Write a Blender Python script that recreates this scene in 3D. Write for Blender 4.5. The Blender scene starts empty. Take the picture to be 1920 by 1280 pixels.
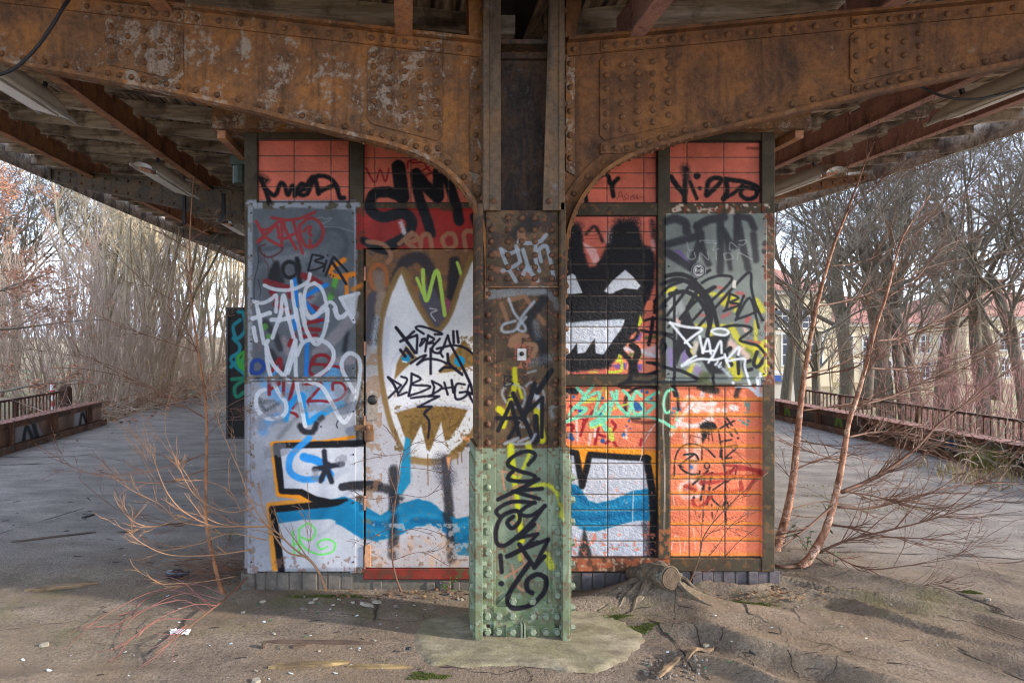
import bpy, math, random
import numpy as np
from mathutils import Vector, Matrix
R = math.radians
random.seed(7)
rng = np.random.default_rng(7)
scene = bpy.context.scene
COL = scene.collection
# camera model: photo is 1920x1280, shifted lens, level camera looking along +Y
F, U0, V0, EYE = 1280.0, 766.0, 625.0, 1.6
def P(px, py, Y):
    return Vector(((px - U0) * Y / F, Y, EYE - (py - V0) * Y / F))
def G(px, py, h=0.0):
    Y = (EYE - h) * F / (py - V0)
    return Vector(((px - U0) * Y / F, Y, h))
# ---------------------------------------------------------------- noise
_T = rng.random((256, 256))
def vnoise(x, y):
    x = np.asarray(x, float); y = np.asarray(y, float)
    xi = np.floor(x).astype(int); yi = np.floor(y).astype(int)
    fx = x - xi; fy = y - yi
    fx = fx * fx * (3 - 2 * fx); fy = fy * fy * (3 - 2 * fy)
    a = _T[xi & 255, yi & 255]; b = _T[(xi + 1) & 255, yi & 255]
    c = _T[xi & 255, (yi + 1) & 255]; d = _T[(xi + 1) & 255, (yi + 1) & 255]
    return (a * (1 - fx) + b * fx) * (1 - fy) + (c * (1 - fx) + d * fx) * fy
def fbm(x, y, o=4):
    s = 0; a = .5; t = 0
    for k in range(o):
        s = s + a * vnoise(x * 2 ** k + 17.3 * k, y * 2 ** k + 5.1 * k); t += a; a *= .5
    return s / t
def sstep(a, b, x):
    t = np.clip((x - a) / (b - a), 0, 1)
    return t * t * (3 - 2 * t)
# ---------------------------------------------------------------- objects
def wloc(o):
    v = Vector((0, 0, 0))
    while o is not None:
        v = v + o.location; o = o.parent
    return v
def tag(o, label=None, cat=None, group=None, kind=None):
    if label: o['label'] = label
    if cat: o['category'] = cat
    if group: o['group'] = group
    if kind: o['kind'] = kind
    return o
def empty(name, loc, label, cat, group=None):
    o = bpy.data.objects.new(name, None); COL.objects.link(o)
    o.location = loc; o.empty_display_size = .1
    return tag(o, label, cat, group)
def copy_tree(o, parent=None):
    kids = [c for c in COL.objects if c.parent is o]
    c = o.copy(); COL.objects.link(c); c.parent = parent
    for k in kids: copy_tree(k, c)
    return c
class MB:
    def __init__(s): s.v = []; s.f = []
    def add(s, vs, fs):
        n = len(s.v); s.v += [tuple(v) for v in vs]; s.f += [tuple(i + n for i in f) for f in fs]
    def box(s, a, b):
        x0, y0, z0 = [min(a[i], b[i]) for i in range(3)]; x1, y1, z1 = [max(a[i], b[i]) for i in range(3)]
        s.add([(x0, y0, z0), (x1, y0, z0), (x1, y1, z0), (x0, y1, z0), (x0, y0, z1), (x1, y0, z1), (x1, y1, z1), (x0, y1, z1)],
              [(0, 3, 2, 1), (4, 5, 6, 7), (0, 1, 5, 4), (1, 2, 6, 5), (2, 3, 7, 6), (3, 0, 4, 7)])
    def pbox(s, x0, y0, x1, y1, Ya, Yb, Z=None):
        """box whose front is the photo rectangle at depth Z (default Ya)"""
        Z = Z or Ya
        a = P(x0, y0, Z); b = P(x1, y1, Z); s.box((a.x, Ya, a.z), (b.x, Yb, b.z))
    def prism(s, pts, Ya, Yb):
        """polygon [(x,z)..] extruded along y"""
        n = len(pts)
        vs = [(x, Ya, z) for x, z in pts] + [(x, Yb, z) for x, z in pts]
        A = sum(pts[i][0] * pts[(i + 1) % n][1] - pts[(i + 1) % n][0] * pts[i][1] for i in range(n))
        fr = tuple(range(n)); bk = tuple(reversed(range(n, 2 * n)))
        sides = [(i, i + n, (i + 1) % n + n, (i + 1) % n) for i in range(n)]
        if A < 0: fr = fr[::-1]; bk = bk[::-1]; sides = [q[::-1] for q in sides]
        s.add(vs, [fr, bk] + [q for q in sides])
    def strip(s, lo, hi, Ya, Yb):
        """band between two equal-length (x,z) lines, extruded along y (quads)"""
        n = len(lo)
        vs = []
        for (a, b), (c, d) in zip(lo, hi): vs += [(a, Ya, b), (c, Ya, d), (c, Yb, d), (a, Yb, b)]
        fs = []
        for i in range(n - 1):
            o = 4 * i
            for k in range(4): fs.append((o + k, o + (k + 1) % 4, o + 4 + (k + 1) % 4, o + 4 + k))
        fs += [(0, 3, 2, 1), (4 * n - 4, 4 * n - 3, 4 * n - 2, 4 * n - 1)]
        s.add(vs, fs)
    def tube(s, pts, radii, n=6, cap=True):
        pts = [Vector(p) for p in pts]; m = len(pts)
        vs = []; up = Vector((.31, .17, .93))
        for i, p in enumerate(pts):
            d = (pts[min(i + 1, m - 1)] - pts[max(i - 1, 0)])
            if d.length < 1e-9: d = Vector((0, 0, 1))
            d.normalize()
            u = d.cross(up)
            if u.length < .05: u = d.cross(Vector((1, 0, 0)))
            u.normalize(); w = d.cross(u); r = radii[i]
            for k in range(n):
                a = 2 * math.pi * k / n
                vs.append(p + (u * math.cos(a) + w * math.sin(a)) * r)
        fs = []
        for i in range(m - 1):
            for k in range(n):
                a = i * n + k; b = i * n + (k + 1) % n
                fs.append((a, b, b + n, a + n))
        if cap and n > 2:
            fs.append(tuple(reversed(range(n)))); fs.append(tuple(range((m - 1) * n, m * n)))
        s.add(vs, fs)
    def lathe(s, prof, c, axis='-y', n=12):
        """profile [(r,h)..] about axis through c; h grows along the axis"""
        c = Vector(c)
        ax = {'-y': (Vector((1, 0, 0)), Vector((0, 0, 1)), Vector((0, -1, 0))), 'x': (Vector((0, 1, 0)), Vector((0, 0, 1)), Vector((1, 0, 0))),
              '-x': (Vector((0, -1, 0)), Vector((0, 0, 1)), Vector((-1, 0, 0))), 'z': (Vector((1, 0, 0)), Vector((0, 1, 0)), Vector((0, 0, 1))),
              '-z': (Vector((1, 0, 0)), Vector((0, -1, 0)), Vector((0, 0, -1)))}[axis]
        vs = []; fs = []
        for r, h in prof:
            for k in range(n):
                a = 2 * math.pi * k / n
                vs.append(c + ax[0] * (r * math.cos(a)) + ax[1] * (r * math.sin(a)) + ax[2] * h)
        for i in range(len(prof) - 1):
            for k in range(n):
                a = i * n + k; b = i * n + (k + 1) % n
                fs.append((a, b, b + n, a + n))
        fs.append(tuple(range((len(prof) - 1) * n, len(prof) * n)))
        s.add(vs, fs)
    def build(s, name, m, parent=None, smooth=False, bevel=0):
        me = bpy.data.meshes.new(name)
        off = wloc(parent) if parent is not None else Vector((0, 0, 0))
        v = np.array(s.v, dtype=np.float64).reshape(-1, 3) - np.array(off)
        me.from_pydata(v.tolist(), [], s.f); me.update()
        if m: me.materials.append(m)
        if smooth: me.polygons.foreach_set('use_smooth', [True] * len(me.polygons))
        o = bpy.data.objects.new(name, me); COL.objects.link(o)
        if parent is not None: o.parent = parent
        if bevel:
            b = o.modifiers.new('bevel', 'BEVEL'); b.width = bevel; b.segments = 1; b.limit_method = 'ANGLE'
        return o
def tidy(o, base):
    """move a top-level mesh's origin to its base point"""
    base = Vector(base); me = o.data
    me.transform(Matrix.Translation(-base)); o.location = base
    return o
def place(name, me, loc, parent):
    o = bpy.data.objects.new(name, me); COL.objects.link(o)
    o.parent = parent; o.location = Vector(loc) - wloc(parent)
    return o
# ---------------------------------------------------------------- materials
def s2l(c):
    return tuple(((x / 255) / 12.92 if x / 255 <= .04045 else ((x / 255 + .055) / 1.055) ** 2.4) for x in c)
class NT:
    def __init__(s, name):
        s.m = bpy.data.materials.new(name); s.m.use_nodes = True
        s.t = s.m.node_tree; s.n = s.t.nodes; s.b = s.n['Principled BSDF']
        s.pos = s.n.new('ShaderNodeNewGeometry').outputs['Position']
    def L(s, a, b): s.t.links.new(a, b)
    def noise(s, scale, detail=4, rough=.55, vec=None, stretch=None, dist=0):
        k = s.n.new('ShaderNodeTexNoise'); k.inputs['Scale'].default_value = scale
        k.inputs['Detail'].default_value = detail; k.inputs['Roughness'].default_value = rough
        k.inputs['Distortion'].default_value = dist
        s.L(s.vec(vec, stretch), k.inputs['Vector']); return k.outputs['Fac']
    def vec(s, vec=None, stretch=None):
        v = vec or s.pos
        if stretch:
            mp = s.n.new('ShaderNodeMapping'); mp.inputs['Scale'].default_value = stretch
            s.L(v, mp.inputs['Vector']); v = mp.outputs['Vector']
        return v
    def voro(s, scale, feature='F1', vec=None, stretch=None):
        k = s.n.new('ShaderNodeTexVoronoi'); k.feature = feature; k.inputs['Scale'].default_value = scale
        s.L(s.vec(vec, stretch), k.inputs['Vector']); return k.outputs['Distance']
    def ramp(s, fac, stops):
        k = s.n.new('ShaderNodeValToRGB'); e = k.color_ramp.elements
        while len(e) < len(stops): e.new(.5)
        for q, (p, c) in zip(e, stops):
            q.position = p; q.color = (c, c, c, 1) if not isinstance(c, (tuple, list)) else (*c[:3], 1)
        s.L(fac, k.inputs['Fac']); return k.outputs['Color']
    def mix(s, fac, a, b, mode='MIX'):
        k = s.n.new('ShaderNodeMix'); k.data_type = 'RGBA'; k.blend_type = mode
        for sock, v in ((k.inputs['Factor'], fac), (k.inputs[6], a), (k.inputs[7], b)):
            if hasattr(v, 'links') or isinstance(v, bpy.types.NodeSocket): s.L(v, sock)
            elif isinstance(v, (int, float)): sock.default_value = v
            else: sock.default_value = (*v[:3], 1)
        return k.outputs[2]
    def math(s, op, a, b=0.0):
        k = s.n.new('ShaderNodeMath'); k.operation = op
        for sock, v in ((k.inputs[0], a), (k.inputs[1], b)):
            if isinstance(v, bpy.types.NodeSocket): s.L(v, sock)
            else: sock.default_value = v
        return k.outputs[0]
    def attr(s, name):
        k = s.n.new('ShaderNodeAttribute'); k.attribute_name = name; return k.outputs['Color']
    def bump(s, h, strength=.3, dist=.01, normal=None):
        k = s.n.new('ShaderNodeBump'); k.inputs['Strength'].default_value = strength; k.inputs['Distance'].default_value = dist
        s.L(h, k.inputs['Height'])
        if normal: s.L(normal, k.inputs['Normal'])
        return k.outputs['Normal']
    def out(s, col=None, rough=.7, normal=None, metal=0, spec=None):
        if col is not None:
            if isinstance(col, bpy.types.NodeSocket): s.L(col, s.b.inputs['Base Color'])
            else: s.b.inputs['Base Color'].default_value = (*col[:3], 1)
        if isinstance(rough, bpy.types.NodeSocket): s.L(rough, s.b.inputs['Roughness'])
        else: s.b.inputs['Roughness'].default_value = rough
        if normal: s.L(normal, s.b.inputs['Normal'])
        s.b.inputs['Metallic'].default_value = metal
        if spec is not None: s.b.inputs['Specular IOR Level'].default_value = spec
        return s.m
def rusty(name, dark, mid, bright, grey, scale=3.0, greyamt=.60, rough=.8, stretch=(1, 1, 1)):
    t = NT(name)
    a = t.noise(scale * 1.6, 10, .70, stretch=stretch, dist=.5)
    b = t.noise(scale * 14, 8, .72)
    m = t.ramp(a, [(.30, s2l(dark)), (.46, s2l(mid)), (.60, s2l(bright)), (.78, s2l(mid))])
    fine = t.ramp(b, [(.30, (.45, .42, .40)), (.55, (1, 1, 1)), (.8, (1.15, 1.1, 1.05))])
    m = t.mix(.75, m, fine, 'MULTIPLY')
    g = t.math('ADD', t.math('MULTIPLY', t.noise(scale * 1.3, 8, .70, stretch=(1.2, 1, .8), dist=.8), .62), t.math('MULTIPLY', t.noise(scale * 11, 6, .7), .38))
    mask = t.ramp(g, [(greyamt - .035, 0.0), (greyamt + .02, 1.0)])
    mask = t.math('MULTIPLY', mask, .85)
    m = t.mix(mask, m, s2l(grey))
    # short dark run-off streaks
    st = t.noise(5, 5, .6, stretch=(4, 1, .35))
    m = t.mix(t.ramp(st, [(.52, 0.0), (.72, .6)]), m, s2l((48, 34, 26)))
    h = t.math('ADD', t.math('MULTIPLY', b, .6), t.math('MULTIPLY', mask, .5))
    return t.out(m, t.ramp(b, [(.3, rough + .1), (.7, rough - .15)]), t.bump(h, .35, .006), spec=.35)
def flat(name, c, rough=.7, var=.25, scale=20, bump=.2, metal=0, spec=.4, stretch=None):
    t = NT(name); n = t.noise(scale, 6, .6, stretch=stretch); l = s2l(c)
    m = t.ramp(n, [(.28, tuple(x * (1 - var) for x in l)), (.72, tuple(min(1, x * (1 + var)) for x in l))])
    return t.out(m, rough, t.bump(n, bump, .004), metal, spec)
M = {}
M['rustL'] = rusty('rust_left', (78, 60, 48), (128, 92, 62), (160, 108, 60), (164, 152, 138), 2.6, .578)
M['rustR'] = rusty('rust_right', (68, 48, 36), (108, 73, 46), (134, 90, 50), (130, 108, 86), 2.2, .61)
M['rustD'] = rusty('rust_dark_plate', (76, 58, 48), (114, 84, 60), (140, 98, 58), (160, 146, 132), 5, .545)
M['rustP'] = rusty('rust_purlin', (124, 92, 78), (170, 122, 98), (198, 146, 106), (186, 150, 142), 4, .60)
M['rustPR'] = rusty('rust_purlin_purple', (140, 106, 100), (172, 132, 126), (184, 142, 130), (100, 70, 60), 6, .60)
M['steelG'] = rusty('steel_grey_brown', (58, 49, 42), (96, 83, 70), (120, 95, 70), (120, 112, 106), 3, .60, stretch=(1.5, 1.5, .5))
M['steelB'] = rusty('steel_far', (70, 64, 58), (100, 92, 82), (122, 102, 80), (136, 130, 122), 3, .60)
M['rivet'] = rusty('rivet_rust', (70, 54, 44), (110, 78, 54), (134, 92, 54), (142, 124, 106), 30, .60)
M['shaft'] = rusty('shaft_web_rust', (42, 36, 34), (64, 56, 52), (100, 76, 58), (92, 90, 90), 3, .60, stretch=(1.5, 1.5, .5))
M['rivetC'] = rusty('rivet_brown', (70, 50, 40), (98, 70, 52), (112, 80, 58), (122, 100, 82), 30, .62)
M['green'] = rusty('green_paint_worn', (106, 117, 95), (122, 133, 110), (132, 143, 120), (114, 86, 62), 9, .625, .55)
M['olive'] = None
def wood_mat(name, d, l, streak=(6, 30, 6)):
    t = NT(name); a = t.noise(1.6, 8, .7, stretch=streak, dist=.4); b = t.noise(2.2, 4, .5)
    m = t.ramp(a, [(.34, s2l(d)), (.5, s2l(tuple((x + y) / 2 for x, y in zip(d, l)))), (.75, s2l(l))])
    m = t.mix(t.ramp(t.noise(3.1, 6, .65), [(.47, 0.0), (.60, .75)]), m, s2l((52, 40, 33)))
    return t.out(m, .8, t.bump(a, .5, .008))
M['rafter'] = wood_mat('weathered_rafter_wood', (126, 108, 92), (228, 214, 196), (1.2, 12, 12))
M['boards'] = None
M['plank'] = wood_mat('splintered_plank', (84, 66, 46), (176, 148, 112), (2, 14, 14))
M['lampw'] = flat('lamp_enamel', (206, 202, 194), .4, .12, 8, .1)
M['cable'] = flat('cable_rubber', (38, 38, 42), .6, .2)
M['black'] = flat('black_metal', (34, 32, 32), .5, .2)
M['brick'] = flat('engineering_brick', (84, 78, 80), .55, .35, 30, .5)
M['brickL'] = flat('sooty_brick', (92, 86, 78), .8, .4, 25, .6)
M['mortar'] = flat('mortar', (92, 86, 76), .9, .3, 40, .5)
# ================================================================ spray paint: colours painted on the real panels (wall-plane coordinates)
class Canvas:
    def __init__(s, x0, y0, x1, y1, sc, base):
        s.x0, s.y0, s.sc = x0, y0, sc; s.alb = .86
        s.w = int((x1 - x0) * sc) + 1; s.h = int((y1 - y0) * sc) + 1
        s.a = np.zeros((s.h, s.w, 3)); s.a[:] = base
        yy, xx = np.mgrid[0:s.h, 0:s.w]
        s.X = xx / sc + x0; s.Y = yy / sc + y0
        s.m = lambda p: p
        s.grain = rng.random((s.h, s.w)); s.n1 = fbm(s.X / 9, s.Y / 9, 4); s.n2 = fbm(s.X / 45, s.Y / 45, 5)
    def crop(s, ox, oy, k): s.m = lambda p: (ox + p[0] * k, oy + p[1] * k); s.k = k
    def box(s, xs, ys, pad):
        i0 = max(0, int((min(xs) - pad - s.x0) * s.sc)); i1 = min(s.w, int((max(xs) + pad - s.x0) * s.sc) + 2)
        j0 = max(0, int((min(ys) - pad - s.y0) * s.sc)); j1 = min(s.h, int((max(ys) + pad - s.y0) * s.sc) + 2)
        return (slice(j0, j1), slice(i0, i1)) if i1 > i0 and j1 > j0 else None
    def blend(s, sl, al, c, spray=0.0):
        if spray:
            al = np.clip(al + (s.grain[sl] - .5) * spray * (al * (1 - al) * 4), 0, 1)
        al = al[..., None]
        s.a[sl] = s.a[sl] * (1 - al) + np.array(c) * al
    def st(s, pts, w, c, soft=1.2, al=1.0, spray=None, curve=True, edge=None, dash=0, taper=False):
        """stroke; widths are in the current crop's pixels, soft in photo px"""
        p = np.array([s.m(q) for q in pts], float); w = w * s.k / 2
        if curve and len(p) > 2:
            q = np.vstack([2 * p[0] - p[1], p, 2 * p[-1] - p[-2]]); out = []
            for i in range(1, len(q) - 2):
                for t in np.linspace(0, 1, 7)[:-1]:
                    out.append(.5 * (2 * q[i] + (q[i + 1] - q[i - 1]) * t + (2 * q[i - 1] - 5 * q[i] + 4 * q[i + 1] - q[i + 2]) * t * t + (3 * q[i] - q[i - 1] - 3 * q[i + 1] + q[i + 2]) * t ** 3))
            out.append(p[-1]); p = np.array(out)
        sl = s.box(p[:, 0], p[:, 1], w + soft * 2 + 1)
        if sl is None: return
        X = s.X[sl]; Y = s.Y[sl]; D = np.full(X.shape, 1e9)
        n = max(1, len(p) - 1)
        if len(p) == 1: D = np.hypot(X - p[0, 0], Y - p[0, 1])
        for i in range(len(p) - 1):
            a, b = p[i], p[i + 1]; d = b - a; l2 = max(1e-9, d @ d)
            t = np.clip(((X - a[0]) * d[0] + (Y - a[1]) * d[1]) / l2, 0, 1)
            dd = np.hypot(X - a[0] - t * d[0], Y - a[1] - t * d[1])
            if taper: dd = dd + w * .55 * (i / n)
            D = np.minimum(D, dd)
        D = D + (s.n1[sl] - .5) * min(1.6, w * .35)
        A = sstep(w + soft, w - soft, D) * al
        if dash: A = A * (s.n1[sl] > dash)
        if spray is None: spray = min(1.2, soft * .22)
        s.blend(sl, A, c, spray)
        if edge is not None:   # paint thicker along the rim of the line
            s.blend(sl, np.clip(1 - np.abs(D - w * .78) / max(.9, w * .3), 0, 1) * A * .6, edge)
    def dot(s, x, y, r, c, soft=1.2, al=1.0, spray=None): s.st([(x, y)], 2 * r, c, soft, al, spray)
    def ring(s, x, y, rx, ry, w, c, **k):
        s.st([(x + rx * math.cos(a), y + ry * math.sin(a)) for a in np.linspace(0, 2 * math.pi, 17)], w, c, **k)
    def poly(s, pts, c, soft=1.0, al=1.0, spray=None, wob=1.0, curve=False):
        p = np.array([s.m(q) for q in pts], float)
        sl = s.box(p[:, 0], p[:, 1], soft * 2 + 2)
        if sl is None: return
        X = s.X[sl]; Y = s.Y[sl]; D = np.full(X.shape, 1e9); ins = np.zeros(X.shape, bool)
        for i in range(len(p)):
            a, b = p[i], p[(i + 1) % len(p)]; d = b - a; l2 = max(1e-9, d @ d)
            t = np.clip(((X - a[0]) * d[0] + (Y - a[1]) * d[1]) / l2, 0, 1)
            D = np.minimum(D, np.hypot(X - a[0] - t * d[0], Y - a[1] - t * d[1]))
            if a[1] != b[1]:
                c1 = (a[1] > Y) != (b[1] > Y)
                ins ^= c1 & (X < (b[0] - a[0]) * (Y - a[1]) / (b[1] - a[1]) + a[0])
        D = np.where(ins, -D, D) + (s.n1[sl] - .5) * wob
        s.blend(sl, sstep(soft, -soft, D) * al, c, min(1.2, soft * .22) if spray is None else spray)
    def rect(s, x0, y0, x1, y1, c, al=1.0, var=0.0):
        sl = (slice(max(0, int((y0 - s.y0) * s.sc)), int((y1 - s.y0) * s.sc) + 1), slice(max(0, int((x0 - s.x0) * s.sc)), int((x1 - s.x0) * s.sc) + 1))
        A = np.full(s.X[sl].shape, al)
        s.blend(sl, A, c)
        if var: s.a[sl] *= (1 + var * (s.n2[sl] - .5) * 2 + var * .6 * (s.n1[sl] - .5))[..., None]
    def worn(s, x0, y0, x1, y1, c, thr=.6, al=.9, scale=12, seed=0):
        sl = (slice(max(0, int((y0 - s.y0) * s.sc)), int((y1 - s.y0) * s.sc) + 1), slice(max(0, int((x0 - s.x0) * s.sc)), int((x1 - s.x0) * s.sc) + 1))
        n = fbm(s.X[sl] / scale + seed * 7.7, s.Y[sl] / scale + seed * 3.3, 5)
        s.blend(sl, sstep(thr - .02, thr + .02, n) * al, c)
    def sample(s, X, Y):
        i = np.clip(((X - s.x0) * s.sc), 0, s.w - 1.001); j = np.clip(((Y - s.y0) * s.sc), 0, s.h - 1.001)
        i0 = i.astype(int); j0 = j.astype(int); fx = (i - i0)[..., None]; fy = (j - j0)[..., None]
        i1 = np.minimum(i0 + 1, s.w - 1); j1 = np.minimum(j0 + 1, s.h - 1)
        a = s.a
        v = (a[j0, i0] * (1 - fx) + a[j0, i1] * fx) * (1 - fy) + (a[j1, i0] * (1 - fx) + a[j1, i1] * fx) * fy
        v = np.clip(v, 0, 255) / 255
        return s.alb * np.where(v <= .04045, v / 12.92, ((v + .055) / 1.055) ** 2.4)
K = Canvas(452, 232, 1460, 1120, 1.0, (72, 64, 49))
K.k = 1
BLK = (20, 20, 23); WHT = (200, 204, 210); WED = (226, 230, 234); RED = (146, 46, 48)
ORG = (230, 124, 88); SAL = (212, 112, 90)
# ---- undercoats
K.a *= (1 + .22 * (K.n2 - .5) * 2 + .12 * (K.n1 - .5))[..., None]
K.worn(455, 235, 1452, 1080, (64, 52, 40), .60, .6, 20)
K.worn(455, 380, 1452, 1080, (120, 84, 52), .66, .7, 8, 2)
for (x0, y0, x1, y1, c) in ((484, 263, 655, 380, SAL), (682, 268, 960, 381, SAL), (976, 268, 1231, 381, SAL), (1254, 267, 1425, 381, (204, 108, 88)),
                            (976, 405, 1231, 702, (212, 110, 90)), (976, 723, 1231, 1043, ORG), (1256, 723, 1427, 1043, ORG)):
    K.rect(x0, y0, x1, y1, c, 1, .10)
K.rect(466, 376, 668, 712, (92, 98, 104), 1, .14)
K.rect(466, 712, 668, 1072, (152, 154, 160), 1, .10)
K.rect(668, 392, 960, 467, (152, 42, 36), 1, .14)
K.rect(684, 467, 960, 1064, (160, 154, 148), 1, .12)
K.rect(684, 467, 960, 640, (126, 88, 56), 1, .16)
K.worn(684, 467, 960, 640, (96, 74, 60), .55, .8, 14, 3)
K.worn(684, 467, 960, 560, (150, 104, 62), .62, .5, 3, 4)
K.poly([(684, 700), (905, 700), (905, 1070), (684, 1070)], (186, 184, 188), 30)
K.rect(1245, 402, 1434, 718, (120, 127, 121), 1, .10)
# frame round the left sheet: pale sloppy border paint
K.st([(470, 385), (560, 383), (668, 387)], 16, (156, 162, 170), 2.5, .9, curve=False); K.worn(462, 378, 672, 394, (84, 76, 60), .60, .9, 12, 5)
K.st([(471, 390), (470, 560), (471, 720)], 9, (150, 155, 162), 2, .85, curve=False); K.worn(458, 390, 478, 1060, (96, 88, 76), .61, .6, 6, 6)
K.st([(667, 390), (668, 500), (667, 560)], 6, (150, 155, 165), 1.5, .8, curve=False)
K.rect(460, 720, 477, 1062, (146, 148, 156), .75); K.worn(458, 720, 480, 1070, (118, 92, 74), .60, .6, 7, 7)
K.rect(669, 392, 680, 468, (140, 42, 38), .9); K.worn(668, 390, 684, 1060, (86, 64, 44), .55, .85, 8, 8)
# ---- left tile field: MUSA
K.crop(440, 240, .3283)
for q in ([(150, 290), (165, 330), (200, 425)], [(165, 330), (205, 375), (235, 380), (262, 318), (285, 330), (305, 382), (330, 330), (345, 385)],
          [(345, 385), (400, 340), (380, 320), (355, 370), (410, 380), (440, 320), (475, 275), (540, 285), (580, 330), (600, 395), (625, 400)],
          [(400, 350), (450, 280), (480, 375)], [(480, 365), (565, 330), (590, 345)]): K.st(q, 25, BLK, 2.4)
K.st([(140, 285), (180, 300)], 40, BLK, 6, .8); K.dot(200, 430, 14, BLK, 3)
# ---- left sheet
K.crop(460, 380, .1719)
for q, w in (([(760, 470), (850, 330), (950, 290), (1060, 340), (1105, 440), (1090, 540), (1040, 610)], 62), ([(690, 680), (760, 760), (860, 795), (980, 760)], 52),
             ([(140, 480), (250, 330), (340, 240)], 46), ([(190, 520), (400, 480), (640, 430)], 52), ([(120, 260), (140, 480), (190, 640)], 50)): K.st(q, w, (70, 75, 80), 3, .75)
K.st([(330, 640), (520, 600), (670, 570)], 70, (126, 128, 132), 5, .6); K.st([(150, 900), (220, 760)], 80, (76, 80, 84), 6, .6)
K.st([(860, 235), (945, 185), (930, 172), (880, 190), (855, 170), (800, 175), (790, 205), (860, 240)], 8, (150, 158, 164), .8, .7)
K.st([(860, 270), (1000, 275), (1190, 325)], 8, (140, 148, 154), .8, .7)
for q in ([(150, 480), (150, 680), (110, 850), (105, 1050)], [(150, 840), (180, 960), (165, 1030)], [(155, 660), (170, 640)]): K.st(q, 9, (40, 42, 46), .8)
for q in ([(130, 210), (180, 310), (215, 370), (145, 440)], [(180, 300), (260, 300), (345, 235), (380, 210)], [(150, 420), (260, 335), (350, 255), (375, 360)],
          [(215, 375), (300, 430), (405, 485)], [(405, 485), (410, 350), (402, 215)], [(295, 172), (450, 195), (600, 182), (700, 140), (765, 112)],
          [(425, 215), (450, 310), (500, 400), (562, 510)], [(370, 385), (450, 395), (535, 350)], [(532, 210), (560, 320), (600, 450), (632, 555)],
          [(650, 215), (600, 265), (615, 380), (660, 470), (740, 490), (825, 420), (855, 320), (820, 230), (740, 178), (660, 195)],
          [(645, 320), (690, 275), (720, 280), (705, 330), (725, 365)], [(712, 410), (714, 470)]): K.st(q, 33, RED, 1.2)
K.st([(230, 460), (170, 490), (190, 560), (260, 600), (350, 570), (420, 510), (400, 490)], 18, (84, 38, 42), 1)
for q in ([(225, 560), (215, 620), (260, 690), (255, 740)], [(300, 590), (305, 640)]): K.st(q, 9, (84, 38, 42), .8)
K.poly([(320, 640), (370, 640), (440, 880), (340, 900), (245, 850), (270, 750)], (30, 30, 34), 4)
K.ring(490, 735, 72, 85, 44, BLK, soft=2); K.st([(570, 620), (590, 700), (600, 870)], 48, BLK, 2.5); K.poly([(440, 700), (540, 680), (550, 780), (480, 800)], (84, 86, 92), 3)
OR2 = (214, 122, 24)
K.st([(1080, 630), (980, 690), (930, 750), (1000, 810), (1185, 785)], 58, OR2, 2); K.st([(1105, 800), (1112, 1010)], 40, OR2, 1.5); K.st([(1185, 945), (1265, 905)], 46, OR2, 4, .85)
K.st([(990, 850), (960, 960), (930, 1050)], 58, (86, 170, 52), 3, .8); K.st([(950, 950), (960, 990)], 50, (54, 84, 40), 3, .8)
DR = (124, 24, 32)
for q, w in (([(640, 800), (740, 840), (820, 885)], 74), ([(235, 865), (380, 900), (520, 950)], 62), ([(300, 970), (350, 1050)], 66), ([(480, 930), (500, 1020)], 60),
             ([(700, 1130), (800, 1170)], 70), ([(340, 1110), (480, 1190)], 60), ([(690, 1040), (740, 1030)], 40)): K.st(q, w, DR, 2, .9)
K.st([(800, 940), (960, 960), (1040, 1060)], 60, (86, 88, 92), 3, .7); K.st([(640, 1150), (760, 1000)], 90, (142, 142, 148), 5, .5)
BLU = (22, 116, 196)
for q in ([(545, 845), (560, 1000), (555, 1290)], [(665, 1025), (780, 950), (890, 900)], [(650, 1090), (740, 1180), (830, 1290)]): K.st(q, 48, BLU, 1.5)
for q, w in (([(738, 570), (690, 745)], 22), ([(690, 742), (770, 735), (870, 680), (765, 640), (860, 600), (738, 570)], 20), ([(890, 640), (858, 755)], 24),
             ([(880, 800), (968, 595), (1115, 755)], 26), ([(945, 640), (1040, 780), (1105, 890)], 30)): K.st(q, w, (20, 20, 26), .8, curve=len(q) > 4)
for x, y in ((903, 580), (935, 790), (965, 805)): K.dot(x, y, 10, (20, 20, 26), .8)
# second layer of old paint lower on the sheet
K.crop(460, 580, .19525)
for q, w, c, a in (([(250, 400), (330, 520), (400, 620)], 60, (40, 40, 44), .9), ([(200, 130), (300, 260), (340, 370)], 66, (44, 44, 50), .9),
                   ([(980, 220), (955, 390)], 46, (36, 36, 42), .95), ([(640, 520), (690, 440), (700, 450)], 40, (36, 36, 42), .9),
                   ([(700, 420), (880, 250), (1040, 60)], 110, (140, 134, 138), .75), ([(880, 500), (1020, 480)], 90, (150, 140, 142), .7),
                   ([(380, 280), (420, 420)], 60, (150, 132, 134), .6), ([(120, 260), (150, 380)], 60, (110, 100, 108), .6), ([(150, 890), (290, 870)], 40, (84, 86, 90), .7),
                   ([(150, 860), (200, 960), (330, 890)], 36, (70, 72, 78), .7), ([(330, 1220), (470, 1060), (520, 1020)], 46, (112, 114, 120), .6), ([(990, 770), (960, 900)], 50, (60, 60, 66), .7)):
    K.st(q, w, c, 4, a)
K.dot(200, 165, 30, (84, 150, 56), 2, .8); K.dot(235, 260, 26, (84, 150, 56), 2, .8)
K.st([(230, 700), (330, 800), (560, 860), (760, 740), (850, 600)], 150, (86, 158, 212), 8, .75)
K.st([(180, 1160), (200, 1080), (310, 1030)], 90, (80, 140, 196), 6, .75); K.st([(600, 990), (760, 920), (920, 800)], 110, (128, 172, 214), 6, .6)
K.st([(270, 600), (310, 560)], 60, (58, 148, 214), 3, .9)
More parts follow.
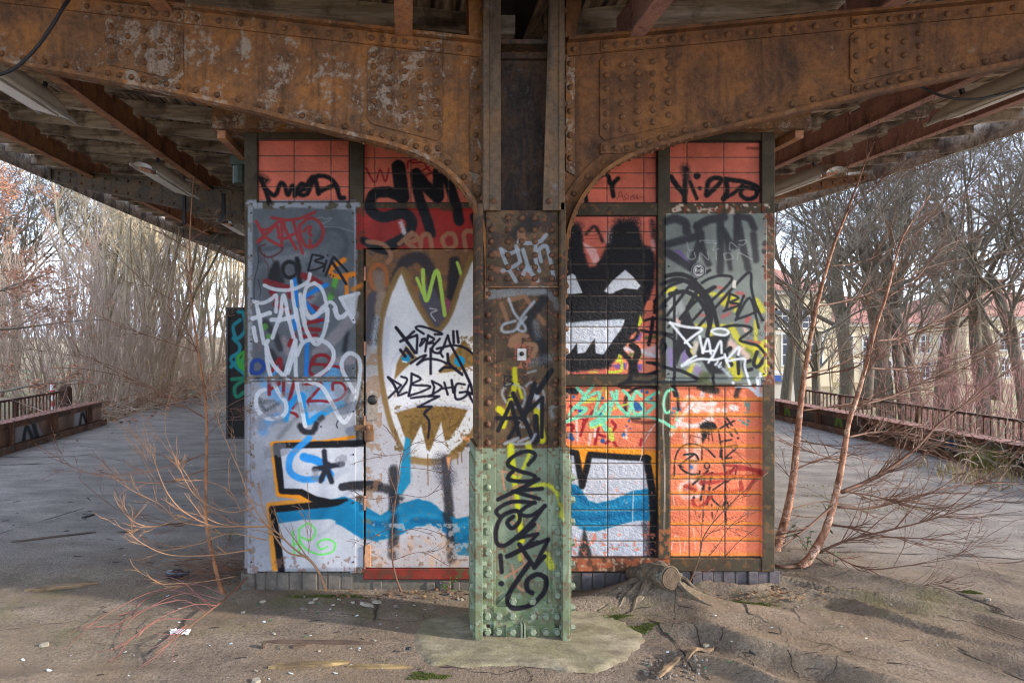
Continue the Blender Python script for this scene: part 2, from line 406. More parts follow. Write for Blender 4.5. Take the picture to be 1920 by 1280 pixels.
for q, w in (([(265, 590), (300, 520), (345, 470), (345, 580)], 34), ([(640, 525), (620, 580), (660, 630), (740, 620), (790, 580)], 30), ([(640, 520), (680, 450), (770, 438), (820, 490), (770, 560)], 34),
             ([(640, 520), (780, 530), (880, 545), (945, 570)], 28), ([(240, 650), (238, 810)], 34), ([(240, 700), (335, 705), (255, 760)], 30), ([(375, 690), (375, 815)], 30),
             ([(480, 680), (430, 860)], 34), ([(560, 715), (640, 710), (735, 715), (605, 875)], 28), ([(605, 880), (720, 872), (830, 880), (930, 840), (968, 770), (930, 705), (850, 705), (845, 765)], 26),
             ([(440, 980), (490, 1000), (505, 1020)], 26), ([(460, 940), (500, 890)], 30), ([(560, 190), (720, 195)], 40), ([(600, 130), (740, 100)], 40), ([(560, 260), (690, 245)], 34), ([(430, 340), (480, 250)], 40)):
    K.st(q, w, (130, 26, 34), 1.4)
K.st([(605, 890), (615, 920)], 12, (130, 26, 34), .8)
for q in ([(600, 320), (590, 640)], [(480, 60), (485, 180)]): K.st(q, 40, BLU, 1.4, curve=False)
for q in ([(390, 1050), (430, 920), (545, 820), (560, 920), (600, 1070), (690, 1030), (820, 950), (930, 900)],): K.st(q, 62, (26, 138, 204), 1.6)
K.st([(70, 590), (80, 510), (140, 485), (190, 540), (150, 600), (80, 605)], 40, (26, 58, 132), 2)
K.st([(530, 1110), (570, 1165), (655, 1165), (690, 1090)], 54, (38, 38, 44), 3); K.st([(720, 1050), (745, 1030)], 50, (60, 60, 66), 3)
K.dot(732, 1118, 9, (30, 30, 34), .8); K.st([(895, 1060), (880, 1100), (890, 1130)], 9, (30, 30, 34), .7)
# white FATO / MR line tag, thick-rimmed
W = dict(soft=1.2, al=.93, edge=WED)
K.crop(460, 380, .1719)
for q in ([(220, 905), (320, 945), (480, 955), (600, 920), (690, 860), (712, 785)], [(512, 860), (530, 1050), (570, 1290)], [(102, 1080), (200, 1095), (290, 1055), (348, 1015), (345, 1190)],
          [(130, 1100), (175, 1290)], [(90, 1258), (180, 1235), (275, 1200)], [(385, 1290), (425, 1010), (490, 1290)], [(605, 1000), (620, 1130), (660, 1300)],
          [(760, 880), (680, 920), (650, 1020), (660, 1150), (710, 1240), (780, 1220), (850, 1140), (930, 1085), (985, 1130), (1010, 1220), (1065, 1250), (1120, 1200)],
          [(760, 880), (830, 930), (880, 1060), (905, 1290)]): K.st(q, 38, WHT, **W)
K.poly([(1040, 1040), (1240, 985), (1200, 1250), (1180, 1290)], (196, 198, 202), 2, .9)
K.st([(1040, 1040), (1240, 990)], 36, WHT, **W); K.st([(1040, 1045), (1190, 1300)], 36, WHT, **W)
K.crop(460, 580, .19525)
for q in ([(225, 300), (208, 360), (240, 600), (330, 800), (395, 890), (392, 990), (310, 1040), (205, 1035), (130, 960), (112, 860), (140, 790), (195, 765)],
          [(212, 350), (265, 510), (380, 640), (430, 690)], [(385, 640), (440, 450), (485, 300)], [(490, 295), (495, 660), (540, 900), (582, 1110)], [(415, 610), (450, 500), (480, 400)],
          [(505, 440), (560, 320), (680, 285), (800, 330), (855, 430), (800, 560), (620, 675), (500, 685)], [(620, 690), (740, 740), (840, 900), (920, 1050), (975, 1065), (1050, 900), (1095, 680), (1105, 520), (1065, 440), (995, 420), (935, 490), (940, 590), (1000, 700), (1050, 790)],
          [(90, 175), (100, 250), (115, 300)], [(130, 10), (185, 325)], [(360, 0), (270, 270)], [(400, 0), (470, 265)], [(80, 92), (160, 60), (245, 35)], [(260, 100), (370, 95), (490, 65)],
          [(490, 0), (545, 290)], [(545, 0), (590, 190), (680, 335), (750, 250), (790, 100), (795, 0)], [(575, 0), (635, 85), (770, 0)], [(860, 0), (900, 85), (970, 40)]): K.st(q, 38, WHT, **W)
# lower piece on the left sheet
TEAL = (18, 116, 158)
K.crop(440, 640, .37518)
K.poly([(215, 515), (645, 510), (645, 760), (480, 790), (330, 745), (235, 735)], (192, 192, 198), 2)
K.poly([(215, 850), (645, 800), (645, 1120), (245, 1125)], (188, 190, 196), 2)
K.st([(600, 472), (500, 490), (400, 503)], 18, (226, 140, 30), 1.2); K.st([(400, 500), (300, 503), (195, 510), (212, 640), (225, 755), (330, 768), (430, 790)], 30, (226, 140, 30), 1.5, curve=False)
K.st([(430, 790), (320, 798), (178, 812), (190, 940), (205, 1125)], 30, (222, 140, 36), 2, .9, curve=False)
K.poly([(215, 838), (330, 838), (450, 795), (540, 762), (620, 798), (720, 860), (720, 1000), (620, 965), (560, 910), (480, 880), (340, 885), (220, 902)], TEAL, 2)
for q in ([(640, 505), (400, 512), (212, 520), (240, 738), (335, 745), (400, 780), (480, 800), (556, 795)], [(500, 800), (340, 818), (192, 832), (212, 950), (238, 1135)]): K.st(q, 34, BLK, 1.6, curve=False)
K.poly([(238, 530), (640, 530), (640, 745), (500, 780), (410, 765), (340, 730), (252, 728)], (192, 194, 200), 1.5)
K.st([(375, 480), (290, 560), (278, 640), (340, 682), (440, 680)], 32, (46, 142, 212), 2, .95); K.st([(350, 572), (430, 600), (478, 660)], 42, (40, 136, 210), 2)
for q in ([(450, 545), (458, 610), (488, 695)], [(402, 632), (540, 607)], [(470, 610), (432, 690)]): K.st(q, 26, (38, 40, 50), 2)
K.st([(540, 722), (600, 712), (720, 712)], 40, (46, 46, 52), 1.5)
HPC = (104, 218, 96)
for q in ([(294, 940), (302, 1055)], [(325, 930), (327, 1055)], [(297, 1002), (325, 1006)], [(325, 930), (370, 902), (408, 940), (380, 985), (330, 970), (350, 1020), (420, 1055), (490, 1042), (503, 1000), (460, 980), (418, 1000), (432, 1030), (465, 1018)]): K.st(q, 10, HPC, 1, .9)
K.worn(462, 1040, 668, 1072, (128, 92, 76), .62, .6, 10, 11); K.worn(470, 712, 668, 900, (128, 128, 134), .62, .6, 26, 12)
# seams between sheets
K.crop(0, 0, 1)
for q in ([(462, 707), (668, 707)], [(474, 714), (668, 714)]): K.st(q, 1.6, (60, 52, 48), .8, curve=False)
K.worn(462, 705, 668, 714, (128, 112, 100), .55, .9, 6, 13)
# ---- door side: tile field scribbles, red sheet, SM
K.crop(660, 240, .3283)
for q in ([(80, 230), (130, 310), (160, 240), (190, 305), (210, 235)], [(318, 230), (325, 190), (400, 182), (430, 230), (470, 270)], [(340, 200), (470, 190)], [(395, 250), (450, 215)], [(420, 270), (450, 260)]): K.st(q, 11, (150, 40, 40), 1)
for q, w in (([(265, 222), (275, 300), (288, 395)], 80), ([(285, 395), (200, 365), (120, 385), (108, 470), (180, 512), (290, 490), (340, 540), (310, 620), (200, 682)], 62),
             ([(362, 265), (385, 400), (425, 520), (450, 605)], 58), ([(365, 262), (420, 330), (488, 398)], 66), ([(492, 255), (495, 390)], 62), ([(545, 290), (590, 430), (610, 535)], 58),
             ([(690, 510), (705, 550)], 40), ([(70, 645), (140, 690), (200, 705)], 44)): K.st(q, w, (22, 22, 26), 2.2)
K.st([(280, 545), (298, 600)], 26, (206, 200, 200), 4, .9)
for q in ([(90, 652), (180, 668), (222, 728), (205, 770)], [(342, 600), (270, 665)], [(310, 655), (372, 640), (350, 608), (308, 650), (360, 690)], [(390, 695), (400, 622), (440, 615), (455, 690)],
          [(545, 605), (515, 640), (540, 690), (590, 670), (580, 615), (545, 605)], [(648, 700), (640, 602), (700, 600), (722, 650)]): K.st(q, 26, (158, 112, 82), 1.6, .92)
K.st([(520, 460), (560, 465)], 36, (84, 62, 48), 3, .8)
K.ring(150, 850, 48, 68, 26, (166, 92, 44), soft=3, al=.9); K.poly([(120, 820), (180, 820), (190, 930), (140, 960)], (128, 112, 100), 5, .9)
for q, w, c in (([(250, 880), (300, 770), (390, 745), (450, 830), (470, 960)], 64, (44, 40, 42)), ([(585, 765), (570, 960)], 62, (32, 32, 38)), ([(430, 950), (500, 1110)], 100, (80, 80, 94)),
                ([(130, 980), (120, 1200)], 90, (66, 66, 78)), ([(540, 1000), (548, 1040)], 44, (150, 70, 100)), ([(170, 960), (160, 1050)], 60, (150, 130, 110))): K.st(q, w, c, 4, .88)
for q, w in (([(405, 812), (408, 900), (428, 985), (485, 815), (530, 1070)], 22), ([(370, 858), (420, 980)], 18), ([(600, 770), (630, 860)], 18)): K.st(q, w, (172, 206, 84), 1)
for q in ([(445, 1030), (485, 1040), (450, 1060), (475, 1100)],): K.st(q, 8, (200, 196, 196), .8, .8)
# the white two-eared figure: outline, fill, eyes, mouth
BRN = (132, 102, 56); CAT = (220, 220, 220)
K.crop(0, 0, 1)
cat = [(755, 505), (772, 548), (792, 585), (806, 607), (815, 617), (826, 615), (843, 590), (860, 540), (874, 505), (888, 484), (905, 540), (918, 640), (915, 720), (897, 790), (868, 832), (835, 854), (800, 858), (762, 842), (738, 806), (722, 750), (714, 690), (713, 640), (718, 590), (732, 545)]
K.poly(cat, CAT, 1.5, wob=3)
K.st(cat + cat[:2], 10.5, BRN, 2.2, .92)
K.st([(727, 600), (722, 660), (728, 720)], 12, (196, 196, 204), 4, .7)
K.crop(680, 560, .18745)
K.st([(150, 200), (120, 350), (110, 480)], 50, (176, 186, 192), 5, .7)
K.poly([(430, 460), (545, 590), (420, 700), (315, 812), (340, 650)], (146, 112, 66), 1.5); K.st([(440, 440), (300, 620), (280, 760)], 26, (198, 198, 208), 3, .8)
K.poly([(1020, 405), (1150, 640), (960, 720), (760, 745), (880, 560)], (140, 110, 62), 1.5); K.worn(860, 630, 900, 700, (110, 84, 44), .55, .7, 4, 9)
K.dot(432, 598, 42, (24, 140, 184), 1.4); K.dot(968, 622, 55, (24, 140, 184), 1.4)
K.st([(400, 625), (440, 632)], 14, (230, 230, 230), 1)
K.crop(660, 640, .37518)
K.poly([(212, 352), (330, 322), (480, 322), (592, 340), (480, 490), (380, 540), (300, 540), (250, 450)], (134, 104, 54), 1.5, wob=2); K.worn(740, 760, 880, 845, (108, 82, 40), .56, .8, 5, 10)
K.poly([(270, 570), (345, 415), (382, 575)], (222, 222, 222), 1.5); K.poly([(378, 575), (445, 400), (478, 570)], (222, 222, 222), 1.5)
K.st([(212, 370), (270, 520), (330, 565), (400, 570), (480, 545), (590, 345)], 26, (216, 216, 216), 1.5); K.st([(225, 345), (330, 315), (480, 315), (590, 335)], 16, (190, 190, 202), 2.5, .8)
K.st([(300, 590), (420, 600), (520, 565)], 34, (146, 114, 68), 3, .9)
for q in ([(378, 560), (380, 715)], [(525, 560), (528, 610)], [(545, 540), (548, 600)]): K.st(q, 5, (120, 88, 50), .8)
for q, w in (([(210, 640), (212, 800), (205, 1060)], 54), ([(465, 590), (485, 850), (498, 1085)], 46), ([(0, 716), (90, 722), (180, 735), (240, 772)], 44)): K.st(q, w, (42, 42, 46), 4, .9)
K.st([(445, 600), (475, 680)], 90, (70, 72, 84), 8, .5); K.poly([(470, 575), (492, 575), (482, 640)], (232, 160, 106), 2)
K.poly([(230, 600), (330, 640), (330, 780), (235, 770)], (196, 194, 198), 5, .8)
tw = [(-80, 820), (0, 780), (60, 842), (150, 862), (220, 812), (330, 782), (400, 800), (470, 860), (520, 882), (580, 870), (640, 820), (640, 985), (590, 1065), (520, 1060), (470, 955), (400, 912), (320, 920), (230, 970), (130, 990), (50, 980), (0, 945), (-80, 900)]
K.poly(tw, TEAL, 2, wob=3)
K.st([(470, 860), (492, 960), (498, 1080)], 38, (38, 42, 50), 4, .9); K.st([(212, 760), (205, 960)], 40, (34, 44, 54), 5, .85)
for q in ([(10, 810), (70, 870), (160, 880), (240, 830)], [(250, 900), (340, 860), (420, 870)], [(520, 920), (600, 900)], [(80, 940), (160, 950)]): K.st(q, 22, (40, 146, 186), 4, .5)
for q in ([(100, 905), (200, 915)], [(300, 890), (430, 900), (470, 940)], [(530, 1000), (600, 960)]): K.st(q, 26, (10, 84, 128), 4, .6)
K.poly([(268, 475), (292, 485), (292, 700), (250, 760), (218, 760), (240, 640)], (26, 138, 178), 2.5)
K.st([(560, 480), (640, 500)], 20, (232, 150, 96), 3, .7); K.st([(580, 516), (640, 516)], 16, (40, 42, 60), 3, .8)
K.poly([(100, 1075), (240, 1000), (400, 985), (640, 1060), (640, 1130), (100, 1130)], (196, 164, 140), 18, .22)
K.worn(690, 1000, 905, 1066, (206, 160, 122), .62, .5, 12, 14); K.worn(690, 990, 905, 1066, (122, 84, 62), .67, .6, 5, 15); K.worn(700, 980, 905, 1045, (180, 176, 178), .60, .7, 9, 16)
K.worn(684, 700, 905, 1010, (134, 106, 80), .72, .6, 4, 17)
K.worn(682, 640, 716, 1064, (150, 112, 78), .60, .6, 14, 18)
# KORGA / D2B DHG marker tag
INK = (26, 22, 38)
K.crop(680, 560, .18745)
for q, w in (([(335, 290), (400, 370), (460, 450), (522, 540)], 32), ([(515, 325), (440, 390), (378, 428)], 26), ([(378, 425), (520, 372), (545, 380), (540, 540)], 26), ([(610, 350), (530, 292), (580, 275), (700, 310), (795, 352), (720, 355)], 22),
             ([(600, 400), (572, 470), (605, 440), (625, 400), (590, 405)], 22), ([(655, 365), (640, 440), (625, 525)], 24), ([(655, 368), (715, 405), (655, 445), (705, 440)], 22), ([(770, 400), (700, 480), (705, 530), (770, 540), (785, 490), (740, 500)], 24),
             ([(800, 580), (770, 530)], 22), ([(800, 500), (850, 365), (880, 470)], 24), ([(780, 492), (900, 465), (1020, 490), (1128, 575)], 24), ([(880, 460), (960, 610), (1020, 730), (1075, 850), (1100, 950)], 28),
             ([(905, 325), (910, 440)], 28), ([(942, 325), (955, 435)], 28), ([(378, 510), (425, 575)], 30), ([(435, 500), (500, 585)], 30), ([(400, 540), (440, 500)], 22), ([(480, 645), (560, 590), (632, 562), (600, 600), (545, 655)], 24),
             ([(545, 655), (640, 602), (760, 612), (850, 650)], 24), ([(680, 500), (680, 748)], 26), ([(848, 552), (860, 640), (920, 700), (992, 755)], 30), ([(770, 720), (820, 685), (930, 695)], 28),
             ([(255, 782), (310, 850), (350, 935)], 26), ([(255, 782), (385, 862), (262, 985)], 22), ([(385, 775), (445, 812), (352, 960), (440, 932)], 22), ([(490, 745), (485, 850), (460, 968)], 24), ([(490, 745), (580, 800), (490, 855), (675, 872), (600, 922), (462, 968)], 22),
             ([(692, 820), (715, 880), (700, 950)], 24), ([(692, 820), (790, 882), (700, 950), (655, 968)], 22), ([(815, 835), (850, 955)], 24), ([(888, 812), (905, 935)], 26), ([(800, 895), (905, 880)], 20),
             ([(1020, 855), (940, 850), (920, 930), (935, 1000), (1010, 985), (1050, 930), (970, 935)], 24), ([(1060, 860), (1045, 920), (1085, 950)], 22), ([(1060, 950), (1100, 1030), (1165, 1105)], 24)): K.st(q, w, INK, .8, curve=len(q) != 3 or w > 24)
K.st([(482, 990), (620, 972), (765, 972), (550, 1078), (690, 1072), (612, 1150), (662, 1210), (670, 1290)], 22, INK, .8, curve=False)
K.crop(660, 640, .37518)
K.st([(372, 340), (362, 360), (382, 390), (385, 430), (380, 480)], 11, INK, .8)
# ---- right of the column: upper tile field
K.crop(1040, 260, .34375)
for q, w in (([(172, 340), (170, 285), (210, 235), (265, 198), (292, 205), (302, 245)], 22), ([(345, 218), (315, 255), (320, 312)], 24)): K.st(q, w, BLK, 2)
for q in ([(340, 332), (360, 290), (375, 332)], [(348, 318), (372, 312)], [(395, 300), (380, 315), (392, 328), (378, 335)], [(402, 305), (400, 332)], [(412, 318), (428, 310), (412, 330), (426, 332)], [(436, 305), (426, 318), (440, 330), (430, 312)], [(452, 305), (444, 318), (456, 330), (446, 312)], [(462, 320), (480, 320)]): K.st(q, 4, (120, 50, 48), .6, .85)
# black monster on the tiles
K.poly([(-110, 560), (-60, 490), (20, 460), (110, 462), (150, 505), (160, 620), (190, 700), (225, 690), (262, 640), (280, 590), (300, 490), (350, 452), (420, 445), (462, 480), (482, 580), (525, 590), (548, 640), (545, 790), (510, 890), (475, 980), (440, 1090), (360, 1190), (290, 1252), (90, 1272), (-40, 1240), (-110, 1100)], (28, 28, 32), 4.5, wob=4)
K.st([(80, 470), (130, 480)], 40, (28, 28, 32), 9, .8); K.st([(350, 455), (440, 455)], 50, (28, 28, 32), 10, .8); K.st([(170, 520), (220, 480), (262, 560)], 16, (30, 28, 30), 3, .9)
K.poly([(152, 565), (225, 600), (245, 660), (215, 690), (190, 640)], (226, 170, 166), 2); K.st([(300, 500), (290, 560)], 26, (190, 170, 170), 6, .5); K.st([(530, 450), (545, 560)], 26, (40, 36, 38), 5, .8)
K.st([(535, 560), (540, 600)], 22, (220, 180, 172), 4, .7)
for q in ([(160, 530), (250, 525)], [(165, 545), (245, 545)]): K.st(q, 4, (130, 60, 50), .7)
EYE_W = (206, 210, 216)
K.poly([(-30, 830), (30, 770), (98, 735), (112, 745), (152, 842), (0, 852)], EYE_W, 1.2); K.poly([(268, 832), (310, 780), (385, 715), (430, 755), (468, 802), (450, 822), (380, 815), (300, 845)], EYE_W, 1.2)
K.poly([(-60, 1040), (0, 1015), (200, 996), (382, 985), (372, 1025), (265, 1175), (225, 1170), (218, 1090), (165, 1165), (125, 1172), (122, 1112), (85, 1165), (40, 1190), (-20, 1130)], (200, 205, 214), 1.5)
K.st([(60, 1014), (200, 1004), (360, 994)], 22, (178, 188, 200), 2.5, .8); K.st([(300, 840), (325, 835)], 10, (200, 200, 205), 2)
# tangle right of the monster
K.crop(1060, 560, .21882)
K.poly([(700, 20), (770, 10), (780, 90), (670, 100)], ORG, 2); K.poly([(560, 320), (610, 280), (640, 400), (790, 380), (790, 640), (480, 640), (400, 560), (500, 440)], (226, 128, 96), 3)
K.poly([(600, 320), (660, 290), (640, 360), (580, 360)], (118, 86, 146), 2); K.poly([(400, 570), (530, 545), (520, 600), (440, 600)], (118, 84, 140), 2); K.poly([(615, 560), (660, 560), (655, 620), (625, 620)], (118, 84, 150), 2)
K.poly([(640, 440), (790, 390), (790, 500), (680, 500)], (220, 176, 170), 3); K.poly([(490, 430), (620, 440), (560, 480)], (222, 170, 160), 2)
K.st([(510, 425), (640, 445), (770, 495)], 24, (212, 216, 222), 3, .9); K.st([(560, 480), (640, 485)], 34, (84, 120, 52), 4, .85); K.st([(690, 335), (765, 325)], 30, (70, 92, 46), 3, .85)
K.poly([(640, 130), (660, 190), (640, 235), (620, 230)], (196, 206, 50), 1.5); K.st([(465, 485), (485, 560), (470, 620), (370, 628)], 24, (198, 208, 62), 1.5); K.poly([(430, 545), (465, 480), (492, 545)], (198, 208, 62), 1.5); K.st([(210, 630), (270, 625)], 16, (200, 206, 70), 3, .8)
for q, w in (([(600, 250), (625, 285), (590, 350), (520, 365)], 26), ([(650, 270), (720, 285), (800, 290), (900, 310)], 26), ([(750, 165), (740, 260), (715, 390)], 32), ([(680, 185), (760, 170), (910, 185)], 22),
             ([(480, 450), (560, 540), (560, 640)], 44), ([(570, 400), (620, 450), (590, 560), (600, 640)], 56), ([(700, 545), (790, 555)], 22), ([(620, 640), (700, 650), (790, 620)], 26), ([(820, 350), (800, 420)], 26),
             ([(770, 30), (765, 90), (850, 60), (910, 20)], 22), ([(560, 640), (540, 690), (460, 740)], 34), ([(460, 730), (560, 710), (700, 712), (760, 690)], 26)): K.st(q, w, BLK, 2)
K.st([(480, 762), (560, 760)], 16, BLK, 2)
# KINGS in mint over scribbles
K.st([(20, 790), (90, 790)], 56, (28, 28, 32), 3); K.st([(790, 760), (620, 765), (530, 830), (515, 950), (560, 1015), (640, 1022)], 28, (34, 32, 36), 3)
K.st([(580, 1045), (680, 1058), (780, 1055)], 28, (92, 50, 36), 3, .85)
CR = (156, 36, 44)
for q in ([(110, 1000), (160, 1050), (130, 1170)], [(240, 960), (150, 1075)], [(400, 1050), (430, 1090), (405, 1130)], [(345, 1235), (400, 1212), (440, 1265)], [(285, 1100), (250, 1265)], [(650, 1205), (645, 1250)], [(0, 1080), (70, 1085), (55, 1130)], [(40, 920), (90, 950)], [(280, 1160), (340, 1180)]): K.st(q, 26, CR, 1.3)
BL2 = (44, 92, 146)
for x, y, r in ((620, 930, 34), (600, 900, 26), (660, 945, 20), (335, 930, 20), (300, 985, 18), (130, 960, 24), (40, 1175, 26), (60, 1200, 18), (500, 1165, 18), (320, 1215, 20), (70, 840, 14), (320, 850, 12), (410, 860, 12), (655, 790, 14), (700, 800, 14), (735, 850, 14), (145, 790, 10), (545, 1045, 10), (525, 1090, 8), (555, 1110, 8)): K.dot(x, y, r, BL2, 1.5)
for q, w in (([(95, 1030), (105, 1210)], 22), ([(215, 1160), (205, 1250)], 22), ([(520, 1120), (525, 1190), (500, 1185)], 20), ([(260, 1090), (250, 1180)], 24)): K.st(q, w, (232, 206, 200), 2, .8)
LIM = (204, 216, 84)
for q, w in (([(300, 810), (342, 745), (352, 850)], 14), ([(330, 1000), (440, 930), (540, 900)], 16), ([(230, 1085), (320, 1060)], 54), ([(380, 1120), (400, 1200)], 46), ([(160, 880), (260, 860)], 40)): K.st(q, w, LIM, 2, .9)
MINT = (128, 212, 172)
for q, w in (([(100, 762), (165, 850), (60, 950), (20, 1045)], 30), ([(232, 750), (150, 850)], 30), ([(140, 870), (290, 805), (250, 1000), (345, 900)], 28), ([(75, 1025), (180, 945), (90, 930)], 30), ([(395, 800), (402, 832)], 30),
             ([(318, 1005), (345, 950), (385, 880)], 30), ([(372, 1000), (440, 790), (445, 900), (540, 985), (552, 850), (495, 785)], 28), ([(650, 830), (605, 795), (572, 900), (605, 990), (672, 955), (650, 890)], 28),
             ([(785, 800), (690, 868), (772, 905), (690, 985)], 28), ([(0, 1060), (150, 1010), (400, 1012), (640, 1005), (780, 1030), (900, 1095)], 22), ([(230, 1070), (330, 1030)], 56), ([(330, 1080), (350, 1120)], 40), ([(905, 778), (855, 800), (830, 900), (852, 972), (895, 955)], 22)): K.st(q, w, MINT, 1.3)
# big letter at the bottom
K.crop(1040, 680, .34375)
OR3 = (240, 148, 34)
K.poly([(-170, 440), (300, 455), (560, 480), (560, 860), (-170, 860)], OR3, 5, .95)
K.poly([(60, 490), (120, 490), (150, 660), (165, 660), (195, 510), (495, 525), (512, 700), (505, 1054), (-150, 1054), (-150, 480)], (190, 192, 200), 2)
K.poly([(60, 650), (100, 660), (135, 675), (185, 750), (235, 765), (330, 740), (430, 697), (515, 685), (520, 860), (430, 862), (320, 892), (220, 920), (150, 910), (60, 850), (-150, 900), (-150, 720)], TEAL, 2, wob=3)
for q in ([(90, 720), (150, 790), (240, 800), (340, 780)], [(370, 760), (500, 720)], [(150, 870), (240, 880)]): K.st(q, 24, (44, 150, 190), 4, .5)
for q in ([(110, 840), (200, 850), (330, 830), (480, 800)], [(100, 690), (170, 760)]): K.st(q, 22, (10, 84, 128), 4, .6)
K.poly([(135, 470), (190, 470), (155, 610)], OR3, 2)
for q, w in (([(-150, 470), (60, 480), (118, 492), (150, 670)], 34), ([(150, 670), (192, 500), (350, 512), (512, 522)], 34), ([(500, 520), (530, 680), (540, 850), (530, 1054)], 40)): K.st(q, w, BLK, 2, curve=False)
K.st([(510, 1054), (505, 960), (490, 880)], 30, (60, 60, 66), 5, .8)
K.poly([(162, 890), (205, 1056), (125, 1056)], (56, 56, 54), 3); K.worn(1072, 1000, 1231, 1043, (224, 122, 92), .62, .7, 7, 20); K.worn(1110, 880, 1231, 960, (226, 140, 110), .75, .8, 5, 21)
for q in ([(430, 700), (425, 865)], [(550, 330), (490, 430), (470, 520), (435, 610)], [(490, 390), (530, 360)]): K.st(q, 4, (222, 214, 206), .7)
# ---- right tile field on top: YI ODO
K.crop(1220, 240, .3592)
for q, w in (([(105, 255), (135, 300), (172, 345), (178, 390)], 26), ([(185, 215), (178, 345)], 26), ([(205, 280), (240, 368)], 20), ([(290, 350), (300, 285), (330, 262), (368, 268), (350, 300), (292, 352)], 24),
             ([(392, 268), (400, 330), (378, 372)], 24), ([(390, 268), (470, 278), (545, 300), (562, 325)], 24), ([(378, 372), (440, 335), (480, 300)], 20), ([(550, 310), (550, 355), (505, 372), (470, 345), (490, 312), (545, 318)], 22)): K.st(q, w, BLK, 2)
K.st([(180, 210), (190, 260)], 40, (40, 34, 36), 7, .7); K.dot(242, 250, 19, BLK, 2); K.dot(257, 314, 11, BLK, 1.5); K.st([(505, 105), (560, 108)], 14, (120, 62, 48), 2, .8)
# ---- right sheet
for q, w in (([(180, 545), (170, 500), (120, 478), (75, 490)], 44), ([(75, 610), (150, 590), (230, 570)], 40), ([(80, 655), (140, 690), (195, 725)], 46), ([(195, 725), (250, 590), (235, 520)], 44), ([(232, 515), (290, 485), (370, 470)], 44),
             ([(250, 590), (270, 660), (292, 712)], 32), ([(352, 752), (355, 640), (352, 480)], 38), ([(362, 535), (428, 620), (440, 470)], 36), ([(385, 580), (405, 735)], 26), ([(440, 470), (470, 620), (497, 735)], 36), ([(440, 470), (500, 475), (528, 525)], 36), ([(525, 560), (538, 690)], 34)):
    K.st(q, w, (44, 44, 48), 3.2, .92)
K.dot(586, 607, 15, (44, 44, 48), 2.5); K.dot(580, 646, 13, (44, 44, 48), 2.5); K.poly([(108, 640), (140, 634), (195, 705), (170, 690)], (112, 94, 140), 2)
for q in ([(180, 598), (190, 640), (215, 638)], [(248, 600), (252, 590), (330, 592)], [(330, 600), (315, 640), (345, 632)], [(270, 600), (335, 605)], [(400, 640), (405, 600), (440, 625)], [(450, 592), (490, 588), (470, 615), (450, 610)], [(182, 650), (192, 686), (222, 682), (218, 650)], [(245, 690), (250, 655), (290, 690), (288, 650)], [(330, 650), (332, 690)], [(370, 660), (380, 690), (420, 680), (400, 655), (370, 660)], [(440, 690), (450, 655), (520, 690)]):
    K.st(q, 4, (176, 180, 178), .7, .75)
K.crop(1225, 480, .20307)
YEL = (212, 202, 44)
for q, w in (([(520, 350), (630, 365), (750, 385), (735, 500)], 36), ([(930, 415), (985, 500)], 56), ([(700, 650), (760, 760), (880, 860), (1010, 800)], 60), ([(380, 645), (520, 640), (640, 650)], 36), ([(700, 980), (760, 1100)], 100), ([(925, 600), (925, 900)], 36), ([(330, 450), (350, 400), (420, 360)], 40), ([(640, 420), (700, 400)], 90), ([(990, 830), (1040, 1000)], 70), ([(320, 820), (350, 1000), (300, 1080)], 44), ([(110, 330), (180, 300)], 40), ([(900, 900), (1010, 1080)], 60), ([(500, 640), (530, 780)], 30)):
    K.st(q, w, YEL, 3.5, .8)
for q, w, c in (([(150, 400), (170, 520)], 90, (176, 178, 176)), ([(210, 420), (240, 500)], 70, (160, 164, 162)), ([(200, 600), (240, 620)], 60, (214, 180, 170)), ([(140, 870), (150, 1000)], 50, (136, 118, 170)), ([(280, 860), (270, 960)], 60, (128, 108, 160)), ([(380, 1040), (430, 1100)], 60, (140, 120, 164)), ([(690, 800), (730, 840)], 70, (222, 186, 170)), ([(800, 860), (860, 940)], 60, (224, 190, 170)), ([(820, 660), (850, 720)], 34, (226, 190, 164)), ([(380, 820), (360, 880)], 60, (200, 190, 170)), ([(440, 1100), (500, 1200)], 80, (92, 96, 60)), ([(840, 860), (890, 900), (870, 1000)], 26, (110, 124, 50))):
    K.st(q, w, c, 4, .85)
for q, w in (([(560, 290), (630, 300)], 24), ([(600, 420), (640, 380)], 24), ([(755, 345), (800, 345), (815, 375)], 26), ([(620, 560), (680, 530)], 26), ([(400, 545), (470, 550)], 20), ([(845, 600), (860, 570)], 46), ([(860, 780), (960, 800)], 22), ([(740, 450), (700, 460)], 26)): K.st(q, w, (186, 74, 72), 3, .75)
K.poly([(250, 560), (310, 515), (360, 640), (430, 690), (330, 800), (240, 900), (200, 1010), (180, 860)], (36, 36, 40), 2)
K.poly([(520, 740), (690, 715), (650, 850), (640, 1080), (500, 1085), (430, 960), (250, 1010), (380, 900), (420, 760)], (38, 40, 42), 3)
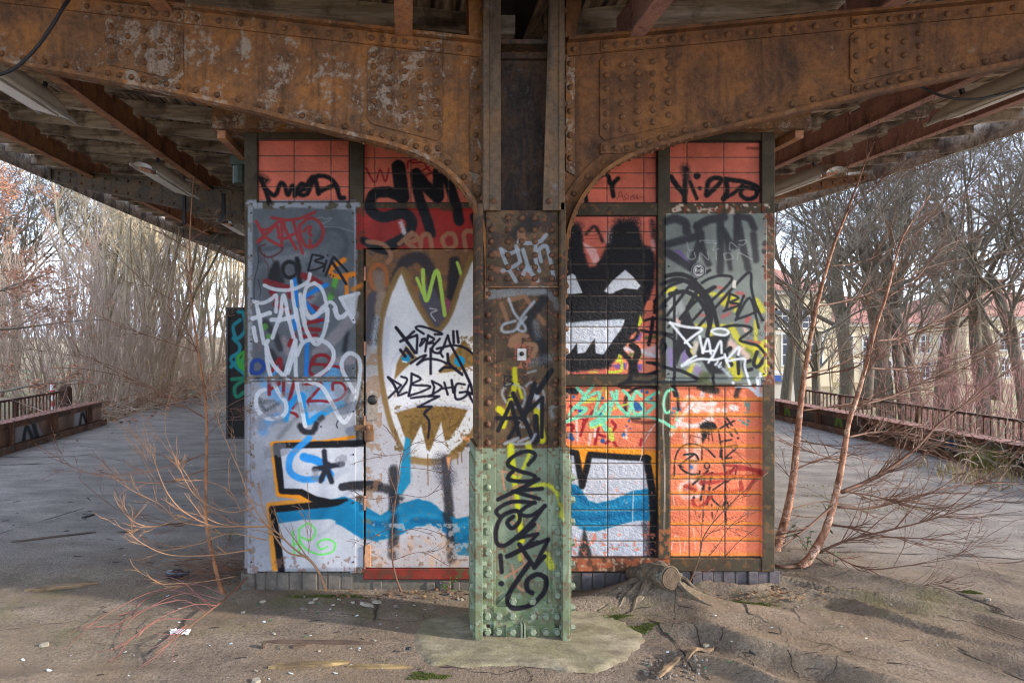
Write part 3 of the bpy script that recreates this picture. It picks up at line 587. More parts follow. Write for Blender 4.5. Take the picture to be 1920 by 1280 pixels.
for q, w in (([(100, 190), (210, 170), (320, 200), (420, 300), (520, 440), (575, 650)], 40), ([(60, 262), (200, 220), (340, 262), (460, 410), (515, 560), (480, 730)], 40), ([(140, 352), (280, 332), (400, 400), (475, 520), (500, 640)], 40),
             ([(10, 420), (120, 290), (240, 240)], 30), ([(10, 520), (100, 420), (200, 320)], 30), ([(110, 550), (240, 380), (380, 210), (505, 135)], 28), ([(230, 580), (360, 430), (550, 290)], 32), ([(350, 590), (480, 450), (660, 280), (705, 200), (600, 185), (500, 210), (430, 250)], 26),
             ([(400, 650), (560, 470), (740, 270), (870, 155), (885, 300), (920, 440), (985, 590)], 26), ([(330, 300), (440, 330), (540, 285)], 26), ([(300, 480), (400, 300)], 40), ([(178, 350), (178, 800), (180, 1200)], 26), ([(0, 575), (120, 590), (170, 620)], 24), ([(170, 600), (120, 660)], 20), ([(0, 700), (120, 740), (200, 790)], 20), ([(60, 780), (100, 830), (60, 900)], 26),
             ([(690, 350), (650, 500)], 24), ([(690, 350), (765, 390), (690, 430), (775, 450), (630, 510)], 22), ([(815, 370), (750, 540)], 24), ([(740, 590), (870, 390), (952, 665)], 24), ([(745, 585), (850, 550), (945, 510)], 22),
             ([(600, 665), (720, 640), (860, 652), (880, 690), (780, 770), (850, 800), (950, 832), (1040, 950), (1072, 1050), (1000, 1155)], 26), ([(935, 885), (905, 990), (950, 1015), (1015, 920)], 34), ([(872, 962), (820, 990), (832, 1050), (885, 1040)], 34), ([(760, 930), (768, 1080)], 32), ([(690, 850), (650, 900), (700, 1000)], 40),
             ([(0, 990), (150, 1040), (250, 1060), (430, 1150)], 30), ([(430, 1150), (300, 1160), (0, 1160)], 26), ([(330, 820), (300, 870), (330, 930)], 40), ([(180, 1190), (200, 1290)], 30), ([(470, 1190), (450, 1290)], 20), ([(530, 1080), (560, 1250)], 30)): K.st(q, w, (32, 32, 36), 1.2)
K.st([(430, 1160), (480, 1100)], 70, (76, 84, 56), 4, .8)
WR = dict(soft=1.4, al=.95)
for q, w in (([(140, 615), (290, 655), (430, 672), (350, 740), (275, 800)], 24), ([(140, 615), (230, 720), (330, 840)], 24), ([(520, 690), (570, 668), (640, 675), (675, 705), (640, 730), (560, 720), (518, 695)], 22), ([(410, 740), (440, 890)], 24), ([(440, 890), (485, 765), (515, 900)], 24), ([(525, 940), (600, 785), (612, 890)], 24), ([(440, 880), (540, 872)], 20),
             ([(250, 1010), (310, 960), (375, 920)], 22), ([(250, 1010), (400, 950), (540, 955), (640, 930)], 24), ([(490, 980), (525, 925)], 22), ([(640, 905), (660, 970), (682, 1020)], 22), ([(655, 960), (770, 838), (765, 910)], 24), ([(680, 965), (760, 950), (825, 950), (825, 1030), (880, 1185)], 24), ([(550, 1000), (580, 968)], 14), ([(585, 1015), (608, 980)], 14), ([(770, 1210), (880, 1200), (980, 1280)], 22), ([(940, 1120), (970, 1290)], 22)): K.st(q, w, (226, 230, 234), **WR)
K.st([(570, 1000), (640, 1050), (700, 1120)], 30, (204, 212, 220), 4, .75); K.st([(260, 1000), (330, 990), (410, 1000)], 26, (190, 198, 206), 4, .6)
for q in ([(820, 740), (850, 700), (850, 765)], [(870, 740), (890, 700), (905, 740), (880, 720)], [(920, 710), (935, 745), (950, 690)], [(955, 730), (975, 700), (960, 720), (985, 735)], [(985, 730), (1000, 690), (1010, 720), (1020, 690)], [(960, 590), (985, 620), (1000, 560), (1012, 600)]): K.st(q, 4, (48, 48, 52), .6, .9)
K.poly([(715, 225), (748, 230), (742, 300), (708, 298)], (206, 200, 190), .8); K.dot(724, 1167, 15, (214, 216, 216), 1.2)
K.crop(0, 0, 1)
K.worn(1428, 400, 1446, 720, (150, 120, 104), .56, .9, 6, 22); K.worn(1428, 400, 1450, 720, (110, 62, 44), .60, .9, 8, 23); K.worn(1250, 384, 1440, 402, (196, 178, 160), .60, .95, 9, 24); K.worn(1250, 388, 1440, 402, (122, 58, 38), .64, .95, 9, 25)
# ---- bottom right tiles
K.crop(1240, 700, .21875)
WT = (240, 224, 218)
for q, w, a in (([(190, 270), (230, 205), (300, 230), (330, 290), (425, 330), (370, 420), (240, 450), (160, 440)], 38, .75), ([(80, 520), (170, 380), (275, 255)], 40, .85), ([(350, 170), (350, 265), (460, 255)], 40, .8), ([(425, 180), (435, 260), (440, 400)], 30, .8),
                ([(190, 470), (210, 590), (240, 720)], 40, .5), ([(320, 520), (300, 700), (255, 880)], 66, .45), ([(340, 1000), (300, 930), (220, 925), (155, 980), (200, 1060), (330, 1045)], 34, .6), ([(160, 420), (300, 450), (420, 390)], 34, .6)): K.st(q, w, WT, 3, a)
for x, y, r in ((485, 315, 22), (540, 318, 24), (610, 292, 30), (640, 300, 24), (300, 315, 34)): K.dot(x, y, r, WT, 4, .85)
for x, y, r in ((95, 350, 26), (110, 300, 16), (160, 305, 16), (255, 800, 20), (215, 990, 8)): K.dot(x, y, r, (48, 100, 160), 2.5, .8)
K.st([(75, 130), (130, 150), (145, 230), (130, 400)], 20, MINT, 1.2); K.st([(0, 400), (60, 440), (110, 460)], 22, MINT, 1.2); K.st([(110, 110), (140, 200), (145, 310)], 24, (34, 32, 36), 2)
for q in ([(720, 250), (735, 300)], [(750, 255), (745, 320)], [(690, 340), (740, 350)], [(670, 400), (700, 420), (740, 440)], [(720, 380), (750, 410)]): K.st(q, 22, (74, 140, 132), 2, .85, dash=.42)
K.st([(330, 110), (380, 130), (470, 150)], 60, (44, 42, 36), 3, .85, dash=.38); K.st([(660, 130), (640, 200)], 44, (44, 36, 34), 3, .9); K.st([(640, 110), (740, 115), (838, 190)], 22, (226, 228, 230), 2); K.st([(680, 220), (640, 250)], 26, (150, 60, 40), 4, .7); K.st([(830, 0), (835, 180)], 24, (226, 228, 230), 2)
K.poly([(330, 440), (400, 400), (470, 430), (470, 480), (400, 505), (360, 600), (345, 620), (340, 500)], (30, 28, 30), 2.5, wob=8)
for k in range(40):
    a = random.uniform(0, 6.28); r = random.uniform(30, 90); K.dot(405 + r * math.cos(a), 455 + r * math.sin(a), random.uniform(2, 6), (30, 28, 30), .8)
for q in ([(405, 500), (408, 580)], [(430, 500), (440, 575)], [(385, 490), (388, 540)]): K.st(q, 8, (30, 28, 30), .8)
BM = (40, 36, 38)
for q, w in (([(560, 380), (605, 445), (652, 512)], 18), ([(548, 412), (575, 470), (606, 535)], 16), ([(488, 482), (555, 440), (626, 406)], 16), ([(520, 582), (600, 566)], 15), ([(545, 628), (655, 620), (555, 718), (602, 720)], 15), ([(556, 762), (690, 760)], 15),
             ([(630, 905), (640, 785), (545, 920), (440, 1005), (442, 1080), (550, 1165), (576, 1130), (552, 1095), (520, 1150)], 14), ([(560, 930), (625, 890), (690, 896)], 13), ([(492, 490), (512, 640), (520, 720), (548, 880), (550, 1160), (556, 1290)], 14), ([(515, 640), (510, 710)], 24),
             ([(348, 640), (348, 745)], 12), ([(110, 880), (118, 730), (165, 635), (260, 602), (380, 640), (460, 716)], 14), ([(195, 695), (285, 690), (315, 745), (240, 750)], 18), ([(270, 700), (160, 790), (235, 855), (318, 862), (330, 835)], 17), ([(150, 785), (185, 800)], 14),
             ([(270, 948), (340, 890), (400, 832)], 18), ([(375, 860), (362, 970), (336, 1080)], 20), ([(432, 850), (412, 990), (392, 1120)], 20), ([(316, 888), (440, 850)], 16)): K.st(q, w, BM, 1, dash=.24)
K.ring(392, 790, 22, 24, 14, BM, soft=1); K.dot(657, 552, 10, BM, 1); K.dot(278, 1062, 12, BM, 1.5); K.dot(285, 1010, 10, BM, 1.5)
for q in ([(78, 890), (90, 862), (108, 890), (120, 858), (150, 862), (220, 855)], [(250, 550), (255, 530), (330, 548), (410, 555)], [(600, 640), (700, 730), (770, 800), (790, 890)], [(790, 540), (785, 555)]): K.st(q, 5, (70, 50, 44), .7)
for q in ([(360, 1170), (358, 1290)], [(430, 1120), (440, 1250)], [(345, 870), (350, 1010)], [(440, 860), (440, 990)]): K.st(q, 12, (44, 38, 38), 1, .9, dash=.45)
MAR = (160, 48, 44)
for q in ([(360, 865), (520, 862), (640, 822), (780, 822), (860, 832)], [(520, 870), (700, 880), (850, 870)], [(340, 935), (450, 930), (560, 900)], [(350, 1012), (520, 1018), (680, 1002)], [(680, 930), (695, 1000)], [(855, 840), (790, 920), (720, 1020), (700, 1020)], [(430, 1050), (350, 1130), (290, 1140), (270, 1085)], [(205, 962), (290, 1000)], [(560, 780), (700, 800), (850, 850)]): K.st(q, 30, MAR, 1.5, .8)
K.crop(0, 0, 1)
for q in ([(1243, 740), (1241, 800), (1244, 880), (1243, 1000)], [(1262, 920), (1264, 945)], [(1285, 1010), (1282, 1040)], [(1258, 1030), (1266, 1004), (1274, 1012), (1276, 1040)], [(1300, 990), (1304, 1030)]): K.st(q, 1.2, (226, 206, 188), .6, .9)
K.worn(1234, 990, 1254, 1045, (150, 92, 58), .5, .9, 8, 26)
# bottom rails
K.rect(680, 1064, 960, 1084, (132, 52, 42), 1, .2); K.worn(680, 1064, 960, 1084, (96, 62, 46), .56, .8, 8, 27); K.worn(850, 1064, 905, 1084, (84, 92, 58), .56, .8, 5, 28)
K.rect(976, 1045, 1253, 1069, (150, 84, 56), 1, .2); K.worn(976, 1045, 1253, 1069, (92, 62, 46), .52, .9, 9, 29); K.worn(1040, 1045, 1253, 1069, (186, 156, 130), .64, .8, 5, 30)
K.worn(1254, 1044, 1450, 1069, (70, 56, 44), .55, .6, 14, 31)
# general grime, drips and scuffs that belong to the surfaces
K.a *= (.93 + .14 * K.n2)[..., None]; K.a += ((K.grain - .5) * 7)[..., None]
# ---- tile joints: dark gap beside a pale line of old mortar
TILES = [(484, 263, 655, 380, [552, 621], 4), (682, 268, 950, 381, [703, 771, 840, 908], 4), (978, 268, 1231, 381, [1001, 1070, 1138, 1207], 4), (1254, 267, 1425, 381, [1288, 1357], 4),
         (978, 405, 1231, 702, [1001, 1070, 1139, 1207], 10), (978, 723, 1231, 1043, [1001, 1070, 1139, 1207], 11), (1256, 723, 1427, 1043, [1292, 1359], 11)]
for (x0, y0, x1, y1, xs, nr) in TILES:
    for j in range(nr):   # warmer, yellower spray caught along each tile's lower edge on the lower fields
        yb = y0 + (y1 - y0) * (j + 1) / nr
        if y0 > 700 and x0 > 1200: K.poly([(x0, yb - 7), (x1, yb - 7), (x1, yb), (x0, yb)], (240, 150, 44), 3.5, .55)
        if 0 < j: K.st([(x0, y0 + (y1 - y0) * j / nr + 1.2), (x1, y0 + (y1 - y0) * j / nr + 1.2)], 1.2, (196, 166, 140), .7, .5, curve=False, dash=.36)
        if 0 < j: K.st([(x0, y0 + (y1 - y0) * j / nr - .2), (x1, y0 + (y1 - y0) * j / nr - .2)], 1.3, (52, 42, 36), .7, .9, curve=False)
    for x in xs:
        K.st([(x, y0), (x, y1)], 1.3, (56, 46, 40), .7, .85, curve=False)
        K.st([(x + 1.3, y0), (x + 1.3, y1)], 1.0, (196, 170, 148), .7, .45, curve=False, dash=.45)
    for q in ([(x0, y0), (x1, y0)], [(x0, y1), (x1, y1)], [(x0, y0), (x0, y1)], [(x1, y0), (x1, y1)]): K.st(q, 2.4, (46, 38, 32), .9, .9, curve=False)
# ================================================================ column canvas
C = Canvas(884, 380, 1082, 1215, 1.4, (88, 70, 48)); C.k = 1
C.a *= (1 + .3 * (C.n2 - .5) * 2 + .15 * (C.n1 - .5))[..., None]
C.worn(884, 380, 1082, 842, (62, 46, 36), .55, .7, 16, 1); C.worn(884, 380, 1082, 842, (140, 84, 52), .68, .8, 5, 2)
C.rect(884, 840, 1082, 1215, (126, 139, 114), 1, .16); C.worn(884, 842, 1082, 1215, (108, 118, 94), .54, .45, 22, 8); C.worn(884, 842, 1082, 1215, (112, 86, 62), .66, .8, 6, 9); C.worn(884, 1090, 1082, 1215, (96, 90, 68), .50, .55, 16, 10); C.worn(884, 838, 1082, 850, (92, 72, 52), .55, .8, 5, 11)
for x in (899, 915, 931, 1034, 1045, 1062):
    for k in range(9): y = random.uniform(850, 1150); C.st([(x + random.uniform(-5, 5), y), (x + random.uniform(-5, 5), y + random.uniform(12, 46))], random.uniform(1.5, 4), (104, 84, 62), 1.6, random.uniform(.15, .5))
C.worn(925, 1085, 1040, 1215, (90, 108, 74), .52, .6, 12, 3); C.worn(884, 1120, 1082, 1215, (112, 124, 84), .56, .6, 6, 4)
C.crop(900, 400, .35955)
C.st([(190, 110), (240, 70), (275, 50)], 70, (34, 30, 30), 6, .8); C.st([(90, 130), (60, 200)], 50, (50, 40, 34), 6, .6)
C.st([(215, 100), (215, 140)], 44, (150, 108, 78), 2, .8)
for q in ([(80, 210), (110, 210)], [(85, 290), (120, 300)], [(230, 310), (260, 330)], [(280, 370), (300, 350)]): C.st(q, 30, (150, 98, 70), 3, .8)
GW = (152, 162, 172)
for q in ([(108, 185), (150, 210), (200, 190)], [(118, 300), (160, 285), (200, 262)], [(110, 190), (140, 270), (188, 355)], [(188, 170), (210, 250)], [(200, 150), (250, 155), (310, 148), (345, 112)], [(225, 190), (245, 260), (255, 300)], [(220, 335), (245, 290), (300, 350)], [(290, 165), (290, 240), (310, 300)], [(318, 250), (308, 190), (345, 172), (365, 240), (385, 335)], [(205, 285), (285, 285)]): C.st(q, 20, GW, 1.8, .85, edge=(176, 186, 196))
C.st([(50, 424), (190, 408), (330, 402)], 48, (150, 160, 168), 3, .6); C.st([(330, 402), (380, 440), (405, 490)], 34, (140, 148, 156), 4, .5)
for q in ([(110, 470), (142, 555)], [(150, 452), (200, 440), (232, 432)], [(240, 440), (290, 510), (335, 575)]): C.st(q, 22, (146, 104, 74), 2, .85)
C.st([(330, 450), (255, 570), (325, 690), (325, 770)], 44, (30, 28, 28), 4, .9)
for q in ([(150, 445), (180, 520), (235, 590), (228, 615), (198, 600), (215, 545), (282, 460)], [(185, 560), (122, 580), (118, 615), (180, 610), (240, 540)]): C.st(q, 14, (166, 176, 184), 2, .85)
C.st([(290, 570), (300, 640)], 36, (120, 126, 132), 5, .5); C.st([(270, 780), (370, 750)], 44, (120, 126, 132), 6, .45)
for q in ([(160, 690), (165, 655), (200, 635), (245, 640)], [(205, 650), (202, 690)], [(185, 650), (180, 690)], [(240, 680), (290, 690), (275, 745)]): C.st(q, 24, (158, 114, 82), 2, .9)
C.worn(966, 645, 996, 690, (170, 100, 76), .45, .9, 5, 5)
YE = (206, 200, 26)
for q, w in (([(180, 812), (180, 900), (150, 1010), (122, 1110)], 28), ([(100, 1020), (130, 1045)], 36), ([(300, 1030), (325, 1180)], 40), ([(155, 1215), (160, 1290)], 26), ([(250, 1205), (262, 1240)], 34), ([(185, 850), (220, 960)], 16)): C.st(q, w, YE, 2.5, .9)
for q in ([(135, 985), (115, 930), (160, 890), (230, 920), (225, 1000), (180, 1010)], [(240, 900), (270, 880), (330, 930), (330, 1010)], [(250, 830), (290, 820)], [(200, 1060), (215, 1110), (250, 1100), (250, 1070)]): C.st(q, 12, (166, 172, 176), 2, .7)
C.st([(270, 960), (290, 940), (310, 1010)], 26, (196, 200, 206), 3, .8); C.st([(380, 1060), (370, 1020), (395, 1000)], 22, (150, 156, 160), 4, .6)
C.st([(128, 850), (130, 902), (172, 885), (140, 870), (165, 852), (128, 846)], 8, (34, 30, 30), .8); C.st([(135, 925), (138, 960), (165, 955)], 7, (34, 30, 30), .8); C.st([(200, 850), (200, 880), (235, 845)], 5, (50, 40, 36), .8, .7)
for q, w in (([(95, 1132), (162, 985), (205, 1165)], 22), ([(85, 1068), (220, 1066)], 20), ([(172, 938), (235, 1080), (285, 1195)], 24), ([(150, 1170), (200, 1090)], 20), ([(218, 1060), (325, 962), (322, 1165)], 22), ([(285, 888), (255, 990), (225, 1070)], 28), ([(372, 820), (300, 930)], 30), ([(290, 1060), (300, 1180)], 30)): C.st(q, w, (26, 24, 26), 1.2, curve=False)
for q in ([(130, 1200), (200, 1170), (160, 1200), (255, 1195), (290, 1150)], [(200, 1190), (250, 1170)]): C.st(q, 14, (176, 180, 186), 2, .75)
C.crop(860, 800, .34384)
for q, w, a in (([(285, 105), (305, 280), (325, 450), (345, 620)], 30, .95), ([(385, 150), (325, 290)], 18, .8), ([(400, 322), (490, 318), (545, 380), (562, 500)], 22, .7), ([(480, 700), (505, 760)], 40, .55), ([(330, 640), (335, 720)], 24, .5)): C.st(q, w, (222, 220, 36), 3, a)
for q in ([(236, 240), (250, 340)], [(236, 240), (335, 262)], [(270, 400), (300, 330), (390, 322), (395, 400)], [(290, 430), (300, 340)], [(395, 520), (440, 545), (400, 600)], [(250, 822), (360, 752), (382, 722)], [(290, 755), (320, 860), (352, 892)], [(340, 680), (365, 760)], [(270, 500), (320, 540)]): C.st(q, 11, (196, 134, 100), 1.4, .85)
BK = (30, 28, 33)
for q, w in (([(380, 205), (418, 155), (375, 132), (300, 160), (268, 205), (330, 240), (412, 265), (400, 292), (330, 296), (272, 285), (275, 262), (298, 240)], 22), ([(435, 285), (330, 340), (215, 395)], 24), ([(455, 336), (295, 350), (440, 392)], 22),
             ([(225, 492), (206, 455), (290, 408), (418, 413)], 22), ([(412, 410), (345, 452), (345, 480), (400, 480), (470, 432)], 22), ([(470, 430), (390, 530), (310, 605), (250, 645), (208, 630), (206, 550), (245, 480), (320, 458), (332, 510), (292, 552), (265, 520), (298, 488)], 24),
             ([(412, 532), (325, 605)], 24), ([(325, 605), (432, 582), (358, 660)], 20), ([(358, 660), (490, 612), (412, 762)], 22), ([(330, 640), (412, 762)], 24), ([(265, 705), (370, 655), (430, 630)], 26), ([(468, 705), (412, 768)], 24),
             ([(388, 738), (285, 890), (268, 955), (305, 988), (395, 968), (465, 900), (475, 830), (430, 802), (375, 835), (375, 885), (400, 905)], 28), ([(228, 700), (235, 790)], 24)): C.st(q, w, BK, 1.3, curve=len(q) > 3)
C.dot(232, 853, 16, BK, 1.2)
C.a *= (.94 + .12 * C.n2)[..., None]; C.a += ((C.grain - .5) * 6)[..., None]
# ================================================================ painted-surface materials (colour comes from the "paint" attribute)
def paint_mat(name, rough, bump_s, tile=False, grain=40):
    t = NT(name); col = t.attr('paint')
    n = t.noise(grain, 5, .6)
    if tile:
        v = t.noise(34, 3, .5, stretch=(1, 1, 1.5), dist=.5); h = t.math('ADD', t.math('MULTIPLY', v, 1.0), t.math('MULTIPLY', n, .3))
        nb = t.bump(h, bump_s, .012)
    else:
        nb = t.bump(n, bump_s, .004)
    return t.out(t.mix(.22, col, t.ramp(t.noise(grain * 2.2, 5, .75), [(.3, .35), (.7, 1.25)]), 'MULTIPLY'), t.ramp(n, [(.3, rough + .1), (.7, rough - .1)]), nb, spec=.18)
M['tile'] = paint_mat('painted_relief_tile', .68, .62, True, 90)
M['sheet'] = paint_mat('painted_sheet_metal', .5, .18, False, 26)
M['frame'] = paint_mat('painted_frame_steel', .6, .3, False, 60)
M['colp'] = paint_mat('painted_column_steel', .5, .25, False, 40)
def panel(name, cv, x0, y0, x1, y1, Z, m, parent, depth=.02, step=1.25, grooves=None, Zpx=None, trap=None):
    """a real plate whose front grid carries the paint colours; optional tile joints are sunk into it. Zpx: depth whose pixel plane the paint was measured on"""
    Zp = Zpx or Z
    nx = max(2, int((x1 - x0) / step) + 1); nz = max(2, int((y1 - y0) / step) + 1)
    px = np.linspace(x0, x1, nx); py = np.linspace(y0, y1, nz)
    PX, PY = np.meshgrid(px, py)
    X = (PX - U0) * Zp / F; Zz = EYE - (PY - V0) * Zp / F; Y = np.full(PX.shape, Z)
    if grooves:
        xs, ys = grooves; d = np.full(PX.shape, 1e9)
        for g in xs: d = np.minimum(d, np.abs(PX - g))
        for g in ys: d = np.minimum(d, np.abs(PY - g))
        Y += .003 * sstep(1.5, .4, d) + .0006 * sstep(4, 1, d)
    v = np.stack([X, Y, Zz], -1).reshape(-1, 3)
    if trap:
        f_ = (PY - y0) / (y1 - y0); PX = (trap[0] + (trap[2] - trap[0]) * f_) + ((trap[1] - trap[0]) + ((trap[3] - trap[2]) - (trap[1] - trap[0])) * f_) * (PX - x0) / (x1 - x0)
        v = np.stack([(PX - U0) * Zp / F, Y, Zz], -1).reshape(-1, 3)
    col = cv.sample(PX, PY).reshape(-1, 3)
    idx = np.arange(nx * nz).reshape(nz, nx)
    f = np.stack([idx[:-1, :-1], idx[1:, :-1], idx[1:, 1:], idx[:-1, 1:]], -1).reshape(-1, 4)
    # rim: back edge loop
    loop = np.concatenate([idx[0, :-1], idx[:-1, -1], idx[-1, :0:-1], idx[:0:-1, 0]])
    bv = v[loop].copy(); bv[:, 1] = Z + depth; n0 = len(v); L = len(loop)
    v = np.vstack([v, bv]); col = np.vstack([col, col[loop]])
    k = np.arange(L); k2 = (k + 1) % L
    rim = np.stack([loop[k], loop[k2], n0 + k2, n0 + k], -1)
    f = np.vstack([f, rim])
    off = np.array(wloc(parent)) if parent is not None else np.zeros(3)
    me = bpy.data.meshes.new(name)
    me.vertices.add(len(v)); me.vertices.foreach_set('co', (v - off).ravel())
    me.loops.add(f.size); me.loops.foreach_set('vertex_index', f.ravel().astype(np.int32))
    me.polygons.add(len(f)); me.polygons.foreach_set('loop_start', np.arange(0, f.size, 4, dtype=np.int32))
    me.update(calc_edges=True); me.validate()
    at = me.attributes.new('paint', 'FLOAT_COLOR', 'POINT')
    at.data.foreach_set('color', np.hstack([col, np.ones((len(col), 1))]).astype(np.float32).ravel())
    me.materials.append(m)
    o = bpy.data.objects.new(name, me); COL.objects.link(o)
    if parent is not None: o.parent = parent
    return o
# ================================================================ shared small hardware
def mesh_of(mb, name, m, smooth=True):
    me = bpy.data.meshes.new(name); me.from_pydata([tuple(v) for v in mb.v], [], mb.f); me.update()
    if m: me.materials.append(m)
    if smooth: me.polygons.foreach_set('use_smooth', [True] * len(me.polygons))
    return me
def dome(r, h, axis, n=10):
    b = MB(); b.lathe([(r, -.004), (r, h * .25), (r * .86, h * .6), (r * .55, h * .88), (r * .18, h)], (0, 0, 0), axis, n); return b
def hexbolt(r, h, axis):
    b = MB(); b.lathe([(r * 1.25, -.004), (r * 1.25, .004), (r, .0045), (r, h * .85), (r * .86, h)], (0, 0, 0), axis, 6); return b
RV = {a: mesh_of(dome(.0165, .0145, a), 'rivet', M['rivet']) for a in ('-y', '-z')}
RVC = {a: mesh_of(dome(.0165, .016, a), 'rivet', M['rivetC']) for a in ('-y', 'x', '-x')}
HB = {a: mesh_of(hexbolt(.0175, .018, a), 'bolt', M['green'], False) for a in ('-y', 'x', '-x')}
RVG = {a: mesh_of(dome(.0165, .015, a), 'rivet', M['green']) for a in ('-y',)}
# ================================================================ KIOSK
ZK = 4.27
kiosk = empty('kiosk', (0.63, ZK, 0), 'tile-clad platform kiosk covered in graffiti standing behind the riveted column', 'kiosk')
KB = 12.4     # rear of the kiosk
a = P(462, 245, ZK); b = P(1447, 1072, ZK)
mb = MB(); mb.box((a.x + .01, ZK + .05, b.z - .02), (b.x - .01, KB, a.z)); mb.build('body', rusty('kiosk_side_steel', (60, 54, 44), (84, 76, 60), (104, 88, 66), (120, 84, 56), 2, .62), kiosk)
def kpan(name, x0, y0, x1, y1, dz, m, depth, grooves=None, step=1.25): return panel(name, K, x0, y0, x1, y1, ZK + dz, M[m], kiosk, depth, step, grooves, Zpx=ZK)
for x0, y0, x1, y1, xs, nr in TILES:
    kpan('tile_panel', x0 - 2, y0 - 2, x1 + 2, y1 + 2, 0, 'tile', .06, (xs, [y0 + (y1 - y0) * j / nr for j in range(1, nr)]), 1.1)
FR = -.022
for nm, q in (('post', (460, 241, 484, 1072)), ('post', (1425, 241, 1449, 1069)), ('post', (657, 263, 682, 1072)), ('post', (1231, 267, 1254, 1045)),
              ('rail', (484, 241, 1425, 264)), ('rail', (484, 379, 657, 395)), ('rail', (682, 380, 950, 394)), ('rail', (978, 381, 1231, 405)), ('post', (950, 263, 978, 1064)), ('rail', (1254, 381, 1425, 405)),
              ('rail', (978, 702, 1231, 723)), ('rail', (1254, 702, 1425, 723)), ('rail', (978, 1043, 1253, 1069)), ('rail', (1253, 1045, 1425, 1069)), ('rail', (682, 1064, 978, 1084)), ('rail', (466, 698, 657, 722))):
    kpan(nm, *q, FR if nm == 'post' else FR + .004, 'frame', .07, None, 1.6)
kpan('steel_sheet', 467, 390, 668, 707.5, FR - .006, 'sheet', .005)
kpan('steel_sheet', 472, 714, 668, 1068, FR - .006, 'sheet', .005)
kpan('steel_sheet', 682, 394, 950, 466.5, FR - .003, 'sheet', .06)
kpan('steel_sheet', 1245, 402, 1433.5, 707, FR - .006, 'sheet', .005)
door = kpan('door', 686, 468, 949, 1062, FR + .006, 'sheet', .05)
tag(door, 'pale metal door painted with a white two-eared grinning face')
mb = MB(); mb.pbox(688, 736, 708, 787, ZK + FR - .002, ZK + FR + .01); mb.pbox(696, 771, 700, 780, ZK + FR - .004, ZK + FR); mb.build('lock_plate', flat('lock_plate_metal', (148, 134, 118), .45, .3, 40, .2, .3), door)
mb = MB(); c = P(699, 748, ZK + FR); mb.lathe([(.012, 0), (.012, .02), (.03, .024), (.031, .05), (.024, .058), (.008, .06)], (c.x, ZK + FR - .002, c.z), '-y', 16); mb.build('knob', M['black'], door, True)
mb = MB(); mb.pbox(665, 797, 700, 808, ZK + FR - .022, ZK + FR - .002); mb.pbox(683, 806, 701, 827, ZK + FR - .034, ZK + FR - .002); 
c = P(690, 800, ZK); mb.lathe([(.016, 0), (.016, .008), (.009, .014)], (c.x, ZK + FR - .022, c.z), '-y', 10); mb.build('hasp', M['rustL'], door, bevel=.002)
mb = MB(); mb.pbox(684, 1022, 695, 1063, ZK + FR - .012, ZK + FR + .004); mb.build('door_stop', M['rustP'], door, bevel=.002)
for y in (500, 640, 780, 930, 1040): mb = MB(); mb.pbox(682, y, 685.5, y + 26, ZK + FR - .008, ZK + FR + .01); mb.build('hinge', M['rustP'], door)
# sticker on the right sheet
S = Canvas(1289, 491, 1323, 525, 6, (34, 36, 40)); S.k = 1
S.ring(1306, 508, 13.6, 13.6, .7, (170, 172, 174), soft=.2); S.ring(1306, 508, 9.6, 9.6, .6, (170, 172, 174), soft=.2)
S.st([(1300, 502), (1312, 514)], .7, (200, 202, 204), .25, curve=False); S.st([(1312, 502), (1300, 514)], .7, (200, 202, 204), .25, curve=False)
for q in ([(1299.6, 510.5), (1299.6, 505.5), (1302.5, 505.5)], [(1299.6, 508), (1302, 508)], [(1310.2, 505.6), (1310.2, 510.5), (1312.4, 510), (1313, 508), (1312.4, 506), (1310.2, 505.6)], [(1303, 500.4), (1309, 500.4)], [(1303, 515.6), (1309, 515.6)]): S.st(q, 1.3, (235, 235, 235), .25, curve=False)
for k in range(26):
    t = k / 26 * 2 * math.pi
    if abs(math.sin(t)) > .5: S.st([(1306 + 11 * math.cos(t), 508 + 11 * math.sin(t)), (1306 + 12.4 * math.cos(t + .05), 508 + 12.4 * math.sin(t + .05))], 0.7, (150, 152, 154), .2, curve=False)
def disc_panel(name, cv, cx, cy, r, Z, m, parent):
    n = 48; rings = 12; vs = []; px = []
    for i in range(rings + 1):
        for k in range(n):
            q = (cx + r * i / rings * math.cos(6.28318 * k / n), cy + r * i / rings * math.sin(6.28318 * k / n)); px.append(q); p = P(q[0], q[1], ZK); vs.append((p.x, Z, p.z))
    b = MB(); b.add(vs, [(i * n + k, i * n + (k + 1) % n, (i + 1) * n + (k + 1) % n, (i + 1) * n + k) for i in range(rings) for k in range(n)])
    o = b.build(name, m, parent); q = np.array(px); col = cv.sample(q[:, 0], q[:, 1])
    at = o.data.attributes.new('paint', 'FLOAT_COLOR', 'POINT'); at.data.foreach_set('color', np.hstack([col, np.ones((len(col), 1))]).astype(np.float32).ravel())
    so = o.modifiers.new('thick', 'SOLIDIFY'); so.thickness = .0006
    return o
disc_panel('sticker', S, 1306, 508, 14.5, ZK + FR - .0085, M['sheet'], kiosk)
# sheet screws
mb = MB()
for x, ys in ((473, (401, 480, 560, 640, 700, 760, 850, 940, 1050)), (663, (401, 455, 520, 600, 690, 770, 850, 940, 1050)), (1251, (412, 500, 600, 700)), (1428, (412, 500, 600, 700))):
    for y in ys:
        c = P(x, y, ZK); mb.lathe([(.006, 0), (.006, .003), (.003, .0045)], (c.x, ZK + FR - .006, c.z), '-y', 6)
mb.build('screws', M['black'], kiosk)['kind'] = 'stuff'
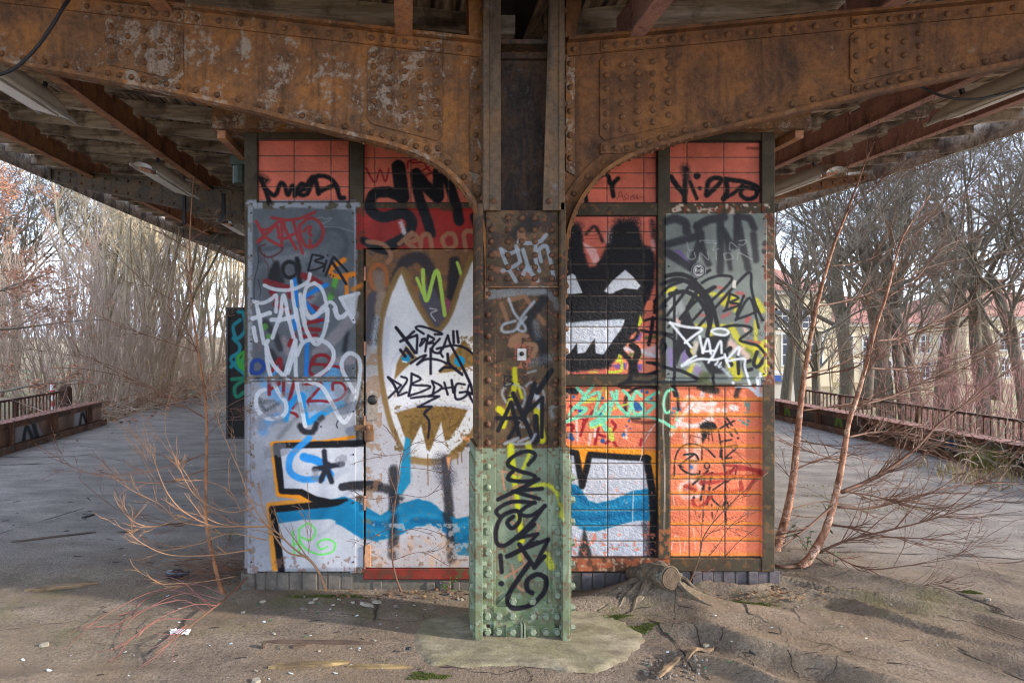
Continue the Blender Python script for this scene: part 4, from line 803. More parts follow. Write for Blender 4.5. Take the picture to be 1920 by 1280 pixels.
# overhanging roof slab: edge plate with soffit
mb = MB(); a = P(398, 196, 4.16); b = P(1520, 240, 4.16)
mb.box((a.x, 4.16, b.z), (b.x, KB + .2, a.z)); mb.build('roof_slab', M['rustD'], kiosk)
mb = MB(); mb.box((a.x + .02, 4.2, b.z - .05), (a.x + .07, KB, b.z - .002)); mb.box((b.x - .07, 4.2, b.z - .05), (b.x - .02, KB, b.z - .002)); mb.build('eave_angle', M['rustP'], kiosk)
# plinth bricks
for X0, X1, y0, y1, hs, m in ((452, 662, 1070, 1109, 9, 'brickL'), (1276, 1462, 1068, 1106, 9, 'brick'), (978, 1275, 1072, 1108, 13, 'brick')):
    ws = rng.uniform(.75, 1.25, hs); ws = np.cumsum(np.r_[0, ws / ws.sum()])
    for k in range(hs):
        xa = X0 + (X1 - X0) * ws[k] + .8; xb = X0 + (X1 - X0) * ws[k + 1] - 1.2
        mb = MB(); a = P(xa, y0 + random.uniform(0, 2), ZK); b = P(xb, y1 + 4, ZK)
        j = random.uniform(-.012, .012); mb.box((a.x, ZK - .012 + j, b.z), (b.x, ZK + .1, a.z)); mb.build('plinth_brick', M[m], kiosk, bevel=.004)
mb = MB(); a = P(455, 1074, ZK); b = P(1458, 1125, ZK); mb.box((a.x, ZK - .001, b.z), (b.x, ZK + .16, a.z + .004)); mb.build('plinth', M['mortar'], kiosk)
# rubble step below the door sill
mb = MB()
for k in range(9):
    x = 672 + k * 25; a = P(x, 1088 + random.uniform(-3, 3), ZK); b = P(x + random.uniform(16, 24), 1116, ZK); mb.box((a.x, ZK - .01 + random.uniform(-.01, .02), b.z), (b.x, ZK + .06, a.z))
mb.build('sill_stone', M['brickL'], kiosk, bevel=.01)
# ================================================================ SIGN BOARD beside the kiosk
sb = empty('sign_board', P(442, 820, 4.75), 'narrow black board with teal and green graffiti hung at the left side of the kiosk', 'sign board')
SC = Canvas(420, 572, 500, 826, 1.5, (32, 30, 30)); SC.k = 1; SC.a *= (1 + .3 * (SC.n2 - .5))[..., None]
SC.crop(0, 240, .3593)
SC.crop(0, 600, .3125)
for q in ([(1440, 0), (1400, 40), (1420, 110), (1470, 60), (1460, -40), (1430, -50)], [(1400, 110), (1440, 160), (1420, 240), (1480, 240)], [(1385, 280), (1440, 240), (1475, 300)], [(1420, 200), (1385, 240), (1470, 330)]): SC.st(q, 22, (28, 138, 150), 1.4)
for q in ([(1480, 180), (1430, 220), (1440, 280), (1480, 290)], [(1470, 200), (1450, 260), (1480, 330)]): SC.st(q, 20, (70, 168, 62), 1.4)
for q in ([(1390, 355), (1470, 350), (1410, 400), (1420, 460), (1480, 420)],): SC.st(q, 22, (30, 130, 96), 2)
SC.st([(1430, 540), (1480, 520)], 60, (70, 48, 36), 5, .6)
panel('board_face', SC, 427, 579, 500, 819, 4.75, M['sheet'], sb, .02, 1.4)
mb = MB(); mb.pbox(424, 576, 428, 822, 4.74, 4.79); mb.pbox(428, 576, 500, 579.5, 4.74, 4.79); mb.pbox(428, 818.5, 500, 822, 4.74, 4.79); mb.build('board_frame', M['black'], sb)
# ================================================================ STEEL COLUMN
ZF, ZW = 3.55, 3.62      # flange edge / web face
col = empty('steel_column', (0.6, 3.7, 0), 'riveted steel column with a mint green foot and grey tag graffiti in the centre', 'column')
def cpan(name, x0, y0, x1, y1, Z, depth=.012, step=1.2): return panel(name, C, x0, y0, x1, y1, Z, M['colp'], col, depth, step)
cpan('web', 918, 538, 1046, 1196, ZW)
cpan('angle', 904, 538, 929, 1170, ZW - .014, .013); cpan('angle', 1028, 538, 1056, 1170, ZW - .014, .013)
for xq in ((904, 912), (1046, 1057)): cpan('angle', xq[0], 382, xq[1], 540, ZW - .013, .012)
cpan('splice_plate', 911, 394, 1047, 538, ZW - .026, .024)
mb = MB(); mb.pbox(912, 536.5, 1047, 539, ZW - .034, ZW); mb.build('splice_edge', M['rustD'], col)
# side flanges: long plates standing out towards the viewer
for s, (xa, xb, ga, gb) in ((-1, (897, 906, 891, 905)), (1, (1052, 1061, 1055, 1068))):
    panel('flange', C, xa, 380, xb, 842, ZF, M['colp'], col, .30, 1.2)
    panel('flange', C, ga, 838, gb, 1203, ZF - .004, M['colp'], col, .32, 1.2)
    ox = (888, 893) if s < 0 else (1066, 1071)
    panel('flange_plate', C, ox[0], 862, ox[1], 1203, ZF + .012, M['colp'], col, .28, 1.2)
# foot plates
cpan('base_plate', 925, 1138, 1040, 1196, ZW - .02, .02)
cpan('foot_lug', 948, 1172, 976, 1196, ZW - .032, .012); cpan('foot_lug', 986, 1172, 1012, 1196, ZW - .032, .012)
mb = MB(); mb.pbox(976.5, 1170, 980, 1200, ZW - .05, ZW); mb.pbox(982.5, 1170, 986, 1200, ZW - .05, ZW); mb.build('foot_rib', M['green'], col)
panel('gusset_plate', C, 927, 1110, 1032, 1137, ZW - .012, M['colp'], col, .011, 1.2, trap=(955, 1005, 927, 1032))
for x0, x1 in ((905, 924), (1036, 1055)):
    cpan('cover_strip', x0, 985, x1, 1136, ZW - .026, .012)
# bolts and rivets on the foot
Zb = ZW - .026
for x in (915, 1045):
    for y in (874, 913, 953): place('rivet', RVG['-y'], P(x, y, ZW - .014), col)
    for y in (995, 1034, 1074, 1114): place('bolt', HB['-y'], P(x, y, Zb), col)
for x in (914, 935, 961, 999, 1023, 1044):
    place('bolt', HB['-y'], P(x, 1154, ZW - .02), col); place('bolt', HB['-y'], P(x, 1183, ZW - (.032 if x in (961, 999) else .02)), col)
for x in (962, 998): place('bolt', HB['-y'], P(x, 1126, ZW - .012), col)
for y in (895, 936, 977, 1017, 1057, 1098, 1138, 1175):
    for s, xi, xo in ((-1, 905, 888), (1, 1055, 1071)):
        for k, (x, ax) in enumerate(((xi, 'x' if s < 0 else '-x'), (xo, '-x' if s < 0 else 'x'))):
            p = P(x, y, ZF + .035); place('bolt', HB[ax], p, col)
# rivets on the shaft
for y in (550, 590, 630, 672, 713, 755, 795, 830):
    for x in (915, 1042): place('rivet', RVC['-y'], P(x, y, ZW - .014), col)
    for s, x, ax in ((-1, 897, '-x'), (1, 1061, 'x')): place('rivet', RVC[ax], P(x, y - 14, ZF + .03), col)
for y in (431, 453, 478, 501, 522):
    for x in (921, 1035): place('rivet', RVC['-y'], P(x, y, ZW - .026), col)
for y, xs in ((409, (952, 978, 1003)), (431, (952, 978, 1003)), (453, (952, 978, 1003)), (478, (952, 1003)), (501, (952, 978, 1003)), (522, (952, 978, 1003))):
    for x in xs: place('rivet', RVC['-y'], P(x, y, ZW - .026), col)
for x in (925, 1029): place('rivet', RVC['-y'], P(x, 377, ZF + .012), col)
# upper shaft: outer channels with recessed web
mb = MB(); mb.pbox(906, -40, 917, 394, ZF, 3.86); mb.pbox(1048, -40, 1059, 394, ZF, 3.86); mb.build('channel_flange', M['steelG'], col, bevel=.003)
mb = MB(); mb.pbox(917.4, -40, 939, 394, ZF + .008, ZF + .022); mb.build('channel_leg', M['steelG'], col)
mb = MB(); v0, v1 = P(1031, -40, ZF + .008), P(1018, 394, ZF + .008); w0, w1 = P(1047.6, -40, ZF + .008), P(1047.6, 394, ZF + .008)
mb.prism([(v0.x, v0.z), (w0.x, w0.z), (w1.x, w1.z), (v1.x, v1.z)], ZF + .008, ZF + .022); mb.build('channel_leg', M['steelG'], col)
mb = MB(); mb.pbox(917, 74, 1048, 394, 3.74, 3.76); mb.build('upper_web', M['shaft'], col)
mb = MB(); mb.pbox(918, 74, 1046, 82, 3.60, 3.74); mb.pbox(918, 84, 1046, 110, 3.71, 3.74); mb.build('head_plate', M['shaft'], col)
for x in (962, 988): place('rivet', RVC['-y'], P(x, 96, 3.71), col)
for y in range(20, 390, 44):
    for x, ax in ((906, '-x'), (1059, 'x')): place('rivet', RVC[ax], P(x, y, ZF + .03), col)
tot = empty('switch_plate', P(979, 676, ZW), 'small white plate with a dark knob screwed to the column shaft', 'plate')
mb = MB(); mb.pbox(970, 653, 987, 676, ZW - .012, ZW - .001); mb.build('plate', flat('pale_plate', (188, 184, 176), .6, .1), tot, bevel=.002)
mb = MB(); c = P(978, 663, ZW - .012); mb.lathe([(.012, 0), (.012, .008), (.006, .012), (.006, .045)], c, '-y', 8); mb.build('knob', M['black'], tot)
# inclined struts beside the column head
for nm, pts in (('left', ((878, -30), (903, -30), (905, 72), (880, 72))), ('right', ((1098, -30), (1062, -30), (1060, 70), (1078, 70)))):
    mb = MB(); q = [P(x, y, 3.62) for x, y in pts]; mb.prism([(p.x, p.z) for p in q], 3.62, 3.8); o = mb.build('head_strut', M['rustL' if nm == 'left' else 'rustR'], col)
# ================================================================ GIRDERS
ZG = 3.665
LB = [(-850, -61), (-400, 36), (0, 121), (150, 148), (300, 176), (380, 193), (480, 216), (590, 244), (650, 259), (700, 270), (750, 284), (790, 299), (825, 319), (855, 345), (880, 378), (895, 410), (903, 450), (906, 500), (906, 560)]
RB = [(2820, -61), (2300, 47), (1920, 122), (1830, 140), (1740, 158), (1660, 175), (1580, 193), (1510, 210), (1430, 230), (1360, 247), (1290, 264), (1230, 281), (1175, 301), (1132, 327), (1098, 364), (1075, 405), (1062, 450), (1058, 500), (1058, 560)]
topL = lambda x: 12 + .114 * (x - 315); topR = lambda x: 76 - .095 * (x - 1075)
def dense(pts, n=8):
    p = np.array(pts, float); q = np.vstack([2 * p[0] - p[1], p, 2 * p[-1] - p[-2]]); out = []
    for i in range(1, len(q) - 2):
        for t in np.linspace(0, 1, n + 1)[:-1]:
            out.append(.5 * (2 * q[i] + (q[i + 1] - q[i - 1]) * t + (2 * q[i - 1] - 5 * q[i] + 4 * q[i + 1] - q[i + 2]) * t * t + (3 * q[i] - q[i - 1] - 3 * q[i + 1] + q[i + 2]) * t ** 3))
    return np.array(out + [p[-1]])
def offs(p, d):
    t = np.gradient(p, axis=0); t /= np.linalg.norm(t, axis=1)[:, None] + 1e-9
    n = np.stack([t[:, 1], -t[:, 0]], 1)
    return p + n * d
def walk(p, sp, start=0):
    L = np.r_[0, np.cumsum(np.linalg.norm(np.diff(p, axis=0), axis=1))]; out = []
    s = start
    while s < L[-1]:
        out.append((np.interp(s, L, p[:, 0]), np.interp(s, L, p[:, 1]))); s += sp
    return out
def toxz(p, Z=ZG): return [(P(x, y, Z).x, P(x, y, Z).z) for x, y in p]
def girder(side, label):
    L = side < 0; m = M['rustL'] if L else M['rustR']; sg = 1 if L else -1
    g = empty('roof_girder', P(905 if L else 1058, 500, ZG + .12), label, 'girder')
    lo = dense(LB if L else RB); top = topL if L else topR
    xend = 905 if L else 1059
    # web: strip from the lower curve up to the top flange; where the arch turns down it narrows into a leg beside the column
    hi = np.stack([lo[:, 0], top(lo[:, 0])], 1)
    keep = lo[:, 1] < 360
    mb = MB(); mb.strip(toxz(lo[keep]), toxz(hi[keep]), 3.665, 3.685)
    c0 = lo[keep][-1]
    mb.prism(toxz([(c0[0], c0[1]), (xend, c0[1] + 4), (xend, top(xend)), (c0[0], top(c0[0]))]), 3.664, 3.686); mb.build('web', m, g)
    # curved bottom flange and its angle leg
    inn = offs(lo, 7 * sg); mb = MB(); mb.strip(toxz(lo), toxz(inn), 3.595, 3.70); mb.build('bottom_flange', m, g)
    sub = lo[lo[:, 1] < 470]
    mb = MB(); mb.strip(toxz(offs(sub, 7 * sg)), toxz(offs(sub, 31 * sg)), 3.652, 3.6645); mb.build('bottom_angle', m, g)
    tx = np.linspace(-850, 903, 40) if L else np.linspace(2820, 1062, 40)
    t0 = np.stack([tx, top(tx)], 1); t1 = t0 + [0, 6]; t2 = t0 + [0, 30]
    mb = MB(); mb.strip(toxz(t1), toxz(t0), 3.605, 3.745); mb.build('top_flange', m, g)
    mb = MB(); mb.strip(toxz(t2), toxz(t1), 3.652, 3.6645); mb.build('top_angle', m, g)
    mb = MB()
    vx = (880, 904) if L else (1060, 1077)
    mb.prism(toxz([(vx[0], top(vx[0]) + 32), (vx[1], top(vx[1]) + 32), (vx[1], 330), (vx[0], 320)]), 3.652, 3.6645); mb.build('end_angle', M['rustD'], g)
    mx = (829, 831) if L else (1122, 1124)
    pl = ([(198, 345, 11, 3), (689, 829, 26, 6)] if L else [(1124, 1264, 26, 6), (1592, 1733, 12, 3)])
    rivs = []
    for (xa, xb, n, rows) in pl:
        ya = lambda x: top(x) + 34
        yb = lambda x: np.interp(x, lo[lo[:, 1] < 300][:, 0] if L else lo[lo[:, 1] < 300][::-1][:, 0], lo[lo[:, 1] < 300][:, 1] if L else lo[lo[:, 1] < 300][::-1][:, 1]) - 34
        e = 9
        q = [(xa + e, ya(xa)), (xb - e, ya(xb)), (xb, ya(xb) + e), (xb, yb(xb) - e), (xb - e, yb(xb)), (xa + e, yb(xa)), (xa, yb(xa) - e), (xa, ya(xa) + e)]
        mb = MB(); mb.prism(toxz(q), 3.655, 3.6652); mb.build('splice_plate', M['rustD'] if L else m, g, bevel=.002)
        # cover plates on both angles at the joint
        xs = np.linspace(xa, xb, 5); u0 = np.stack([xs, top(xs) + 7], 1)
        mb = MB(); mb.strip(toxz(u0 + [0, 22]), toxz(u0), 3.644, 3.652); mb.build('cover_plate', m, g, bevel=.0015); mb = MB()
        lw = np.stack([xs, [yb(x) + 34 for x in xs]], 1); mb.strip(toxz(lw + [0, -8]), toxz(lw + [0, -29]), 3.644, 3.652); mb.build('cover_plate', m, g, bevel=.0015)
        for i in range(5):
            x = xa + 12 + (xb - xa - 24) * i / 4
            h = yb(x) - ya(x); cnt = rows if i % 2 == 0 else rows - 1
            if rows == 6: cnt = 6
            for k in range(cnt):
                f = (k + .5 + (.0 if i % 2 == 0 else (.5 if rows == 3 else .25))) / (rows + (.4 if rows == 6 else 0)); rivs.append((x, ya(x) + 4 + (h - 8) * f, 3.655))
        for k in range(7):
            x = xa + 8 + (xb - xa - 16) * k / 6; rivs.append((x, top(x) + 19, 3.644)); rivs.append((x, yb(x) + 34 - 18.5, 3.644))
    def onpl(x): return any(xa - 14 < x < xb + 14 for xa, xb, _, _ in pl)
    for x in np.arange(-40, 900, 41) if L else np.arange(1075, 1960, 41):
        if not onpl(x): rivs.append((x, top(x) + 19, 3.652))
    pth = offs(sub, 19 * sg)
    for x, y in walk(pth, 41, 10):
        if -60 < x < 1980 and not (onpl(x) and y < 275): rivs.append((x, y, 3.652))
    for y in (122, 166, 210, 255, 298): rivs.append((891 if L else 1068, y, 3.652))
    rivs.sort(key=lambda q: abs(q[0] - 980)); n = 0
    for x, y, z in rivs[:96]:
        o = place('rivet', RV['-y'], P(x, y, ZG) if False else (P(x, y, ZG).x, z, P(x, y, ZG).z), g)
        o.rotation_euler = (0, random.uniform(0, 6), 0)
    rest = MB()
    for x, y, z in rivs[96:]: p = P(x, y, ZG); rest.lathe([(.0165, 0), (.0155, .005), (.012, .010), (.005, .0135)], (p.x, z, p.z), '-y', 8)
    # underside rivets along the curved flange
    for x, y in walk(lo, 22, 5):
        if y > 262:
            i = np.argmin(np.hypot(lo[:, 0] - x, lo[:, 1] - y)); t = lo[min(i + 1, len(lo) - 1)] - lo[max(i - 1, 0)]; t = t / np.linalg.norm(t)
            p = P(x, y, ZG); nrm = Vector((t[1] * -sg, 0, t[0] * sg * 1)) if False else Vector((-t[1] * sg, 0, -t[0] * sg))
            if nrm.z > 0 and abs(t[0]) > .3: nrm = -nrm
            for yy in (3.612, 3.688):
                c = Vector((p.x, yy, p.z)); u = Vector((0, 1, 0)); w = nrm.cross(u)
                vs = []
                for r, h in ((.011, -.002), (.010, .004), (.005, .008)):
                    for k in range(6): vs.append(c + (u * math.cos(k * 1.0472) + w * math.sin(k * 1.0472)) * r + nrm * h)
                rest.add(vs, [(i2 * 6 + k, i2 * 6 + (k + 1) % 6, i2 * 6 + 6 + (k + 1) % 6, i2 * 6 + 6 + k) for i2 in range(2) for k in range(6)] + [tuple(range(12, 18))])
    rest.build('small_rivets', M['rivet'], g)['kind'] = 'stuff'
    return g
girder(-1, 'rusty riveted roof girder curving from the column out to the left')
girder(1, 'rusty riveted roof girder curving from the column out to the right')
# girder arms of the columns farther along the platform (only their outer arms show)
def far_arm(side, k, label):
    L = side < 0; dY = 5.14 * k
    g = empty('roof_girder', (P(300 if L else 1700, 200, ZG) + Vector((0, dY + .1, 0))), label, 'girder')
    lo = dense((LB if L else RB)); lo = lo[(lo[:, 0] < 360)] if L else lo[(lo[:, 0] > 1640)]
    top = topL if L else topR; sg = 1 if L else -1; m = M['steelB'] if L else M['rustR']
    hi = np.stack([lo[:, 0], top(lo[:, 0])], 1)
    mb = MB(); mb.strip(toxz(lo), toxz(hi), 3.665 + dY, 3.685 + dY); mb.build('web', m, g)
    mb = MB(); mb.strip(toxz(lo), toxz(lo + [0, -7]), 3.625 + dY, 3.715 + dY); mb.build('bottom_flange', m, g)
    mb = MB(); mb.strip(toxz(hi + [0, 7]), toxz(hi), 3.6 + dY, 3.75 + dY); mb.build('top_flange', m, g)
    mb = MB(); mb.strip(toxz(lo + [0, -7]), toxz(lo + [0, -31]), 3.652 + dY, 3.6645 + dY); mb.build('bottom_angle', m, g)
    e = lo[0]; mb = MB(); mb.prism(toxz([(e[0], e[1]), (e[0] + sg * 10, e[1]), (e[0] + sg * 10, top(e[0])), (e[0], top(e[0]))]), 3.63 + dY, 3.71 + dY); mb.build('end_plate', m, g)
    for x in np.arange(lo[:, 0].min() + 40, lo[:, 0].max(), 52):
        y = np.interp(x, lo[:, 0] if L else lo[::-1, 0], lo[:, 1] if L else lo[::-1, 1])
        for yy in (y - 19, top(x) + 20): p = P(x, yy, ZG); place('rivet', RV['-y'], (p.x, 3.652 + dY, p.z), g)
for k, w in ((1, 'second'), (2, 'third')):
    far_arm(-1, k, f'dark girder arm left of the kiosk, {w} one back under the roof')
    if k == 1: far_arm(1, k, 'rust brown girder arm ending right of the kiosk under the roof')
# ================================================================ CANOPY ROOF, PURLINS
CX = .595; YA, YB = -.5, 27.0
def gz(xo): return 3.118 + .1045 * abs(xo)     # girder top height at offset from the column
WL, WR_ = 5.75, 6.25
roof = empty('canopy_roof', (CX, 12, 3.3), 'weathered timber canopy roof of boards and rafters sloping up to both eaves', 'roof')
t = NT('roof_boards_wood')
sx = t.n.new('ShaderNodeSeparateXYZ'); t.L(t.pos, sx.inputs[0])
w = t.n.new('ShaderNodeTexWave'); w.wave_type = 'BANDS'; w.bands_direction = 'X'; w.inputs['Scale'].default_value = 2.2; w.inputs['Distortion'].default_value = .3; t.L(t.pos, w.inputs['Vector'])
g1 = t.noise(1.5, 7, .7, stretch=(14, 1.2, 8)); g2 = t.noise(1.1, 4, .5)
c = t.ramp(g1, [(.36, s2l((58, 50, 44))), (.5, s2l((128, 110, 92))), (.68, s2l((214, 194, 166)))])
c = t.mix(t.ramp(w.outputs['Fac'], [(.05, .85), (.16, 0.0)]), c, s2l((16, 13, 12)))
c = t.mix(t.ramp(g2, [(.5, 0.0), (.75, .6)]), c, s2l((34, 28, 26)))
M['boards'] = t.out(c, .85, t.bump(g1, .5, .01))
def slope_slab(mb, side, x0, x1, ya, yb, dz0, dz1):
    a0, a1 = CX + side * x0, CX + side * x1
    vs = [(a0, ya, gz(x0) + dz0), (a1, ya, gz(x1) + dz0), (a1, yb, gz(x1) + dz0), (a0, yb, gz(x0) + dz0), (a0, ya, gz(x0) + dz1), (a1, ya, gz(x1) + dz1), (a1, yb, gz(x1) + dz1), (a0, yb, gz(x0) + dz1)]
    mb.add(vs, [(0, 3, 2, 1), (4, 5, 6, 7), (0, 1, 5, 4), (1, 2, 6, 5), (2, 3, 7, 6), (3, 0, 4, 7)])
for s, Wd in ((-1, WL), (1, WR_)):
    mb = MB(); slope_slab(mb, s, .12, Wd, YA, YB, .34, .37)
    mb.build('board_deck', M['boards'], roof)
    for k, y in enumerate(np.arange(YA + .3, YB - .2, .6)):
        mb = MB(); slope_slab(mb, s, .2, Wd + random.uniform(-.12, .06), y, y + .07 + random.uniform(-.01, .015), .225 + random.uniform(-.02, .015), .338); mb.build('rafter', M['rafter'], roof)
    mb = MB(); slope_slab(mb, s, Wd + .07, Wd + .10, YA, YB, .10, .40); mb.build('fascia_board', M['rafter'], roof)
mb = MB(); mb.pbox(936, -60, 966, 64, 3.95, 4.1); mb.build('ridge_board', M['rafter'], roof); mb = MB(); mb.pbox(1000, -60, 1030, 40, 4.3, 4.45); mb.build('ridge_board', M['rafter'], roof)
mb = MB(); mb.box((CX - .11, YA, 3.44), (CX + .11, YB, 3.51)); mb.build('valley_gutter', M['black'], roof)
for s, xo, m, lab in ((-1, .62, 'rustP', 'rusty purlin close left of the column head'), (1, .62, 'rustPR', 'rusty purlin close right of the column head'), (-1, 1.9, 'rustP', 'rusty purlin above the left part of the kiosk'), (1, 1.95, 'rustPR', 'purplish purlin above the right part of the kiosk'),
                      (-1, 3.17, 'rustP', 'notched rust brown purlin carrying the lamps on the left'), (1, 3.62, 'rustPR', 'notched purplish purlin carrying the lamps on the right'), (-1, 4.68, 'rustP', 'rust brown purlin nearest the left eave'), (1, 4.72, 'rustPR', 'purplish purlin nearest the right eave')):
    pr = empty('roof_purlin', (CX + s * xo, 12, gz(xo)), lab, 'purlin')
    x0 = CX + s * xo; z0 = gz(xo)
    # top edge stepped where the rafters are let in
    ys = np.arange(YA + .3, YB - .2, .6); mb = MB(); prof = [(YA + .05, z0 + .01)]
    hi = []
    for k, y in enumerate(ys): hi += [(y - .04, z0 + .245), (y - .04, z0 + .19), (y + .12, z0 + .19), (y + .12, z0 + .225)]
    n = len(hi); lo_ = [(p[0], z0 + .012) for p in hi]
    vs = []
    for (y, zt), (_, zb) in zip(hi, lo_): vs += [(x0 - .009, y, zb), (x0 - .009, y, zt), (x0 + .009, y, zt), (x0 + .009, y, zb)]
    fs = []
    for i in range(n - 1):
        o = 4 * i
        for k in range(4): fs.append((o + k, o + (k + 1) % 4, o + 4 + (k + 1) % 4, o + 4 + k))
    fs += [(0, 3, 2, 1), (4 * n - 4, 4 * n - 3, 4 * n - 2, 4 * n - 1)]
    mb.add(vs, fs); mb.build('purlin_web', M[m], pr)
    mb = MB(); mb.box((x0 - .045, YA + .05, z0), (x0 + .045, YB - .05, z0 + .0125)); mb.build('purlin_flange', M[m], pr)
    mb = MB()
    for y in np.arange(YA + .6, YB - .5, 1.28): mb.box((x0 - .03, y, z0 + .013), (x0 - .0095, y + .05, z0 + .18)); mb.box((x0 + .0095, y, z0 + .013), (x0 + .03, y + .05, z0 + .18))
    mb.build('cleats', M[m], pr)['kind'] = 'stuff'
# ================================================================ PLATFORM LAMPS
def lamp_mesh():
    L, w, h = 1.36, .13, .12
    sec = [(-L / 2, .35, .3), (-L / 2 + .12, .8, .75), (-L / 2 + .28, 1, 1), (0, 1, 1.02), (L / 2 - .28, 1, 1), (L / 2 - .12, .8, .75), (L / 2, .35, .3)]
    n = 9; vs = []
    for y, sw, sh in sec:
        for k in range(n):
            a = math.pi * k / (n - 1); vs.append((math.cos(a) * w * max(sw, .72), y, math.sin(a) * h * sh + .0))
    fs = [(i * n + k, i * n + n + k, i * n + n + k + 1, i * n + k + 1) for i in range(len(sec) - 1) for k in range(n - 1)]
    fs += [tuple(range(n))[::-1], tuple(range((len(sec) - 1) * n, len(sec) * n))]
    return vs, fs
LV, LF = lamp_mesh()
reflect = flat('lamp_reflector', (186, 178, 168), .35, .2, 10, .1)
def lamp(x, y, z, lab, tilt):
    e = empty('platform_lamp', (x, y, z), lab, 'lamp', 'trough lamps under the canopy')
    b = MB(); b.add([(x + a, y + q, z + c) for a, q, c in LV], LF); o = b.build('housing', M['lampw'], e, True)
    b = MB(); b.add([(x + a * 1.06, y + q * 1.01, z - .004 + c * .10) for a, q, c in LV], LF); b.box((x - .138, y - .66, z - .022), (x - .128, y + .66, z + .01)); b.box((x + .128, y - .66, z - .022), (x + .138, y + .66, z + .01)); b.build('rim', M['lampw'], e, True)
    b = MB(); b.box((x - .09, y - .5, z - .03), (x + .09, y + .5, z - .015)); b.build('reflector', reflect, e)
    b = MB(); b.box((x - .06, y - .62, z - .028), (x + .06, y - .51, z - .004)); b.build('lamp_holder', M['rustP'], e, bevel=.004)
    for dy in (-.4, .4): b = MB(); b.box((x - .012, y + dy - .012, z + .09), (x + .012, y + dy + .012, z + .16)); b.build('hanger', M['black'], e)
    e.rotation_euler = (0, tilt, 0)
lamp(-2.53, 4.28, 3.17, 'white trough lamp nearest the left edge of the roof view', R(16)); lamp(-2.53, 7.18, 3.19, 'white trough lamp in front of the dark girder arm on the left', R(16)); lamp(-2.50, 10.0, 3.12, 'white trough lamp half hidden by the kiosk behind the dark girder arm', R(16))
lamp(4.19, 4.72, 3.28, 'grey trough lamp nearest the right edge of the roof view', R(-16)); lamp(4.17, 7.35, 3.19, 'grey trough lamp just right of the kiosk above the saplings', R(-16))
# ================================================================ CABLES
def cable(pts, r, lab):
    p = dense([(q.x, q.y) for q in pts], 5); z = dense([(q.z, 0) for q in pts], 5)[:, 0]
    b = MB(); b.tube([Vector((a[0], a[1], c)) for a, c in zip(p, z)], [r] * len(p), 8); o = b.build('cable', M['cable'], None, True); tidy(o, pts[0]); tag(o, lab, 'cable'); return o
cable([P(-30, 148, 3.5), P(25, 130, 3.48), P(68, 90, 3.46), P(100, 45, 3.45), P(118, 15, 3.45), P(135, -8, 3.5)], .0095, 'thick black cable drooping across the left girder')
cable([P(1722, 160, 4.5), P(1760, 178, 4.5), P(1800, 186, 4.5), P(1850, 183, 4.5), P(1940, 160, 4.5)], .009, 'black cable looping beside the nearest right lamp')
# conduit and pipe hangers at the left kiosk side
hg = empty('pipe_hanger', P(422, 380, 8.2), 'dark pipe hanger on the girder arm left of the kiosk', 'hanger')
b = MB(); b.pbox(342, 356, 347, 420, 8.55, 8.6); b.build('strap', M['black'], hg); b = MB(); b.pbox(415, 362, 421, 418, 8.55, 8.6); b.pbox(410, 412, 424, 416, 8.5, 8.6); b.build('strap', M['black'], hg)
dw = P(452, 300, 4.9)
b = MB(); b.tube([P(450, 310, 4.8), P(450, 345, 4.8)], [.05, .05], 10); b.box((P(436, 0, 4.8).x, 4.74, P(0, 312, 4.8).z), (P(470, 0, 4.8).x, 4.86, P(0, 296, 4.8).z)); o = b.build('drain_pipe', flat('old_green_metal', (58, 70, 60), .6, .3), None); tidy(o, P(450, 345, 4.8)); tag(o, 'short green drain pipe stub under the roof at the left kiosk corner', 'pipe')
# ================================================================ GROUND
XL, XR = -5.42, 6.95
def seg_d(x, y, a, b):
    ax, ay = a; bx, by = b; dx, dy = bx - ax, by - ay; l2 = dx * dx + dy * dy
    t = np.clip(((x - ax) * dx + (y - ay) * dy) / l2, 0, 1)
    return np.hypot(x - ax - t * dx, y - ay - t * dy), t
ST = G(1248, 1125)      # stump foot
def gh(x, y):
    x = np.asarray(x, float); y = np.asarray(y, float)
    h = .012 * (fbm(x * .9, y * .9, 3) - .5) + .007 * (fbm(x * 4, y * 4, 3) - .5)
    # wavy heaved tarmac on the right foreground
    m = sstep(1.05, 1.7, x) * sstep(5.6, 4.3, y) * sstep(6, 3.2, x)
    u = (x - ST.x) * .80 + (y - ST.y) * -.60; v = (x - ST.x) * .60 + (y - ST.y) * .80
    wv = fbm(u * 1.1 + 3, v * 1.8 + 9, 3) * 2.2
    rid = 1 - np.abs(2 * vnoise(v * 3.6 + wv + 40, u * .55 + 7) - 1)
    rid2 = 1 - np.abs(2 * vnoise(v * 8 + wv * 2 + 11, u * 1.4 + 31) - 1)
    h = h + m * (.092 * rid ** 1.4 + .016 * rid2 ** 2 + .018 * (fbm(x * 3.2, y * 5.2, 4) - .5) * 2 - .03) * sstep(3.2, .4, np.hypot(x - ST.x - .3, y - ST.y + .35) * .9 + .1 * u)
    # swelling over the old root between column and stump
    d, t_ = seg_d(x, y, (.98, 4.02), (ST.x - .02, 4.17)); h = h + (.035 + .075 * t_) * np.exp(-(d / .12) ** 2)
    d, t_ = seg_d(x, y, (ST.x, 4.15), (1.75, 3.3)); h = h + .045 * (1 - t_) * np.exp(-(d / .10) ** 2)
    d, t_ = seg_d(x, y, (ST.x, 4.1), (2.6, 3.75)); h = h + .035 * (1 - t_) * np.exp(-(d / .12) ** 2)
    # left foreground: shallow drifts
    ml = sstep(.3, -.4, x) * sstep(5.2, 4.2, y)
    h = h + ml * .02 * (1 - np.abs(2 * vnoise(y * 3.4 + fbm(x, y, 2) * 2.5, x * .5) - 1))
    # keep low at kiosk wall
    return h
def gz_at(x, y): return float(gh(np.array([x]), np.array([y]))[0])
